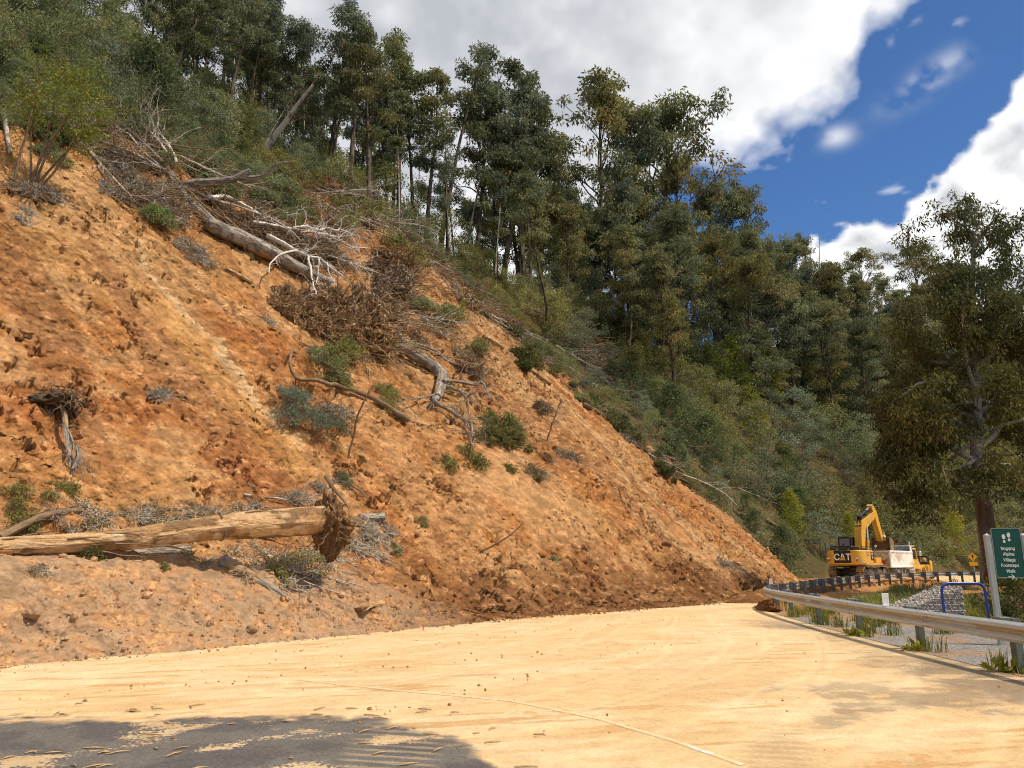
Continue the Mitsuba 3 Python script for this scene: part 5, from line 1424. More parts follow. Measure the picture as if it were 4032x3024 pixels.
# ------------------------------------------------------------------ green walk sign
SG = thing('walk_sign', 'dark green sign with two footprints and white lettering on grey posts', 'sign')
sx, sy = 10.76, 17.2
SM = T().translate([sx, sy, -.31]).rotate([0, 0, 1], -6).scale(1.19)
for s in (-1, 1):
    put('post', solid([cbox(.095, .095, 2.26, .008, (s * .315 , 0, 1.03)), hull([(s * .315 + a * .0475, b * .0475, 2.16) for a in (-1, 1) for b in (-1, 1)] + [(s * .315, 0, 2.20)])], 'sign_post'), SG, SM)
from shapely.geometry import box as sbox, Point
bd = trimesh.creation.extrude_polygon(sbox(-.21, -.40, .21, .40).buffer(.045), .012, engine='earcut')
v = np.array(bd.vertices)
bdv = np.stack([v[:, 0], v[:, 2] - .036, v[:, 1] + 1.845], 1)
B = put('board', solid([(bdv, np.array(bd.faces))], 'sign_green', False), SG, SM, label='dark green board')
rim = trimesh.creation.extrude_polygon(sbox(-.21, -.40, .21, .40).buffer(.045).difference(sbox(-.21, -.40, .21, .40).buffer(.036)), .004, engine='earcut')
v = np.array(rim.vertices)
put('border', solid([(np.stack([v[:, 0], v[:, 2] - .041, v[:, 1] + 1.845], 1), np.array(rim.faces))], 'sign_post', False), B, SM)
ls = [lettering(tx, .056, .003, (1, 0, 0), (0, 0, 1), (0, -1, 0), (.0, -.0375, z), True, .86) for tx, z in (('Bogong', 1.895), ('Alpine', 1.795), ('Village', 1.695), ('Footsteps', 1.595), ('Walk', 1.495))]
put('lettering', solid(ls, 'sign_white', False), B, SM, label='white words Bogong Alpine Village Footsteps Walk')
ar = [hull([(x, -y, z) for x, z in ((-.06, 1.413), (.035, 1.413), (.035, 1.427), (-.06, 1.427)) for y in (.0375, .0405)])]
for s in (-1, 1):
    ar.append(hull([(x, -y, z) for x, z in ((.055, 1.42), (.035, 1.42), (.012, 1.42 + s * .045), (-.006, 1.42 + s * .045)) for y in (.0375, .0415)]))
put('arrow', solid(ar, 'sign_white', False), B, SM, label='white arrow pointing right')


def footprint(cx, cz):
    out = []
    for ex, ez, rx, rz in ((0, .028, .030, .046), (0, -.058, .024, .026)):
        g = Point(0, 0).buffer(1, 12)
        ring = [(cx + ex + rx * x, cz + ez + rz * y) for x, y in g.exterior.coords[:-1]]
        out.append(hull([(x, -y, z) for x, z in ring for y in (.0375, .0405)]))
    return out


fps = put('footprint', solid(footprint(-.045, 2.105), 'sign_white', False), B, SM)
fps = put('footprint', solid(footprint(.045, 2.135), 'sign_white', False), B, SM)

# ------------------------------------------------------------------ blue hoop
hx, hy, hw, hh = 11.45, 20.3, .57, 1.20
zz = verge_z(hx, hy)
pts = [(-hw, -.3), (-hw * 1.0, hh - .2)] + [(-hw + .2 - .2 * math.cos(a), hh - .2 + .2 * math.sin(a)) for a in np.linspace(.2, 1.57, 8)] + [(hw - .2 + .2 * math.sin(a), hh - .2 + .2 * math.cos(a)) for a in np.linspace(0, 1.37, 8)] + [(hw, hh - .2), (hw, -.3)]
v, f, u = tube([(hx + x, hy + .06 * x, zz + z) for x, z in pts], .036, 14)
k = fresh('hoop_rail'); tag(k, 'blue painted steel hoop barrier standing behind the guard rail', 'barrier')
scene[k] = mikit.ply((v, f), 'blue_pipe', smooth=40)

# ------------------------------------------------------------------ yellow warning sign by the far road
YS = thing('warning_sign', 'yellow diamond warning sign with a plate below, beside the far road', 'sign')
YM = T().translate([50.9, 87.6, ground(50.9, 87.6) - .55]).rotate([0, 0, 1], -28)
put('post', solid([cyl((0, .03, -.4), (0, .03, 2.7), .035, 10)], 'sign_post'), YS, YM)
yk = put('board', solid([hull([(x, y, 2.62 + z) for x, z in ((.48, 0), (0, .48), (-.48, 0), (0, -.48)) for y in (-.03, -.015)])], 'sign_yellow', False), YS, YM)
put('symbol', solid([hull([(x, y, 2.62 + z) for x, z in ((.08, -.02), (.10, .12), (0, .26), (-.10, .12), (-.08, -.02)) for y in (-.036, -.028)]), hull([(x, y, 2.62 + z) for x, z in ((.04, -.24), (.05, 0), (-.05, 0), (-.04, -.24)) for y in (-.036, -.028)])], 'sign_black', False), yk, YM, label='dark symbol')
put('plate', solid([cbox(.78, .015, .40, .004, (0, -.022, 1.86))], 'sign_yellow', False), YS, YM)

# ------------------------------------------------------------------ gabion: broken stone in a wire basket, its top ramped
rng = np.random.default_rng(41)
GB = thing('gabion_wall', 'ramped wall of pale grey broken stone beside the blue hoop', 'wall')
gx0, gx1, gy0, gy1 = 11.2, 13.15, 23.4, 24.8
gz = verge_z(12.8, 24.2)


def gab_top(x):
    return .30 + (1.02 - .30) * (x - gx0) / (gx1 - gx0)


ico = trimesh.convex.convex_hull(np.array([[1, 0, 0], [-1, 0, 0], [0, 1, 0], [0, -1, 0], [0, 0, 1], [0, 0, -1.], [.6, .6, .6], [-.6, -.6, .6], [.6, -.6, -.6]]))
sv, sf, su = [], [], []
n = 0
for i in range(5200):
    face = rng.random()
    x = rng.uniform(gx0, gx1)
    if face < .62: y, z = gy0 + rng.uniform(0, .03), rng.uniform(-.1, gab_top(x))
    elif face < .85: y, z = rng.uniform(gy0, gy1), gab_top(x) - rng.uniform(0, .08)
    else: x = gx1 - rng.uniform(0, .08); y, z = rng.uniform(gy0, gy1), rng.uniform(-.3, gab_top(gx1))
    r = rng.uniform(.022, .050)
    v = ico.vertices * r * rng.uniform(.6, 1.25, (len(ico.vertices), 1)) * rng.uniform(.7, 1.3, 3)
    sv.append(v + [x, y, gz + z]); sf.append(ico.faces + n); n += len(ico.vertices)
    su.append(np.full((len(ico.vertices), 2), rng.uniform(0, 1)))
put('stones', mikit.ply((np.vstack(sv), np.vstack(sf)), 'gabion_stone', smooth=False, uv=np.vstack(su)), GB, kind='stuff')
put('core', solid([hull([(x, y, gz + z) for x, t_ in ((gx0, gab_top(gx0)), (gx1, gab_top(gx1))) for y in (gy0 + .05, gy1 - .05) for z in (-.5, t_ - .06)])], 'gabion_fill', False), GB)
ws = []
for x in np.linspace(gx0, gx1, 13):
    ws.append(tube([(x, gy0 - .03, gz - .1), (x, gy0 - .03, gz + gab_top(x) + .04), (x, gy1, gz + gab_top(x) + .04)], .005, 4)[:2])
for z in np.arange(.05, 1.0, .16):
    xs = max(gx0, gx0 + (z - .30) / .72 * (gx1 - gx0))
    ws.append(tube([(xs, gy0 - .03, gz + z), (gx1 + .03, gy0 - .03, gz + z), (gx1 + .03, gy1, gz + z)], .005, 4)[:2])
put('wire_mesh', solid(ws, 'wire', False), GB)

# ------------------------------------------------------------------ grass along the verge
rng = np.random.default_rng(91)


def grass(spots, n, h, spread, bsdf, seed):
    r = np.random.default_rng(seed)
    vs, fs, us, m = [], [], [], 0
    for (x, y, k) in spots:
        N = int(n * k)
        a, q = r.uniform(0, 6.28, N), spread * k ** .5 * r.uniform(0, 1, N) ** .7
        px, py = x + np.cos(a) * q, y + np.sin(a) * q
        z = land(px, py) - .03
        off = -rail_off(px, py)[0]
        
        H = h * r.uniform(.45, 1.25, N)
        b = r.uniform(0, 6.28, N); le = H * r.uniform(.1, .55, N)
        w = .006 + .006 * r.random(N)
        bx, by = np.cos(b), np.sin(b)
        p0 = np.stack([px - by * w, py + bx * w, z], 1); p1 = np.stack([px + by * w, py - bx * w, z], 1)
        mx = np.stack([px + bx * le * .35, py + by * le * .35, z + H * .62], 1)
        tp = np.stack([px + bx * le, py + by * le, z + H * (1 - .15 * r.random(N))], 1)
        sd = np.stack([by * w * .8, -bx * w * .8, 0 * w], 1)
        v = np.stack([p0, p1, mx + sd, mx - sd, tp], 1).reshape(-1, 3)
        i = np.arange(N)[:, None] * 5
        f = np.vstack([i + [0, 1, 2], i + [0, 2, 3], i + [3, 2, 4]])
        vs.append(v); fs.append(f + m); m += len(v)
        us.append(np.repeat(np.stack([r.random(N), r.random(N)], 1), 5, 0))
    return mikit.ply((np.vstack(vs), np.vstack(fs)), bsdf, smooth=False, uv=np.vstack(us))


sp = []
for q in posts:
    p, d = rail_at(q)
    n = np.array([-d[1], d[0]])
    if p[1] < 34:
        for _ in range(3):
            sp.append((p[0] - n[0] * rng.uniform(.15, .5) + rng.normal(0, .12), p[1] - n[1] * .2 + rng.normal(0, .16), rng.uniform(.15, .5)))
for _ in range(24):
    sp.append((rng.uniform(8.8, 10.8), rng.uniform(19.5, 27.5), rng.uniform(.2, .8)))
for _ in range(170):
    y = rng.uniform(27, 52); x0 = 9.6 + max(0, y - 29) * .72
    sp.append((x0 + 1.0 + rng.uniform(0, 1) ** 1.3 * 9, y, rng.uniform(.6, 1.5)))
scene['grass'] = grass(sp, 75, .38, .34, 'grass_blade', 92)
tag('grass', 'green and straw coloured grass growing along the verge and inside the bend', 'grass', None, 'stuff')
# broad leaved weeds at two posts, a stone and bark litter on the gravel
for q, off in ((q_of(12.75), .25), (q_of(16.1), -.35), (q_of(19.4), -.4)):
    p, d = rail_at(q)
    k = fresh('weed'); x, y = p[0] + .0, p[1] - .05 + off * .6
    v, f, u = leaves(np.random.default_rng(int(q * 10)), [(x + o * .12, y - abs(o) * .05, verge_z(x, y) + .06) for o in (-1, 0, 1)], .16, 26, .17, droop=.1, flat=.6, aspect=.5)
    scene[k] = mikit.ply((v, f), 'bright_leaf', smooth=False, uv=u)
    tag(k, 'small bright green broad leaved weed at the foot of ' + {.25: 'the nearest guard rail post', -.35: 'the second guard rail post', -.4: 'the third guard rail post'}[off], 'weed')


def lump(rng, r, flat=.8, sub=2):
    m = trimesh.creation.icosphere(subdivisions=sub)
    v = np.array(m.vertices)
    d = meshkit.fbm(v * 1.5 + rng.uniform(0, 90, 3), 3, 2) - .5
    v = v * (1 + .9 * d[:, None]) * r * np.array([1, rng.uniform(.8, 1.2), flat])
    return v, np.array(m.faces)


k = fresh('stone'); tag(k, 'rounded tan stone on the gravel behind the guard rail', 'stone')
v, f = lump(rng, .16, .75)
scene[k] = mikit.ply((v + [9.05, 20.8, verge_z(9.05, 20.8) + .08], f), 'dry_clod', smooth=True, uv=np.full((len(v), 2), .3))
# dirt shoved up against the rail where it turns
k = fresh('dirt_heap'); tag(k, 'dark brown heap of dirt pushed against the guard rail at the bend', 'dirt heap')
v, f = lump(rng, 1.0, .9, 4)
d = meshkit.fbm(v * 4, 3, 7) - .5
v = v * (1 + .9 * d[:, None]) * [.26, 1.1, .34]
scene[k] = mikit.ply((v + [9.30, 29.2, .08], f), 'earth', smooth=True)

# ------------------------------------------------------------------ the big gum on the right, near the road
rng = np.random.default_rng(7)
GT = thing('big_gum_tree', 'large dark gum tree with a thick pale trunk at the right beside the road', 'tree')
gx_, gy_ = 24.1, 40.0
gz_ = ground(gx_, gy_) - .2
base = np.array([gx_, gy_, gz_])
tr = np.array([(0, 0, -.6), (.0, 0, .3), (.02, 0, 1.6), (.06, 0, 4.0), (.12, .05, 6.5), (.40, .1, 9.0), (.62, .1, 11.5), (.82, .1, 14.0), (1.25, .1, 16.5), (1.75, .2, 19.2)])
rad = np.array([.66, .53, .44, .39, .34, .30, .25, .19, .13, .06])
from scipy.interpolate import PchipInterpolator
zz = np.linspace(-.6, 19.2, 40)
tr2 = np.stack([PchipInterpolator(tr[:, 2], tr[:, i])(zz) for i in (0, 1)] + [zz], 1)
rd2 = PchipInterpolator(tr[:, 2], rad)(zz)


def gum_bark(p, n, uv):
    a = fbm(uv.y * 9, uv.x * .35, 2., 3)
    b = fbm(p.x * 2.2, p.y * 2.2, p.z * .5, 3)
    c = mix(C(.36, .295, .235), C(.17, .125, .095), smoothstep(.42, .62, a))
    c = mix(c, C(.13, .075, .048), smoothstep(.52, .66, b + smoothstep(6., .5, uv.x) * .10) * .8)
    c = mix(c, C(.38, .345, .30), smoothstep(7., 10., uv.x + b * 4) * .75)
    return c * (.7 + .5 * noise(uv.x * 14, uv.y * 60))


matte('gum_bark', proc(gum_bark), lambda p, n, uv: .07 * fbm(uv.y * 22, uv.x * .8, 2., 3), 1.0, eps=.006)
put('trunk', wood([tube(tr2 + base, rd2, 22, rng, .12)], 'gum_bark'), GT)
limbs, tufts, rr, tw = [], [], [], []


def limb(z, az, L, el, r, sub=5, lift=.2, tuft=.75, droop=0.):
    p0 = np.array([np.interp(z, tr2[:, 2], tr2[:, i]) for i in range(3)])
    d = np.array([math.cos(az) * math.cos(el), math.sin(az) * math.cos(el), math.sin(el)])
    c = curve(p0, d, L, 9, rng, .55, lift)
    limbs.append(tube(c + base, np.linspace(r, .04, 10), 7, cap=False))
    for _ in range(sub):
        k = rng.integers(3, 10)
        k = min(k, 9)
        dd = c[k] - c[k - 1]; dd = dd / np.linalg.norm(dd) + rng.normal(0, .75, 3) + [0, 0, .1 - droop]
        t2 = curve(c[k], dd, L * rng.uniform(.22, .42), 5, rng, .6, .1 - droop)
        tw.append(tube(t2 + base, np.linspace(.05, .015, 6), 5, cap=False))
        for e in (t2[-1], t2[3]):
            tufts.append(e + rng.normal(0, .25, 3)); rr.append(tuft * rng.uniform(.65, 1.25))
        for _ in range(2):
            dd2 = rng.normal(0, 1, 3) + [0, 0, -.2 - droop]
            t3 = curve(t2[3], dd2, rng.uniform(.6, 1.3), 3, rng, .4, -.2)
            tw.append(tube(t3 + base, np.linspace(.02, .008, 4), 4, cap=False))
            tufts.append(t3[-1]); rr.append(tuft * rng.uniform(.5, 1.0))
    tufts.append(c[-1]); rr.append(tuft)


W = math.pi
for z, az, L, el, r in [(6.3, W - .1, 4.5, .55, .18), (7.6, W + .35, 4.3, .42, .16), (8.6, W - .35, 4.4, .50, .17), (10.2, W + .1, 5.2, .42, .16), (11.5, W - .5, 4.6, .5, .14), (12.6, W + .3, 4.2, .45, .13), (13.6, W, 3.6, .5, .11),
                        (7.0, -.2, 5.2, .5, .18), (8.8, .3, 5.2, .45, .17), (10.4, -.4, 4.8, .5, .15), (12.0, .2, 4.4, .5, .14), (14.0, -.2, 3.6, .6, .12), (15.5, .5, 3.2, .7, .10),
                        (8.0, -1.5, 3.8, .5, .15), (9.6, -1.9, 4.0, .5, .14), (11.4, -1.2, 3.8, .5, .13), (13.0, -1.7, 3.2, .6, .12), (14.6, -2.4, 3.0, .6, .1),
                        (8.4, 1.5, 3.8, .5, .14), (10.8, 1.7, 3.6, .5, .13), (13.4, 1.4, 3.0, .6, .11)]:
    limb(z, az, L, el, r, 6 if abs(math.sin(az)) < .6 else 5)
for z, az, L, el, r in [(16.4, W + .3, 3.0, .55, .09), (17.6, -.3, 2.6, .7, .08), (18.6, 1.2, 2.2, .8, .06), (18.2, -1.5, 2.2, .7, .06), (19.1, W, 2.2, .9, .05), (15.2, W - .3, 4.6, .70, .10), (19.0, .4, 2.4, .9, .05)]:
    limb(z, az, L, el, r, 4, tuft=.6)
# boughs that droop low on the road side
for z, az, L, el, r in [(10.6, -.15, 5.2, .3, .12), (12.4, -.5, 4.6, .4, .11), (9.6, .5, 5.2, .2, .12), (8.2, W + .25, 5.2, .15, .12), (7.4, W - .15, 5.0, .10, .12), (9.4, W + .5, 4.6, .2, .11), (9.0, .1, 4.8, .15, .12), (7.8, -.45, 4.8, .1, .12), (6.4, W + .5, 4.6, .1, .12), (6.0, -.7, 4.4, .05, .12), (7.2, W - .5, 5.0, .05, .12), (5.6, -1.8, 3.2, .1, .1), (6.8, .2, 4.6, .0, .1), (5.9, W + .1, 3.4, .0, .09)]:
    limb(z, az, L, el, r, 6, -.35, .7, .45)
put('limbs', wood(limbs, 'pale_bark'), GT)
put('twigs', wood(tw, 'stick_wood'), GT, kind='stuff')
rr = np.array(rr)
put('crown', foliage([leaves(rng, np.array(tufts) + base, rr, (100 * (rr / .75) ** 2).astype(int) + 8, .24, droop=.7, flat=.7, aspect=.30, shell=.6)], 'big_gum_shaded_leaf'), GT)

GULLY = [f'dark shrub in the gully, {w} behind the green sign' for w in ('second nearest', 'fourth nearest', 'fifth nearest', 'sixth nearest', 'nearest', 'seventh nearest')] + ['low dark shrub right of the big gum trunk', 'dark shrub beyond the big gum trunk', 'farthest dark shrub beyond the big gum trunk', 'olive shrub in the gully right behind the green sign']
# dark ferny bank and shrubs in the gully behind the sign
for i, (x, y, H, kind) in enumerate([(13.6, 17.5, 2.2, 'deep'), (15.2, 20.5, 2.8, 'deep_b'), (17.0, 24.0, 3.0, 'deep'), (18.5, 29, 3.2, 'deep_b'), (12.6, 15.6, 1.5, 'deep'), (20.5, 32, 3.0, 'deep'), (27.5, 37.5, 2.4, 'deep'), (30, 44, 3.2, 'deep_b'), (34, 48, 4.0, 'deep'), (14.4, 16.2, 2.6, 'olive')]):
    w, l, h0 = SHRUBS[kind]
    k = thing('gully_shrub', GULLY[i], 'shrub')
    M = stand(x, y, H / h0, 40 * i, z=float(land(np.array([x]), np.array([y]))[0]))
    put('stems', w, k, M); put('foliage', l, k, M)

# ------------------------------------------------------------------ fallen timber: paths of logs and limbs; clumps: kind, x, y, size
LOGS = {
    'long': [(-10.03, 14.75, 1.93), (-9.95, 15.4, 1.98), (-9.17, 16.08, 2.05), (-8.3, 16.79, 2.15), (-7.54, 17.51, 2.32), (-6.66, 18.26, 2.5), (-5.66, 19.06, 2.62), (-4.75, 19.9, 2.74)],
    'grey_slab': [(-8.69, 17.16, 1.84), (-8.22, 17.91, 1.92), (-7.62, 18.71, 1.97)],
    'split': [(-6.87, 18.91, 1.69), (-6.2, 18.65, 1.41), (-5.69, 18.8, 1.11), (-5.25, 18.94, 0.83)],
    'dark_left': [(-10.46, 16.07, 2.17), (-10.35, 16.73, 2.48), (-10.27, 17.26, 2.7), (-9.94, 18.01, 2.85)],
    'plank': [(-3.91, 20.28, 0.42), (-3.73, 20.67, 0.5), (-3.54, 21.07, 0.56)],
    'stub_right': [(-4.91, 25.47, 3.08), (-4.64, 26.03, 3.15), (-4.34, 26.43, 3.21)],
    'curved': [(-6.05, 38.55, 12.69), (-5.59, 39.07, 12.58), (-5.01, 38.99, 12.21), (-4.48, 39.29, 12.01), (-3.99, 39.37, 11.67), (-3.58, 39.0, 11.12), (-3.6, 38.02, 10.41), (-3.6, 36.43, 9.47)],
    'grey_branch': [(-6.23, 40.45, 13.86), (-5.48, 40.57, 13.35), (-4.42, 41.89, 13.31), (-3.37, 42.5, 12.83), (-2.58, 43.03, 12.63), (-1.66, 43.42, 12.4)],
    'thin': [(-8.77, 30.34, 9.99), (-8.72, 29.36, 9.28), (-8.19, 29.36, 8.55), (-7.28, 30.7, 8.8), (-6.61, 31.62, 8.73), (-5.9, 32.17, 8.48), (-5.01, 32.61, 8.02), (-4.41, 32.69, 7.67)],
    'pole_a': [(-2.0, 70.26, 24.67), (0.16, 73.0, 24.55), (2.69, 76.54, 24.48), (6.64, 79.7, 23.25), (9.98, 81.21, 21.73), (12.0, 83.56, 21.88)],
    'pole_b': [(4.51, 75.86, 21.87), (7.61, 76.78, 20.06), (10.15, 76.75, 18.08), (12.06, 76.96, 16.78)],
    'dark_top': [(-2.88, 74.04, 27.64), (-0.77, 77.68, 27.46), (1.5, 79.43, 26.73)],
    'tan_log': [(-1.78, 47.88, 15.88), (-1.2, 48.41, 15.72), (-0.54, 48.8, 15.43)],
    'low_log': [(0.64, 48.11, 14.16), (1.53, 48.4, 13.61), (2.49, 49.18, 13.12)],
    'mid_log': [(-6.66, 46.38, 18.38), (-5.99, 46.77, 18.12), (-5.28, 46.87, 17.72)],
    'mid_pole': [(-7.13, 41.82, 15.72), (-5.56, 43.78, 16.02), (-3.09, 45.87, 16.18)],
    'right_log': [(4.82, 50.65, 12.04), (5.64, 52.3, 12.01), (6.57, 54.76, 12.04)],
    'right_stick': [(9.51, 67.42, 13.08), (10.17, 65.81, 11.88), (10.44, 63.04, 10.6)],
    'big': [(-14.28, 33.56, 17.22), (-13.54, 34.26, 17.03), (-12.95, 34.94, 16.94), (-11.98, 36.37, 16.8), (-10.93, 37.9, 16.59), (-9.78, 39.4, 16.51)],
    'big_top': [(-17.1, 34.99, 20.75), (-16.41, 34.55, 19.79), (-15.85, 34.33, 18.99), (-14.94, 34.21, 18.09), (-14.31, 34.1, 17.47)],
    'small_log': [(-12.81, 32.52, 14.49), (-12.35, 33.04, 14.36), (-11.95, 33.56, 14.27)],
    'root_trunk': [(-14.11, 58.83, 31.23), (-13.16, 58.23, 29.94), (-11.79, 55.91, 27.89)],
    'white_a': [(-12.39, 36.4, 17.83), (-11.81, 37.08, 17.74), (-11.26, 37.63, 17.5), (-10.87, 38.66, 17.65), (-10.61, 39.73, 18.01), (-10.12, 39.9, 17.62), (-9.1, 39.74, 16.89)],
    'white_b': [(-15.04, 35.33, 19.4), (-14.92, 36.73, 20.08), (-14.65, 38.19, 20.54), (-13.94, 38.74, 20.27), (-13.39, 39.45, 20.04), (-12.83, 40.72, 20.25), (-11.86, 42.56, 21.03), (-10.98, 44.49, 21.86), (-10.22, 46.58, 22.4)],
    'white_c': [(-13.32, 36.79, 18.73), (-12.71, 38.48, 19.34), (-12.0, 40.29, 19.8), (-11.55, 42.11, 20.57), (-10.8, 44.08, 21.12), (-10.43, 46.18, 21.5), (-9.67, 48.29, 22.27)],
    'white_d': [(-11.2, 41.1, 19.26), (-10.64, 41.07, 18.68), (-9.82, 42.33, 18.9), (-8.8, 43.65, 18.91)],
    'limb': [(-16.45, 35.21, 19.96), (-15.14, 35.17, 20.12), (-14.01, 35.14, 20.23), (-13.25, 35.06, 20.57), (-13.0, 35.04, 20.68)],
    'limb_fork': [(-13.48, 35.12, 20.34), (-12.4, 35.1, 20.43), (-11.82, 34.98, 20.95), (-10.93, 34.94, 21.11)],
    'leaning': [(-20.99, 58.57, 34.99), (-19.37, 58.1, 36.98), (-18.01, 57.67, 38.86), (-17.24, 57.43, 39.88), (-16.58, 57.25, 40.63)],
    'ball_trunk': [(-12.02, 20.24, 5.76), (-11.8, 20.07, 5.45), (-11.49, 19.69, 4.96), (-11.0, 19.12, 4.25)],
    'ball_trunk_b': [(-11.58, 19.82, 5.1), (-11.19, 19.52, 4.63), (-10.93, 19.35, 4.32), (-10.74, 18.87, 3.91)],
    'foot_stick': [(-7.79, 22.64, 3.62), (-7.38, 23.31, 3.6), (-6.89, 23.81, 3.56)],
    'foot_stick_b': [(-6.24, 26.03, 4.54), (-5.96, 25.71, 4.14), (-5.55, 25.56, 3.74), (-5.3, 25.39, 3.43)],
    'foot_stick_c': [(-5.77, 26.73, 4.7), (-5.47, 26.5, 4.28), (-5.15, 26.56, 4.05), (-4.88, 26.47, 3.73)],
    'short_post': [(-5.98, 24.36, 3.03), (-5.94, 24.28, 3.38), (-5.93, 24.23, 3.59)],
    'sapling': [(1.82, 40.73, 7.88), (2.21, 40.43, 9.15), (2.63, 40.19, 10.18)],
    'sapling_b': [(-5.96, 28.01, 5.34), (-5.74, 27.77, 6.38), (-5.52, 27.59, 7.16), (-4.95, 27.38, 8.05)],
    'foot_r': [(-1.1, 28.44, 2.11), (-0.18, 28.32, 2.6), (0.4, 28.21, 3.08)],
    'edge_log': [(23.87, 73.43, 5.62), (25.2, 74.3, 5.06), (26.36, 75.21, 4.66)],
    'edge_log_b': [(21.86, 75.02, 8.78), (24.92, 77.81, 8.11), (28.15, 80.69, 7.38)],
    'cb1': [(-3.61, 36.36, 9.43), (-3.7, 35.77, 9.16), (-3.07, 36.17, 8.85), (-2.28, 36.29, 8.34), (-1.95, 36.4, 8.22)],
    'cb2': [(-3.43, 37.78, 10.55), (-3.17, 38.45, 10.84), (-2.49, 39.26, 10.87), (-1.72, 40.75, 11.19), (-1.16, 39.54, 10.03)],
    'cb3': [(-3.44, 37.93, 10.37), (-2.85, 38.43, 10.31), (-2.15, 37.29, 9.23)],
    'cb4': [(-3.6, 37.1, 9.79), (-3.97, 35.95, 9.42), (-4.4, 34.57, 9.01), (-4.79, 33.5, 8.69)],
    'cb5': [(-1.95, 36.4, 8.22), (-1.79, 34.89, 7.35), (-1.7, 33.44, 6.58)],
    'wa1': [(-11.24, 37.62, 17.53), (-11.42, 36.81, 17.11), (-11.54, 35.88, 16.55), (-11.5, 34.68, 15.68), (-11.15, 33.44, 14.64)],
    'wa2': [(-10.85, 38.65, 17.68), (-10.49, 37.81, 16.71), (-10.1, 36.74, 15.64), (-9.84, 36.31, 15.05), (-9.43, 35.34, 14.27)],
    'wa3': [(-10.57, 39.65, 17.99), (-10.29, 38.64, 17.02), (-10.09, 37.83, 16.28), (-9.85, 36.66, 15.29)],
    'wa4': [(-10.21, 40.09, 17.84), (-9.8, 39.01, 16.85), (-9.28, 38.39, 15.97)],
    'fan1': [(-17.02, 33.84, 20.23), (-18.24, 32.92, 20.65), (-19.19, 31.85, 20.64), (-19.54, 30.8, 20.21)],
    'fan2': [(-16.97, 34.13, 20.64), (-18.03, 34.21, 21.68), (-19.04, 33.79, 22.44), (-20.92, 35.16, 24.03)],
    'fan3': [(-16.95, 34.98, 21.22), (-18.2, 35.83, 22.86), (-19.86, 37.27, 24.56), (-21.22, 38.65, 25.9)],
    'fan4': [(-16.89, 34.31, 20.35), (-17.62, 33.05, 20.15), (-18.47, 32.15, 20.13), (-18.75, 30.7, 19.32)],
    'fan5': [(-16.58, 34.78, 20.96), (-17.82, 36.11, 22.84), (-19.39, 37.58, 24.47), (-21.1, 36.87, 25.04)],
    'edge_white': [(-22.35, 30.12, 22.13), (-21.44, 30.43, 21.53), (-20.51, 30.73, 20.92)],
    'edge_stub': [(-21.0, 28.64, 19.77), (-19.96, 27.52, 18.25), (-18.93, 26.47, 16.76)],
}
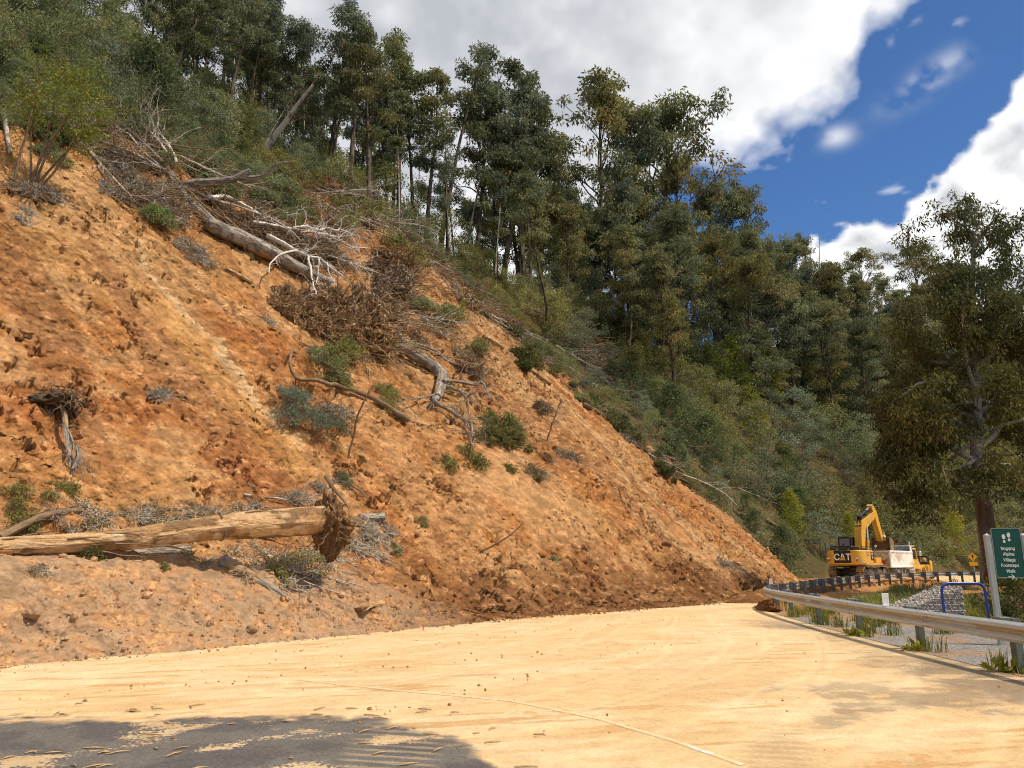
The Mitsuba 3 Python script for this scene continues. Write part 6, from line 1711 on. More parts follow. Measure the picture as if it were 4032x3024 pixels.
CLUMPS = [
    ('dead',-8.2,37.5,2.03), ('dead',-9.5,37.2,1.47), ('dead',-7.7,41.9,1.66), ('dead',-7.3,37.1,1.61), ('dead',-8.4,35.0,1.22), ('dead',-9.4,34.3,1.05), ('dead',-7.8,46.2,1.84),
    ('dead',-8.3,50.9,1.82), ('dead',-10.6,34.6,0.92), ('dry',-8.3,32.2,0.84), ('dead',-10.5,33.6,0.74), ('dead',-13.4,38.2,1.2), ('dead',-12.5,40.1,1.26), ('dead',-11.4,41.9,1.31),
    ('dead',-14.4,35.6,0.81), ('dry',-10.4,43.6,1.17), ('dead',-14.1,37.3,1.01), ('dead',-11.5,38.8,0.97), ('dry',-16.5,32.3,1.0), ('dry',-17.8,32.3,1.01), ('dead',-15.8,32.6,0.83),
    ('dry',-14.1,31.7,0.85), ('dry',-13.5,31.4,0.62), ('dead',-16.3,31.2,0.68), ('dry',-18.5,32.9,0.91), ('dead',-19.7,33.0,0.92), ('dead',-17.6,34.5,0.82), ('dry',-18.4,31.6,0.7),
    ('green',-0.5,38.8,1.24), ('green',-0.2,37.2,1.13), ('green',-0.9,36.3,0.95), ('green',-1.7,33.0,0.57), ('green',-2.7,31.7,0.55), ('green',-2.1,33.4,0.43), ('green',-0.1,34.2,0.34),
    ('green',1.1,35.1,0.3), ('green',-4.6,40.1,0.59), ('green',-4.0,40.2,0.59), ('green',-3.5,39.4,0.46), ('green',-5.4,40.2,0.54), ('deep',0.9,49.7,1.16), ('deep',0.7,48.1,0.83),
    ('green',4.7,51.6,0.68), ('green',7.8,71.4,1.05), ('green',8.8,71.6,1.26), ('deep',9.1,67.6,1.55), ('deep',10.0,67.7,1.26), ('deep',10.3,65.8,1.22), ('deep',16.0,76.7,1.56),
    ('deep',14.8,72.3,1.46), ('deep',10.4,53.8,0.86), ('deep',12.5,67.4,0.79), ('olive',-7.9,31.6,0.98), ('olive',-7.7,34.2,1.01), ('olive',-7.4,31.5,0.65), ('olive',-5.6,33.5,0.69),
    ('olive',-5.5,32.8,0.5), ('blue',-8.3,27.9,0.73), ('blue',-8.2,27.4,0.6), ('blue',-8.1,28.4,0.54), ('blue',-7.3,27.8,0.73), ('blue',-6.7,28.2,0.61), ('olive',-5.8,26.6,0.31),
    ('olive',-5.7,26.4,0.22), ('olive',-10.6,17.0,0.34), ('olive',-11.0,17.3,0.29), ('olive',-10.4,16.8,0.25), ('olive',-10.6,18.4,0.31), ('olive',-10.8,17.1,0.23), ('olive',-10.5,17.7,0.21),
    ('brush',-10.3,17.6,0.32), ('dry',-9.6,19.0,0.28), ('brush',-9.4,19.3,0.32), ('dry',-9.2,19.5,0.29), ('brush',-8.4,20.6,0.38), ('dry',-8.2,20.8,0.28), ('brush',-7.7,22.1,0.37),
    ('dry',-7.4,22.8,0.3), ('brush',-6.6,24.5,0.37), ('dry',-6.3,25.3,0.3), ('brush',-10.4,16.9,0.28), ('dry',-10.5,16.5,0.19), ('brush',-9.9,17.6,0.23), ('brush',-5.1,23.2,0.42),
    ('brush',-4.8,25.3,0.42), ('dry',-4.1,26.1,0.34), ('brush',-4.4,24.5,0.44), ('brush',-7.3,18.8,0.28), ('dry',-7.5,18.2,0.21), ('brush',-6.3,18.7,0.3), ('olive',-5.7,21.0,0.45),
    ('olive',-5.7,19.5,0.32), ('green',-5.4,22.3,0.28), ('green',-5.0,20.7,0.2), ('brush',-5.1,21.7,0.32), ('dry',-9.9,18.3,0.39), ('dry',-9.8,18.0,0.33), ('dry',-9.6,18.3,0.27),
    ('dry',-8.8,19.8,0.49), ('dry',-9.1,19.9,0.33), ('dry',-8.6,20.2,0.3), ('dry',-7.9,21.4,0.28), ('dry',-8.0,20.9,0.28), ('dry',-8.1,21.9,0.18), ('dry',-7.0,24.1,0.36),
    ('dry',-6.7,24.3,0.28), ('dry',-7.1,23.3,0.23), ('brush',-6.1,20.2,0.56), ('brush',-5.5,20.3,0.56), ('brush',-5.6,19.4,0.41), ('dry',-5.5,22.2,0.36), ('brush',-5.8,22.3,0.47),
    ('brush',-6.8,21.2,0.45), ('brush',-7.1,20.1,0.36), ('brush',-5.0,20.6,0.27), ('dry',-7.0,21.2,0.21), ('deep',-8.6,16.2,0.2), ('dry',-8.9,15.0,0.22), ('dry',-9.0,14.9,0.12),
    ('green',-7.5,17.1,0.15), ('brush',-4.9,24.2,0.44), ('dry',-4.5,25.1,0.45), ('green',-3.8,25.5,0.32), ('dry',-4.1,25.5,0.29), ('green',-3.1,27.5,0.23), ('olive',-3.2,27.6,0.23),
    ('dry',-10.9,23.4,0.36), ('deep',-11.0,23.7,0.2), ('brush',-17.4,25.8,0.75), ('brush',-17.2,26.2,0.53), ('brush',-17.7,25.5,0.42), ('brush',-16.7,24.3,0.44), ('brush',-17.0,25.0,0.32),
    ('dead',-17.0,26.3,0.38), ('deep',-23.8,41.3,1.32), ('deep',-24.3,41.1,0.93), ('deep',-23.3,41.3,0.93), ('dry',-10.5,31.4,0.5), ('brush',-10.3,31.2,0.38), ('olive',-15.2,30.7,0.67),
    ('olive',-5.8,46.0,1.05), ('olive',-4.2,46.4,0.98), ('brush',-3.6,54.1,1.62), ('brush',-2.6,72.6,1.92), ('olive',-3.8,69.8,1.47), ('brush',-4.9,44.5,1.17), ('dead',-5.7,42.1,0.96),
    ('brush',-2.9,44.5,1.0), ('dead',-2.6,43.3,0.97), ('olive',-2.0,45.5,0.87), ('brush',5.0,85.3,2.54), ('brush',6.5,84.2,2.49), ('olive',6.8,90.7,2.38), ('brush',8.4,83.0,2.16),
    ('brush',4.0,86.7,1.98), ('brush',9.2,81.2,1.82), ('dead',10.6,88.5,1.84), ('brush',11.1,84.3,1.75), ('deep',11.0,82.0,1.83), ('deep',10.8,78.9,1.49), ('olive',10.6,92.7,1.94),
    ('brush',3.0,40.6,0.68), ('brush',2.4,40.6,0.48), ('dry',2.6,39.9,0.4), ('brush',0.9,35.5,0.65), ('dead',1.7,38.3,0.39), ('dead',1.7,44.2,0.6), ('dry',22.9,67.6,0.55),
    ('brush',11.4,43.3,0.56), ('brush',21.9,66.3,0.54), ('green',1.6,30.8,0.22), ('green',1.6,30.0,0.17), ('brush',-5.9,26.4,0.31), ('brush',-7.3,29.6,0.76), ('dry',-6.8,30.4,0.47),
    ('brush',-7.8,28.7,0.39), ('brush',-17.7,49.5,1.27), ('olive',-16.0,48.6,1.51), ('deep',-15.7,44.5,1.05), ('deep',-15.0,46.7,1.02), ('olive',-13.7,46.7,1.27), ('brush',-11.9,45.9,1.15),
    ('olive',-11.2,56.7,1.23), ('olive',-7.8,54.1,1.35), ('olive',-9.0,54.7,1.27), ('brush',-5.5,52.2,1.11), ('dry',-9.4,73.3,0.77), ('dead',-9.2,75.0,1.31), ('olive',-15.3,63.1,1.22),
    ('brush',-12.6,62.1,0.79), ('dead',-16.2,57.8,0.75), ('deep',-7.7,74.0,0.96), ('olive',-18.1,50.6,1.15), ('olive',-14.8,64.9,1.22), ('brush',-14.1,67.1,1.21), ('olive',-13.5,56.0,1.19),
    ('dead',12.0,64.5,0.71), ('brush',-16.2,56.2,0.96), ('brush',-10.5,60.5,0.82), ('brush',-16.3,34.2,1.34), ('deep',5.6,71.2,0.7), ('brush',-21.2,30.6,0.89), ('olive',-13.2,60.7,1.21),
    ('brush',-7.1,70.1,0.98), ('deep',6.8,66.2,1.05), ('brush',3.1,72.8,1.31), ('dead',-10.5,69.5,1.2), ('deep',-14.9,47.3,0.96), ('deep',-12.3,67.9,1.23), ('brush',-11.3,65.7,0.94),
    ('olive',-17.4,46.9,1.02), ('brush',-20.1,32.4,0.97), ('deep',0.2,71.1,1.21), ('dry',-15.6,36.7,1.24), ('brush',-18.6,37.7,0.73), ('brush',-18.2,42.5,0.83), ('olive',1.8,70.6,1.16),
    ('deep',-16.9,38.9,1.27), ('olive',14.8,64.8,0.94), ('deep',-9.0,66.9,1.17), ('olive',14.8,67.0,1.28), ('brush',-17.1,32.0,1.33), ('brush',-8.0,67.8,1.05), ('brush',-3.2,77.3,1.25),
    ('brush',-12.9,58.8,1.09), ('brush',-16.5,53.3,0.77), ('brush',-14.5,42.1,0.74), ('olive',-19.2,39.8,1.17), ('deep',-18.1,53.1,1.34), ('deep',-19.7,35.5,0.71), ('olive',-16.4,49.9,0.78),
    ('olive',-11.2,61.8,0.88), ('olive',-12.2,51.8,0.92), ('brush',-10.2,65.0,1.21), ('dead',-15.6,58.9,1.01), ('brush',12.6,66.8,0.93), ('dead',-2.0,75.1,0.7), ('dry',-13.9,68.9,0.76),
    ('brush',-19.9,38.4,1.04), ('brush',-16.9,55.0,1.2), ('dry',-4.6,75.5,0.8), ('dead',-15.2,50.8,0.95), ('brush',-5.8,70.2,0.9), ('brush',-15.8,43.2,1.07), ('olive',-12.4,63.8,1.26),
    ('deep',-14.3,59.9,1.28), ('brush',-11.4,59.0,0.85), ('dry',-6.9,76.7,0.84), ('olive',-15.9,38.1,1.2), ('brush',1.6,68.8,0.92), ('dry',10.4,68.0,0.72), ('olive',3.7,70.3,1.17),
    ('deep',-18.4,43.9,0.89), ('brush',-14.0,53.3,1.18), ('brush',-12.4,72.5,1.09), ('deep',-19.8,30.0,0.94), ('brush',-15.1,54.1,1.19), ('dry',1.1,75.0,1.02), ('dry',-10.2,63.4,1.21),
    ('brush',-13.6,64.3,1.19), ('brush',-14.1,40.2,1.32), ('brush',-19.7,42.7,1.13), ('olive',-14.0,44.3,0.96), ('brush',-13.6,57.7,0.72), ('dead',-0.4,73.2,1.32), ('olive',-15.7,60.2,1.24),
    ('deep',-13.8,72.1,1.35), ('deep',-2.9,68.8,0.84), ('dry',-13.9,38.1,0.95), ('brush',-7.2,71.7,1.16), ('brush',-13.4,70.3,1.08), ('olive',-17.2,44.9,0.95), ('brush',-18.7,33.1,1.14),
    ('brush',1.9,67.3,0.93), ('dead',-19.8,37.1,1.07), ('dead',-12.8,49.5,1.24), ('deep',-8.4,69.4,1.33), ('dead',-4.0,72.7,1.21), ('olive',14.0,63.1,1.22), ('dry',-16.9,42.7,0.79),
    ('olive',-18.9,28.7,0.73), ('brush',-9.1,61.9,0.78), ('deep',-10.7,72.9,1.07), ('dry',-4.9,74.2,1.2), ('dry',-12.7,47.6,0.89), ('brush',5.9,70.0,0.71), ('olive',-12.5,54.9,1.3),
    ('brush',-17.3,30.3,1.02), ('olive',-10.9,74.5,0.7), ('olive',-12.3,53.4,0.92), ('brush',10.0,69.4,1.27), ('olive',-17.6,35.5,0.89), ('deep',4.5,67.8,0.73), ('olive',9.0,68.4,1.25),
    ('deep',7.5,71.4,1.11), ('dry',-15.6,32.2,1.01), ('olive',-3.7,71.0,1.06), ('brush',-4.3,69.0,1.24), ('brush',-10.3,71.0,1.2), ('brush',12.3,61.9,1.17), ('brush',13.0,68.2,0.85),
    ('brush',9.5,64.9,1.17), ('dry',-15.3,66.5,1.16), ('deep',0.1,67.2,0.76), ('brush',-1.4,68.2,1.2), ('dead',-11.9,56.2,1.28), ('brush',-16.8,61.0,0.83), ('brush',9.7,66.2,0.73),
    ('olive',-15.7,45.2,1.18), ('dead',-14.4,49.0,0.71), ('dead',-10.3,67.8,0.84),
]
ACACIA = (-17.94, 26.09, 15.39)
TUSSOCK = (-15.21, 30.63)
THIN = [(-8.4,70.6,5.6,1.0),(12.3,67.9,2.7,1.08),(-9.5,66.9,6.1,0.16),(-9.4,61.6,4.3,0.2),(-3.3,76.3,3.1,0.34),(-15.0,36.6,2.7,-0.24),(-12.7,71.8,5.0,0.41),(-6.4,74.0,2.5,-1.03),(-2.6,76.1,4.8,-0.21),(-19.0,36.6,4.8,-0.19),(-0.1,74.8,2.8,-0.15),(-16.2,59.6,3.6,0.21),(-18.7,43.3,4.5,-0.14),(-13.7,59.5,6.5,-0.51),(-15.1,63.5,5.0,0.57),(-14.1,58.1,2.6,-0.37),(-10.1,74.0,4.4,0.11),(-15.6,60.8,5.1,0.13),(-16.0,55.4,4.5,0.92),(-16.0,57.5,6.4,-0.45),(-4.1,68.5,4.4,0.07),(-10.0,71.3,3.3,-0.29),(-14.0,55.6,5.0,0.84),(-13.2,56.3,5.7,-0.13),(0.9,68.1,4.8,-0.36),(-15.7,60.0,3.2,0.34),(-17.9,47.9,3.1,-0.11),(-15.1,64.1,2.6,-0.31),(-10.4,67.4,6.3,-0.74),(11.5,65.9,4.1,-0.16),(-9.4,67.7,5.1,-0.01),(-13.6,55.6,2.7,0.01),(-13.9,41.7,4.7,0.1),(-15.3,64.1,3.0,-0.19),(-18.2,37.6,6.5,-0.11),(-16.2,35.1,6.1,0.68),(-16.8,54.9,2.6,0.45),(-14.4,54.0,5.6,0.2),(-2.7,70.5,5.9,1.14),(-19.3,36.6,5.1,0.11),(-19.9,36.9,4.4,0.65),(-12.7,69.8,5.7,0.46),(-13.9,56.9,3.2,0.49),(-13.1,45.4,6.4,-0.63),(-13.0,53.4,3.9,0.18),(-17.6,35.3,6.0,-0.54),(-12.7,70.7,4.6,-0.63),(-15.1,58.0,5.6,0.85),(5.5,66.7,3.8,0.34),(-9.8,67.9,5.4,-0.06),(-9.5,74.5,3.4,0.06),(-2.4,73.8,2.7,0.75),(-18.5,38.9,3.6,0.02),(5.1,68.7,5.0,0.23),(5.0,70.5,5.0,0.45),(-13.4,68.4,6.1,-0.06),(-19.5,34.1,4.9,-0.03),(-13.0,48.6,3.5,-0.98),(-13.5,62.4,3.8,0.04),(-15.9,55.5,4.7,-0.37),(-16.4,36.4,6.0,-0.18),(-5.3,74.4,4.7,0.28),(-15.7,49.9,5.5,-0.45),(-1.9,69.5,5.0,0.77),(-14.1,42.6,3.1,-0.0),(-14.1,54.4,6.1,0.08),(-9.7,68.2,4.2,-0.37),(-1.9,70.4,5.6,0.65),(-8.4,74.0,2.7,1.05),(-15.7,60.1,4.5,-0.47),(-19.1,39.3,5.3,-0.2),(12.2,61.7,6.4,-0.57),(-7.1,70.9,3.2,-0.4),(-9.6,65.6,5.0,0.38),(-10.9,58.6,5.9,-0.01),(-14.1,51.8,5.9,-0.66),(-18.6,39.2,4.0,-0.24),(-12.9,71.9,6.1,-0.84),(-15.2,53.5,5.5,-0.42),(-13.1,53.4,5.5,0.05),(-5.8,71.1,4.1,-0.16),(-19.8,33.1,3.8,0.21),(-16.2,59.3,4.2,-0.79),(-11.0,68.4,4.3,-0.05),(-9.0,64.6,5.7,-0.6),(-17.7,47.2,2.7,-0.15),(-3.1,73.2,2.6,0.16),(5.6,70.2,5.9,0.73),(-14.8,55.9,3.5,-0.32),(-15.3,57.1,4.1,0.72),(-9.2,61.2,3.1,-0.11),(-14.3,57.7,4.9,-0.2),(-14.8,40.9,5.2,-0.7),(-14.5,47.5,6.3,0.44),(-20.3,31.6,6.3,-0.17)]
LINE_PTS = [(-3.16, 12.01), (-1.53, 11.02), (0.0, 10.2), (0.98, 9.05), (1.57, 7.99), (1.95, 7.08)]

WOODS = []


def poly_tube(name, r0, r1, sides=9, seed=0, rough=.1, n=None, wig=.0):
    """A limb along a smoothed path."""
    p = np.array(LOGS[name])
    c = np.r_[0, np.cumsum(np.linalg.norm(np.diff(p, axis=0), axis=1))]
    m = n or max(6, int(c[-1] / .28))
    u = np.linspace(0, c[-1], m)
    q = np.stack([PchipInterpolator(c, p[:, i])(u) for i in range(3)], 1)
    r = np.random.default_rng(seed + 5)
    if wig:
        q[1:-1] += (meshkit.fbm(q[1:-1] * 1.3 + seed, 3, 3) - .5)[:, None] * wig * r.normal(0, 1, 3)
    rad = np.interp(u / c[-1], np.linspace(0, 1, 2), (r0, r1)) if np.isscalar(r0) else np.interp(u / c[-1], np.linspace(0, 1, len(r0)), r0)
    return q, rad, tube(q, rad, sides, r, rough)


def twigs(path, n, L, r, seed, up=.3, sub=2, sag=-.3, start=.2):
    """Bare twigs that fork off a branch."""
    g = np.random.default_rng(seed)
    out, ends = [], []
    for _ in range(n):
        k = int(g.uniform(start, 1) * (len(path) - 1)); k = max(1, min(k, len(path) - 1))
        d = path[k] - path[k - 1]; d = d / (np.linalg.norm(d) + 1e-9) + g.normal(0, .55, 3) + [0, 0, up * g.uniform(-.3, 1)]
        l = L * g.uniform(.5, 1.2)
        c = curve(path[k], d, l, 6, g, .55, sag)
        out.append(tube(c, np.linspace(r, r * .3, 7), 5, cap=False)); ends.append(c[-1])
        for _ in range(sub):
            j = g.integers(2, 6)
            c2 = curve(c[j], (c[j] - c[j - 1]) / l * 6 + g.normal(0, .6, 3), l * g.uniform(.3, .6), 4, g, .5, sag)
            out.append(tube(c2, np.linspace(r * .55, r * .2, 5), 4, cap=False)); ends.append(c2[-1])
    return out, ends


def log_thing(name, label, cat, path, r0, r1, bsdf, sides=9, rough=.12, wig=0., seed=1):
    q, rad, t = poly_tube(path, r0, r1, sides, seed, rough, wig=wig)
    k = fresh(name)
    tag(k, label, cat)
    scene[k] = wood([t], bsdf)
    return k, q


# the long pale trunk at the foot of the slip, with its torn-out root plate
g = np.random.default_rng(3)
FL = thing('fallen_log', 'long pale fallen trunk with torn root plate lying along the foot of the slip', 'log')
q, rad, t = poly_tube('long', (.17, .19, .21, .24, .27, .31, .35, .37), None, 20, 2, .07, n=44)
put('trunk', wood([t], 'log_wood'), FL)
strips = []
for _ in range(26):
    k = g.integers(3, 40); a = g.uniform(0, 6.28)
    d = q[k + 1] - q[k]; d /= np.linalg.norm(d)
    _, s1, s2 = frame(d[None]); o = s1[0] * math.cos(a) + s2[0] * math.sin(a)
    c = curve(q[k] + o * rad[k] * 1.0, d + o * .12 + g.normal(0, .06, 3), g.uniform(.3, 1.1), 4, g, .15, -.1)
    strips.append(tube(c, np.linspace(.022, .008, 5), 4, cap=False))
put('bark_strips', wood(strips, 'stick_wood'), FL, kind='stuff')
band = [tube([q[28] + (math.cos(a) * frame((q[29] - q[28])[None])[1][0] + math.sin(a) * frame((q[29] - q[28])[None])[2][0]) * (rad[28] + .02) + [0.02 * math.sin(3 * a), 0.05 * math.sin(a), 0] for a in np.linspace(.3, 5.6, 22)], .018, 5)]
put('vine', wood(band, 'stick_wood'), FL)
end = q[-1]; dirn = q[-1] - q[-3]; dirn /= np.linalg.norm(dirn)
_, e1, e2 = frame(dirn[None])
v, f = lump(g, 1.0, 1.0, 4)
dd = meshkit.fbm(v * 3, 3, 3) - .5
v = v * (1 + .8 * dd[:, None])
v = v * (1 + .5 * (meshkit.fbm(v * 7, 3, 9) - .5)[:, None])
v = v[:, :1] * dirn * .34 + v[:, 1:2] * e1[0] * .58 + v[:, 2:3] * e2[0] * .72 + end + dirn * .14 + [0, 0, -.18]
rk = put('root_plate', mikit.ply((v, f), 'root_earth', smooth=True), FL)
roots = []
for i in range(190):
    a = g.uniform(0, 6.28); o = e1[0] * math.cos(a) + e2[0] * math.sin(a)
    c = curve(end + dirn * g.uniform(-.05, .25) + o * g.uniform(.1, .62) + [0, 0, -.15], o * g.uniform(0, 1) + dirn * g.uniform(-.1, 1.2) + g.normal(0, .5, 3) + [0, 0, -.3], g.uniform(.25, .75), 7, g, 1.2, -1.2)
    roots.append(tube(c, np.linspace(g.uniform(.012, .05), .006, 8), 6, cap=False))
put('roots', wood(roots, 'stick_wood'), rk, kind='stuff')

# the big grey trunk high in the slip, its bare white branches and brown leaves
BT = thing('fallen_tree', 'big grey fallen eucalypt with bare white branches lying across the upper slip', 'fallen tree')
q, rad, t = poly_tube('big', (.34, .40, .39, .33, .26, .18), None, 16, 4, .16, n=40)
put('trunk', wood([t], 'grey_wood'), BT)
q2, _, t2 = poly_tube('big_top', .15, .28, 12, 5, .14)
put('upper_trunk', wood([t2], 'grey_wood'), BT)
ends_all = []
for i, (nm, r0, r1, n, L) in enumerate([('white_a', .13, .04, 10, 1.5), ('white_b', .13, .03, 16, 2.2), ('white_c', .10, .03, 16, 2.2), ('white_d', .07, .02, 12, 1.8), ('wa1', .06, .02, 5, .8), ('wa2', .075, .025, 6, .8), ('wa3', .05, .015, 6, .8), ('wa4', .05, .015, 5, .7)]):
    p, rd_, tb = poly_tube(nm, r0, r1, 8, 20 + i, .08, wig=.25)
    tws, ends = twigs(p, int(n * 1.7), L * 1.1, max(.02, r1 * .6), 50 + i, .2, 3, -.4)
    put('branch', wood([tb] + tws, 'white_twig'), BT)
for i, nm in enumerate(['fan1', 'fan2', 'fan3', 'fan4', 'fan5']):
    p, rd_, tb = poly_tube(nm, .09, .02, 7, 30 + i, .08, wig=.3)
    tws, ends = twigs(p, 24, 2.6, .022, 70 + i, .3, 3, -.2)
    put('branch', wood([tb] + tws, 'grey_wood' if i % 2 else 'pale_bark'), BT)
p, _, tb = poly_tube('limb', .26, .14, 12, 9, .16)
p2, _, tb2 = poly_tube('limb_fork', .14, .06, 9, 10, .18, wig=.2)
put('broken_limb', wood([tb, tb2], 'grey_wood'), BT, label='broken dark grey limb that sticks out level with a splintered end')

# the curved grey trunk in the middle
CT = thing('fallen_tree', 'curved grey fallen trunk with a bent neck in the middle of the slip', 'fallen tree')
q, rad, t = poly_tube('curved', (.24, .30, .33, .31, .30, .28, .24, .18), None, 16, 6, .10, n=40)
put('trunk', wood([t], 'grey_wood'), CT)
for i, (nm, r0, r1, n) in enumerate([('cb1', .15, .05, 8), ('cb2', .12, .05, 6), ('cb3', .10, .04, 7), ('cb4', .07, .025, 4), ('cb5', .06, .02, 6)]):
    p, rd_, tb = poly_tube(nm, r0, r1, 8, 40 + i, .12, wig=.3)
    tws, ends = twigs(p, int(n * 1.8), 1.7, .024, 90 + i, .3, 3, -.3, .25)
    put('branch', wood([tb] + tws, 'grey_wood'), CT)

log_thing('branch', 'bare grey branch above the curved trunk, lying down the slope', 'branch', 'grey_branch', .15, .08, 'grey_wood', wig=.2)
log_thing('branch', 'long thin forked branch below the brown leaves, dark at its broken end', 'branch', 'thin', .05, .13, 'stick_wood', wig=.2)
for nm, lab, r0, r1 in [('pole_a', 'longest thin white trunk sliding down the right edge of the slip', .13, .03), ('pole_b', 'thin pale trunk just below the longest white one', .09, .03), ('mid_pole', 'thin pale pole lying across the middle of the slip below the brown logs', .07, .03)]:
    p, rd_, tb = poly_tube(nm, r0, r1, 8, 60, .06, wig=.35)
    k = thing('thin_trunk', lab, 'fallen trunk')
    put('stem', wood([tb], 'pale_bark'), k)
    tws, ends = twigs(p, 22, 3.2, .022, 61, .35, 2, -.2, .3)
    put('twigs', wood(tws, 'pale_bark'), k, kind='stuff')
for nm, lab, r0, r1, m in [('grey_slab', 'purplish grey slab of wood tucked under the long pale trunk', .17, .12, 'grey_wood'), ('split', 'splintered dark log sliding off the fill heap', .17, .06, 'grey_wood'),
                           ('dark_left', 'dark forked log above the left end of the pale trunk', .10, .07, 'stick_wood'), ('stub_right', 'short grey log beyond the torn root plate', .16, .14, 'grey_wood'),
                           ('dark_top', 'dark log at the top right of the slip', .20, .14, 'stick_wood'), ('tan_log', 'short tan log with a clean end beside the right edge shrubs', .24, .18, 'log_wood'),
                           ('low_log', 'reddish log lying below the round dark bush', .18, .15, 'log_wood'), ('mid_log', 'brown log at the upper edge above the brown leaves', .16, .12, 'stick_wood'),
                           ('right_log', 'dark log between the two lower right bushes', .15, .10, 'stick_wood'), ('right_stick', 'dark stick below the right hand bushes', .10, .05, 'stick_wood'),
                           ('small_log', 'small pale brown log left of the big grey trunk', .12, .10, 'log_wood'), ('edge_log', 'dark log on the crest of the slip near the excavator', .17, .13, 'stick_wood'),
                           ('short_post', 'short split stump standing behind the torn root plate', .13, .10, 'grey_wood')]:
    log_thing('log', lab, 'log', nm, r0, r1, m, 10, .2, seed=len(nm))
for nm, lab, r0, r1 in [('right_stick', None, 0, 0), ('foot_stick', 'thin stick lying above the middle of the pale trunk', .05, .03), ('foot_stick_b', 'dark crooked stick above the torn root plate', .09, .03), ('foot_stick_c', 'second dark crooked stick right of the torn root plate', .06, .02),
                        ('foot_r', 'thin stick standing out of the foot of the slip right of the middle', .04, .02), ('edge_log_b', 'long thin pale stick over the right shoulder of the slip', .05, .02), ('edge_white', 'pale thin branch at the far upper left', .07, .03), ('edge_stub', 'pale broken stub at the left edge of the photo', .09, .07)]:
    if lab:
        log_thing('stick', lab, 'stick', nm, r0, r1, 'pale_bark' if 'pale' in lab else 'stick_wood', 7, .1, .12, seed=len(lab))
p, rd_, tb = poly_tube('leaning', .32, .10, 10, 77, .12, n=22)
LT = thing('leaning_tree', 'pale broken trunk leaning to the right above the slip', 'tree')
put('trunk', wood([tb], 'pale_bark'), LT)
tws, _ = twigs(p, 9, 2.2, .05, 78, .5, 2, .2, .3)
put('branches', wood(tws, 'stick_wood'), LT)
# torn plank
pp = np.array(LOGS['plank']); dv = pp[-1] - pp[0]; L = np.linalg.norm(dv); dv /= L
_, s1, s2 = frame(dv[None])
c = []
for a in np.linspace(0, 1, 7):
    w, h = .16 * (1 - .6 * a ** 2), .05
    for sx_, sz_ in ((-1, -1), (1, -1), (1, 1), (-1, 1)):
        c.append(pp[0] + dv * L * a * 1.3 + s1[0] * sx_ * w * (1 + .2 * math.sin(9 * a)) + s2[0] * sz_ * h + [0, 0, .1 + .03 * math.sin(5 * a)])
c = np.array(c)
fq = [[i * 4 + j, i * 4 + (j + 1) % 4, (i + 1) * 4 + (j + 1) % 4, (i + 1) * 4 + j] for i in range(6) for j in range(4)] + [[0, 1, 2, 3], [27, 26, 25, 24]]
k = fresh('splintered_plank'); tag(k, 'pale splintered slab of wood on the fresh soil at the foot', 'slab')
scene[k] = mikit.ply((c, np.array(fq)), 'log_wood', smooth=False, uv=np.stack([np.repeat(np.arange(7), 4) * .2, np.tile([0, .1, .2, .3], 7)], 1))
# root plate stranded high on the slip
RP = thing('stranded_root_plate', 'upturned root plate with a thin trunk at the top of the slip', 'root plate')
_, _, tb = poly_tube('root_trunk', .18, .13, 9, 12, .1)
put('trunk', wood([tb], 'pale_bark'), RP)
a0 = np.array(LOGS['root_trunk'][0])
v, f = lump(g, .95, .8, 3)
put('roots', mikit.ply((v * (1 + .5 * (meshkit.fbm(v * 3, 3, 5) - .5)[:, None]) + a0 + [-.6, 0, .5], f), 'root_earth', smooth=True), RP)
# small tree washed down root-first on the left
RB = thing('upturned_sapling', 'upturned dead sapling hanging from a dark root ball on the left', 'sapling')
a0 = np.array(LOGS['ball_trunk'][0])
v, f = lump(g, .60, .75, 4)
v = v * (1 + 1.1 * (meshkit.fbm(v * 4, 3, 5) - .5)[:, None]) * [.95, .8, .62]
put('root_ball', mikit.ply((v + a0 + [-.2, .1, .12], f), 'root_mat', smooth=True), RB)
rt = []
for i in range(170):
    d = g.normal(0, 1, 3) * [1.3, .8, .7]
    rt.append(tube(curve(a0 + [-.2, .05, .14] + d / np.linalg.norm(d) * [.48, .40, .30], d + [0, 0, -.2], g.uniform(.15, .55), 5, g, 1.0, -.6), np.linspace(.016, .005, 6), 4, cap=False))
put('roots', wood(rt, 'stick_wood'), RB, kind='stuff')
p, _, tb = poly_tube('ball_trunk', .075, .04, 7, 14, .1, wig=.1); p2, _, tb2 = poly_tube('ball_trunk_b', .05, .025, 7, 15, .1, wig=.15)
put('stem', wood([tb, tb2], 'grey_wood'), RB)
tws, _ = twigs(np.vstack([p, p2]), 34, 1.3, .012, 16, -.5, 3, -.9, .5)
put('twigs', wood(tws, 'grey_wood'), RB, kind='stuff')
for nm, lab in (('sapling', 'thin dead sapling standing on the right of the slip'), ('sapling_b', 'thin crooked sapling standing in the middle of the slip')):
    p, _, tb = poly_tube(nm, .045, .02, 6, 18, .1, wig=.35)
    tws, _ = twigs(p, 10, .9, .012, 19, .4, 2, .1)
    k = fresh('dead_sapling'); tag(k, lab, 'sapling'); scene[k] = wood([tb] + tws, 'stick_wood')

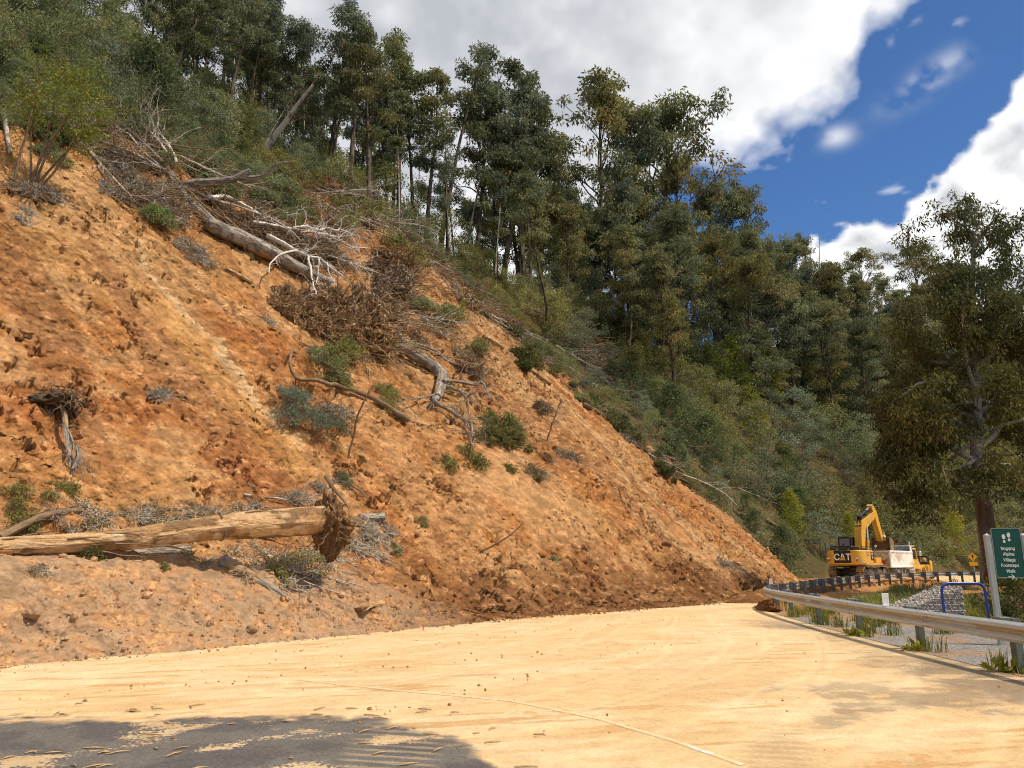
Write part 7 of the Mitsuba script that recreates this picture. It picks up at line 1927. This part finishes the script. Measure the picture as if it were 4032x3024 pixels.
# leafy acacia at the upper left, on several thin stems
AC = thing('acacia_sapling', 'tall yellow green acacia on thin dark stems at the upper left of the slip', 'sapling')
ab = np.array(ACACIA)
st, tf = [], []
for i, (dx, dy, H) in enumerate([(.1, -.3, 4.6), (.5, -.2, 5.0), (.9, -.3, 4.6), (1.3, .1, 4.4), (-.1, .1, 3.8), (1.7, -.2, 3.4), (.3, .2, 4.8)]):
    c = curve(ab + g.normal(0, .25, 3) * [1, 1, 0] - [0, 0, .2], [dx * .42, dy * .4, 1.], H, 8, g, .18, .0)
    st.append(tube(c, np.linspace(.05, .014, 9), 6, cap=False))
    for _ in range(13):
        k = g.integers(5, 9)
        d = g.normal(0, 1, 3) + [.25, 0, .2]
        t2 = curve(c[k], d, g.uniform(.5, 1.2), 4, g, .4, -.1)
        st.append(tube(t2, np.linspace(.015, .005, 5), 4, cap=False))
        tf += [t2[-1], t2[2]]
put('stems', wood(st, 'stick_wood'), AC)
put('foliage', foliage([leaves(g, tf, .40, 34, .13, droop=.3, flat=.45, aspect=.3, shell=.7)], 'bright_leaf'), AC)

# leaves, litter and brush caught on the slip
KIND = {'dead': ('dead_leaf', 'dead_brush', 'brown dead leaves', 'brush', 240, .16), 'dry': ('dry_leaf', 'dry_litter', 'dry leaves and twigs', 'litter', 130, .15), 'green': ('olive_leaf', 'leafy_branch', 'grey green leafy branch', 'branch', 170, .17),
        'deep': ('deep_leaf', 'fallen_bush', 'dark green hanging leaves', 'bush', 190, .18), 'olive': ('olive_leaf', 'slip_shrub', 'soft olive green shrub', 'shrub', 230, .12), 'blue': ('blue_leaf', 'slip_wattle', 'feathery blue green wattle', 'shrub', 130, .12),
        'brush': ('dry_leaf', 'brushwood', 'tangled grey brushwood', 'brushwood', 90, .14)}


def side(x, y):
    t, s = ts(np.array([x]), np.array([y])); t, s = t[0], s[0]
    if s < 3.4 and t < 12: return ('behind' if s > 2.2 else 'in front of') + ' the long pale trunk, ' + ('left end' if t < 2.5 else 'middle' if t < 6.5 else 'right end')
    if s < 4: return 'at the foot of the slip'
    if t > 45: return 'along the right edge of the slip, ' + ('low' if s < 12 else 'midway' if s < 24 else 'high')
    if t > 26: return 'on the upper right of the slip, ' + ('below the rim' if s > 24 else 'lower down')
    if t < 9: return 'on the left of the slip' if s < 14 else 'at the upper left of the slip'
    return 'in the middle of the slip' if s < 14 else 'round the big grey fallen tree'


def slope_frame(x, y, k=1.):
    """The ground's normal there, leaned k of the way from upright."""
    e = .8
    gx_ = (ground(x + e, y) - ground(x - e, y)) / (2 * e)
    gy_ = (ground(x, y + e) - ground(x, y - e)) / (2 * e)
    gx_, gy_ = np.clip(gx_, -1.3, 1.3), np.clip(gy_, -1.3, 1.3)
    n = np.array([-gx_ * k, -gy_ * k, 1.])
    return n / np.linalg.norm(n)


def lay(x, y, n, d, scale, lift=0.):
    """A transform that sets local x along d on a plane of normal n."""
    d = np.asarray(d, float) - n * (n @ d)
    d /= np.linalg.norm(d)
    b = np.cross(n, d)
    M = np.eye(4)
    M[:3, 0], M[:3, 1], M[:3, 2] = d * scale, b * scale, n * scale
    M[:3, 3] = [x, y, ground(x, y) + lift]
    return T(M)


def clump_kind(kd, seed, small):
    """One clump of leaves and twigs, a metre in radius, on level ground."""
    lf, nm, lab, cat, n, size = KIND[kd]
    g = np.random.default_rng(seed)
    cs, rs, st = [], [], []
    for _ in range(15 if small else 29):
        a, u = g.uniform(0, 6.28), g.uniform(0, 1.25) ** .7
        hgt = (1.0 if kd == 'deep' else .8 if kd in ('olive', 'blue', 'green', 'dead') else .42) * max(.1, 1 - .5 * u * u)
        c0 = np.array([math.cos(a) * u * .85, math.sin(a) * u * .85, hgt * g.uniform(.25, 1.0) + (.25 if kd == 'olive' else .6 if kd == 'blue' else 0)])
        cs.append(c0); rs.append(g.uniform(.14, .34) * (1.3 if small else 1))
        b = g.normal(0, .12, 3) * [1, 1, .2]
        for _ in range(4 if kd in ('brush', 'dry', 'dead') else 1):
            tip = c0 + g.normal(0, .5, 3) * [1, 1, .6] + (np.array([.55, 0, 0]) * g.uniform(0, 2) if kd in ('brush', 'dead') else 0)
            L = np.linalg.norm(tip - b) + .05
            c = curve(b + g.normal(0, .25, 3) * [1, 1, .2], tip - b, L * g.uniform(.8, 1.5), 5, g, .45, -.2, lambda x, y: .02)
            st.append(tube(c, np.linspace(.018, .007, 6) * (1.5 if small else 1.), 4, cap=False))
    k = int(n * (.26 if small else .50))
    return (foliage([leaves(g, cs, rs, k, size * (1.6 if small else 1.), droop=.62 if kd in ('deep', 'green', 'dead') else .3, flat=.75, aspect=.32)], lf),
            wood(st, 'pale_bark' if kd in ('brush', 'dry') and seed % 2 else 'stick_wood'))


CLUMP_KINDS = {(kd, sm): [clump_kind(kd, 700 + 10 * j + sm, sm) for j in range(3)] for kd in KIND for sm in (0, 1)}
CL_MADE = []
for i, (kd, x, y, R) in enumerate(CLUMPS):
    g = np.random.default_rng(500 + i)
    lf, nm, lab, cat, n, size = KIND[kd]
    k = thing(nm, f'{lab} {side(x, y)}', cat, f'clumps of {lab} {side(x, y)}')
    lvs, tw_ = CLUMP_KINDS[kd, int(R < .62)][i % 3]
    a = g.uniform(0, 6.28) if kd not in ('brush', 'dead') else g.normal(-.3, .6)
    M = lay(x, y, slope_frame(x, y, .62), [math.cos(a), math.sin(a), 0], R * g.uniform(.9, 1.15), -.03)
    put('twigs', tw_, k, M, kind='stuff')
    put('leaves', lvs, k, M)
    CL_MADE.append((k, math.atan2(x, y)))
single_out(CL_MADE)

# thin stems that slid down with the scrub
STEMS = []
for i in range(6):
    g = np.random.default_rng(900 + i)
    c = curve([0, 0, .15], [1, .0, .05], 5., 10, g, .35, -.05, lambda x, y: .07)
    tws, _ = twigs(c, 9, 1.7, .016, 901 + i, .45, 2, -.2, .3)
    bk = 'pale_bark' if i % 3 else 'stick_wood'
    STEMS.append((wood([tube(c, np.linspace(.065, .02, 11), 7)], bk), wood(tws, bk)))
ST_MADE = []
for i, (x, y, L, a) in enumerate(THIN):
    g = np.random.default_rng(930 + i)
    d = np.array([.75 + .2 * math.cos(a), -.25 + math.sin(a) * .8, -.3])
    M = lay(x, y, slope_frame(x, y, .9), d, L / 5., g.uniform(.1, .4))
    wh = side(x, y)
    k = thing('slid_stem', f'thin slid stem {wh}', 'fallen branch', f'thin slid stems {wh}')
    put('stem', STEMS[i % 6][0], k, M)
    put('twigs', STEMS[i % 6][1], k, M, kind='stuff')
    ST_MADE.append((k, math.atan2(x, y)))
single_out(ST_MADE)

# grass tussock on a clod
k = fresh('grass_tussock'); tag(k, 'dark green grass tussock hanging over the edge left of the big grey trunk', 'tussock')
x, y = TUSSOCK
z = ground(x, y)
g = np.random.default_rng(8); N = 420
a = g.uniform(0, 6.28, N); le = g.uniform(.35, .85, N)
pts0 = np.stack([x + .15 * np.cos(a), y + .15 * np.sin(a), np.full(N, z + .05)], 1)
mid = pts0 + np.stack([np.cos(a) * le * .35, np.sin(a) * le * .35, g.uniform(.35, .7, N)], 1)
tip = pts0 + np.stack([np.cos(a) * le, np.sin(a) * le, g.uniform(-.25, .5, N)], 1)
w = np.stack([-np.sin(a), np.cos(a), 0 * a], 1) * .014
v = np.stack([pts0 - w, pts0 + w, mid + w, mid - w, tip], 1).reshape(-1, 3)
i = np.arange(N)[:, None] * 5
scene[k] = mikit.ply((v, np.vstack([i + [0, 1, 2], i + [0, 2, 3], i + [3, 2, 4]])), 'grass_blade', smooth=False, uv=np.repeat(g.random((N, 2)) * .4, 5, 0))

# ------------------------------------------------------------------ clods, stones and crumbs
OCTA = trimesh.convex.convex_hull(np.array([[1, 0, 0], [-1, 0, 0], [0, 1, 0], [0, -1, 0], [0, 0, 1], [0, 0, -1.]]))


def lumps(P, R, seed, uvx=None, sub=1):
    g = np.random.default_rng(seed)
    base = trimesh.creation.icosphere(subdivisions=sub) if sub >= 0 else OCTA
    V = np.array(base.vertices); F = np.array(base.faces)
    n, m = len(P), len(V)
    shape = V[None] * (1 + g.uniform(-.28, .28, (n, m, 1))) * g.uniform(.65, 1.25, (n, 1, 3)) * np.asarray(R)[:, None, None]
    v = (shape + np.asarray(P)[:, None]).reshape(-1, 3)
    f = (F[None] + (np.arange(n) * m)[:, None, None]).reshape(-1, 3)
    u = np.repeat(np.stack([g.random(n), g.random(n)], 1), m, 0)
    return v, f, u


g = np.random.default_rng(17)
n = 15000
t_, s_ = g.uniform(-14, 56, n), g.uniform(-1.6, 30, n)
wgt = np.where(s_ < 2.5, 1., .42) * np.where(t_ < 30, 1, .55)
ok = (slip_inside(t_, s_) > .6) & (g.random(n) < wgt)
P = xy(t_[ok], s_[ok]); R = .030 + .075 * g.random(len(P)) ** 3
big = g.random(len(P)) < .02; R[big] *= 1.7
Z = top_z(P[:, 0], P[:, 1])
v, f, u = lumps(np.c_[P, Z + R * .25], R, 18, sub=0)
scene['clods'] = mikit.ply((v, f), 'clod_soil', smooth=False, uv=u)
tag('clods', 'loose clods and stones scattered over the orange slip', 'clods', None, 'stuff')
# a rough line of crumbs at the very foot
n = 5200
t_ = g.uniform(-12, 50, n); s_ = -1.75 + g.normal(0, .38, n)
P = xy(t_, s_); R = .012 + .04 * g.random(n) ** 3
Z = np.maximum(top_z(P[:, 0], P[:, 1]), road_z(P[:, 0], P[:, 1]) + .01)
v, f, u = lumps(np.c_[P, Z + R * .3], R, 19, sub=-1)
scene['crumbs'] = mikit.ply((v, f), 'clod_soil', smooth=False, uv=u)
tag('crumbs', 'crumbled orange soil strewn along the edge of the road', 'soil', None, 'stuff')
# dry crumbs dropped on the road in the wheel tracks
rows_, n = [], 900
for _ in range(n):
    if g.random() < .62:
        k = g.integers(0, 4); u = g.uniform(0, 1)
        A, B_ = [((-7., 9.6), (3.5, 17.5)), ((-5, 12.8), (6., 26)), ((-2, 8.6), (5.5, 21.)), ((-8, 12.5), (2, 22))][k]
        rows_.append((A[0] + (B_[0] - A[0]) * u + g.normal(0, .16), A[1] + (B_[1] - A[1]) * u + g.normal(0, .22)))
    else:
        rows_.append((g.uniform(-9, 7), g.uniform(6, 26)))
P = np.array(rows_)
off = rail_off(P[:, 0], P[:, 1])[0]; t_, s_ = ts(P[:, 0], P[:, 1])
P = P[(off > .2) & (s_ < -2)]
R = .005 + .020 * g.random(len(P)) ** 4
v, f, u = lumps(np.c_[P, road_z(P[:, 0], P[:, 1]) + R * .4], R, 20, sub=-1)
scene['road_crumbs'] = mikit.ply((v, f), 'dry_clod', smooth=False, uv=u)
tag('road_crumbs', 'small dry clods dropped on the dusty road', 'clods', None, 'stuff')
# larger clods one can tell apart
g = np.random.default_rng(29)
for i, (x, y, r, lab) in enumerate([(-4.35, 9.5, .035, 'small brown clod on the dusty road left of the middle'), (-1.65, 9.6, .03, 'small dark clod on the dusty road near the middle'), (-.75, 9.9, .024, 'tiny brown clod right of the middle of the road'),
                                    (-8.6, 14.4, .15, 'large clod at the far left foot of the fill heap'), (-5.6, 17.4, .12, 'large clod on the front of the fill heap')]):
    v, f = lump(g, r, .75, 3)
    v = v + (meshkit.noise(v * 14 / max(r, .05) * .1 + i, 5) - .5)[:, None] * v * .5
    k = fresh('clod'); tag(k, lab, 'clod')
    scene[k] = mikit.ply((v + [x, y, max(ground(x, y), .0) + r * .35], f), 'dry_clod' if r < .1 else 'clod_soil', smooth=True, uv=np.full((len(v), 2), .5))
# bark and leaf litter on the seal
g = np.random.default_rng(33)
st = []
for _ in range(70):
    x, y = g.uniform(-6.5, .5), g.uniform(6.8, 10.0)
    a = g.normal(.2, .6); L = g.uniform(.04, .22)
    c = np.array([(x, y, .014), (x + math.cos(a) * L * .5, y + math.sin(a) * L * .5 + g.normal(0, .01), .02), (x + math.cos(a) * L, y + math.sin(a) * L, .014)])
    st.append(tube(c, [.006, .009, .004], 4))
scene['bark_litter'] = wood(st, 'log_wood')
tag('bark_litter', 'scraps of bark and twig lying on the dark seal', 'litter', None, 'stuff')
# painted lines, half hidden by dust
def paint(p, n, uv):
    d = smoothstep(.36, .58, fbm(p.x * 3, p.y * 3, 2., 3) + uv.y)
    return mix(C(.62, .60, .55), C(.64, .49, .29), d) * (.85 + .2 * noise(p.x * 40, p.y * 40))


matte('road_paint', proc(paint))


def line(pts, w, dust):
    p = np.array(pts, float); u = np.linspace(0, 1, 40)
    q = np.stack([np.interp(u, np.linspace(0, 1, len(p)), p[:, i]) for i in (0, 1)], 1)
    d = np.gradient(q, axis=0); d /= np.linalg.norm(d, axis=1, keepdims=True)
    n = np.stack([-d[:, 1], d[:, 0]], 1)
    e = np.concatenate([q + n * w / 2, q - n * w / 2])
    z = road_z(e[:, 0], e[:, 1]) + .004 - .006 + 0.03 * (meshkit.fbm(np.stack([e[:, 0] * .35, e[:, 1] * .35, 0 * e[:, 0]], -1), 3, 31) - .5) + .010
    i = np.arange(39)
    f = np.vstack([np.stack([i, i + 40, i + 1], 1), np.stack([i + 1, i + 40, i + 41], 1)])
    return mikit.ply((np.c_[e, z], f), 'road_paint', smooth=False, uv=np.full((80, 2), dust))


scene['road__marking'] = line([(-7.6, 7.75), (-4.75, 7.55)], .16, -.2)
scene['road__marking_001'] = line(LINE_PTS, .08, .19)
tag('road__marking', 'white painted line at the lower left')
tag('road__marking_001', 'faint painted line under the dust')
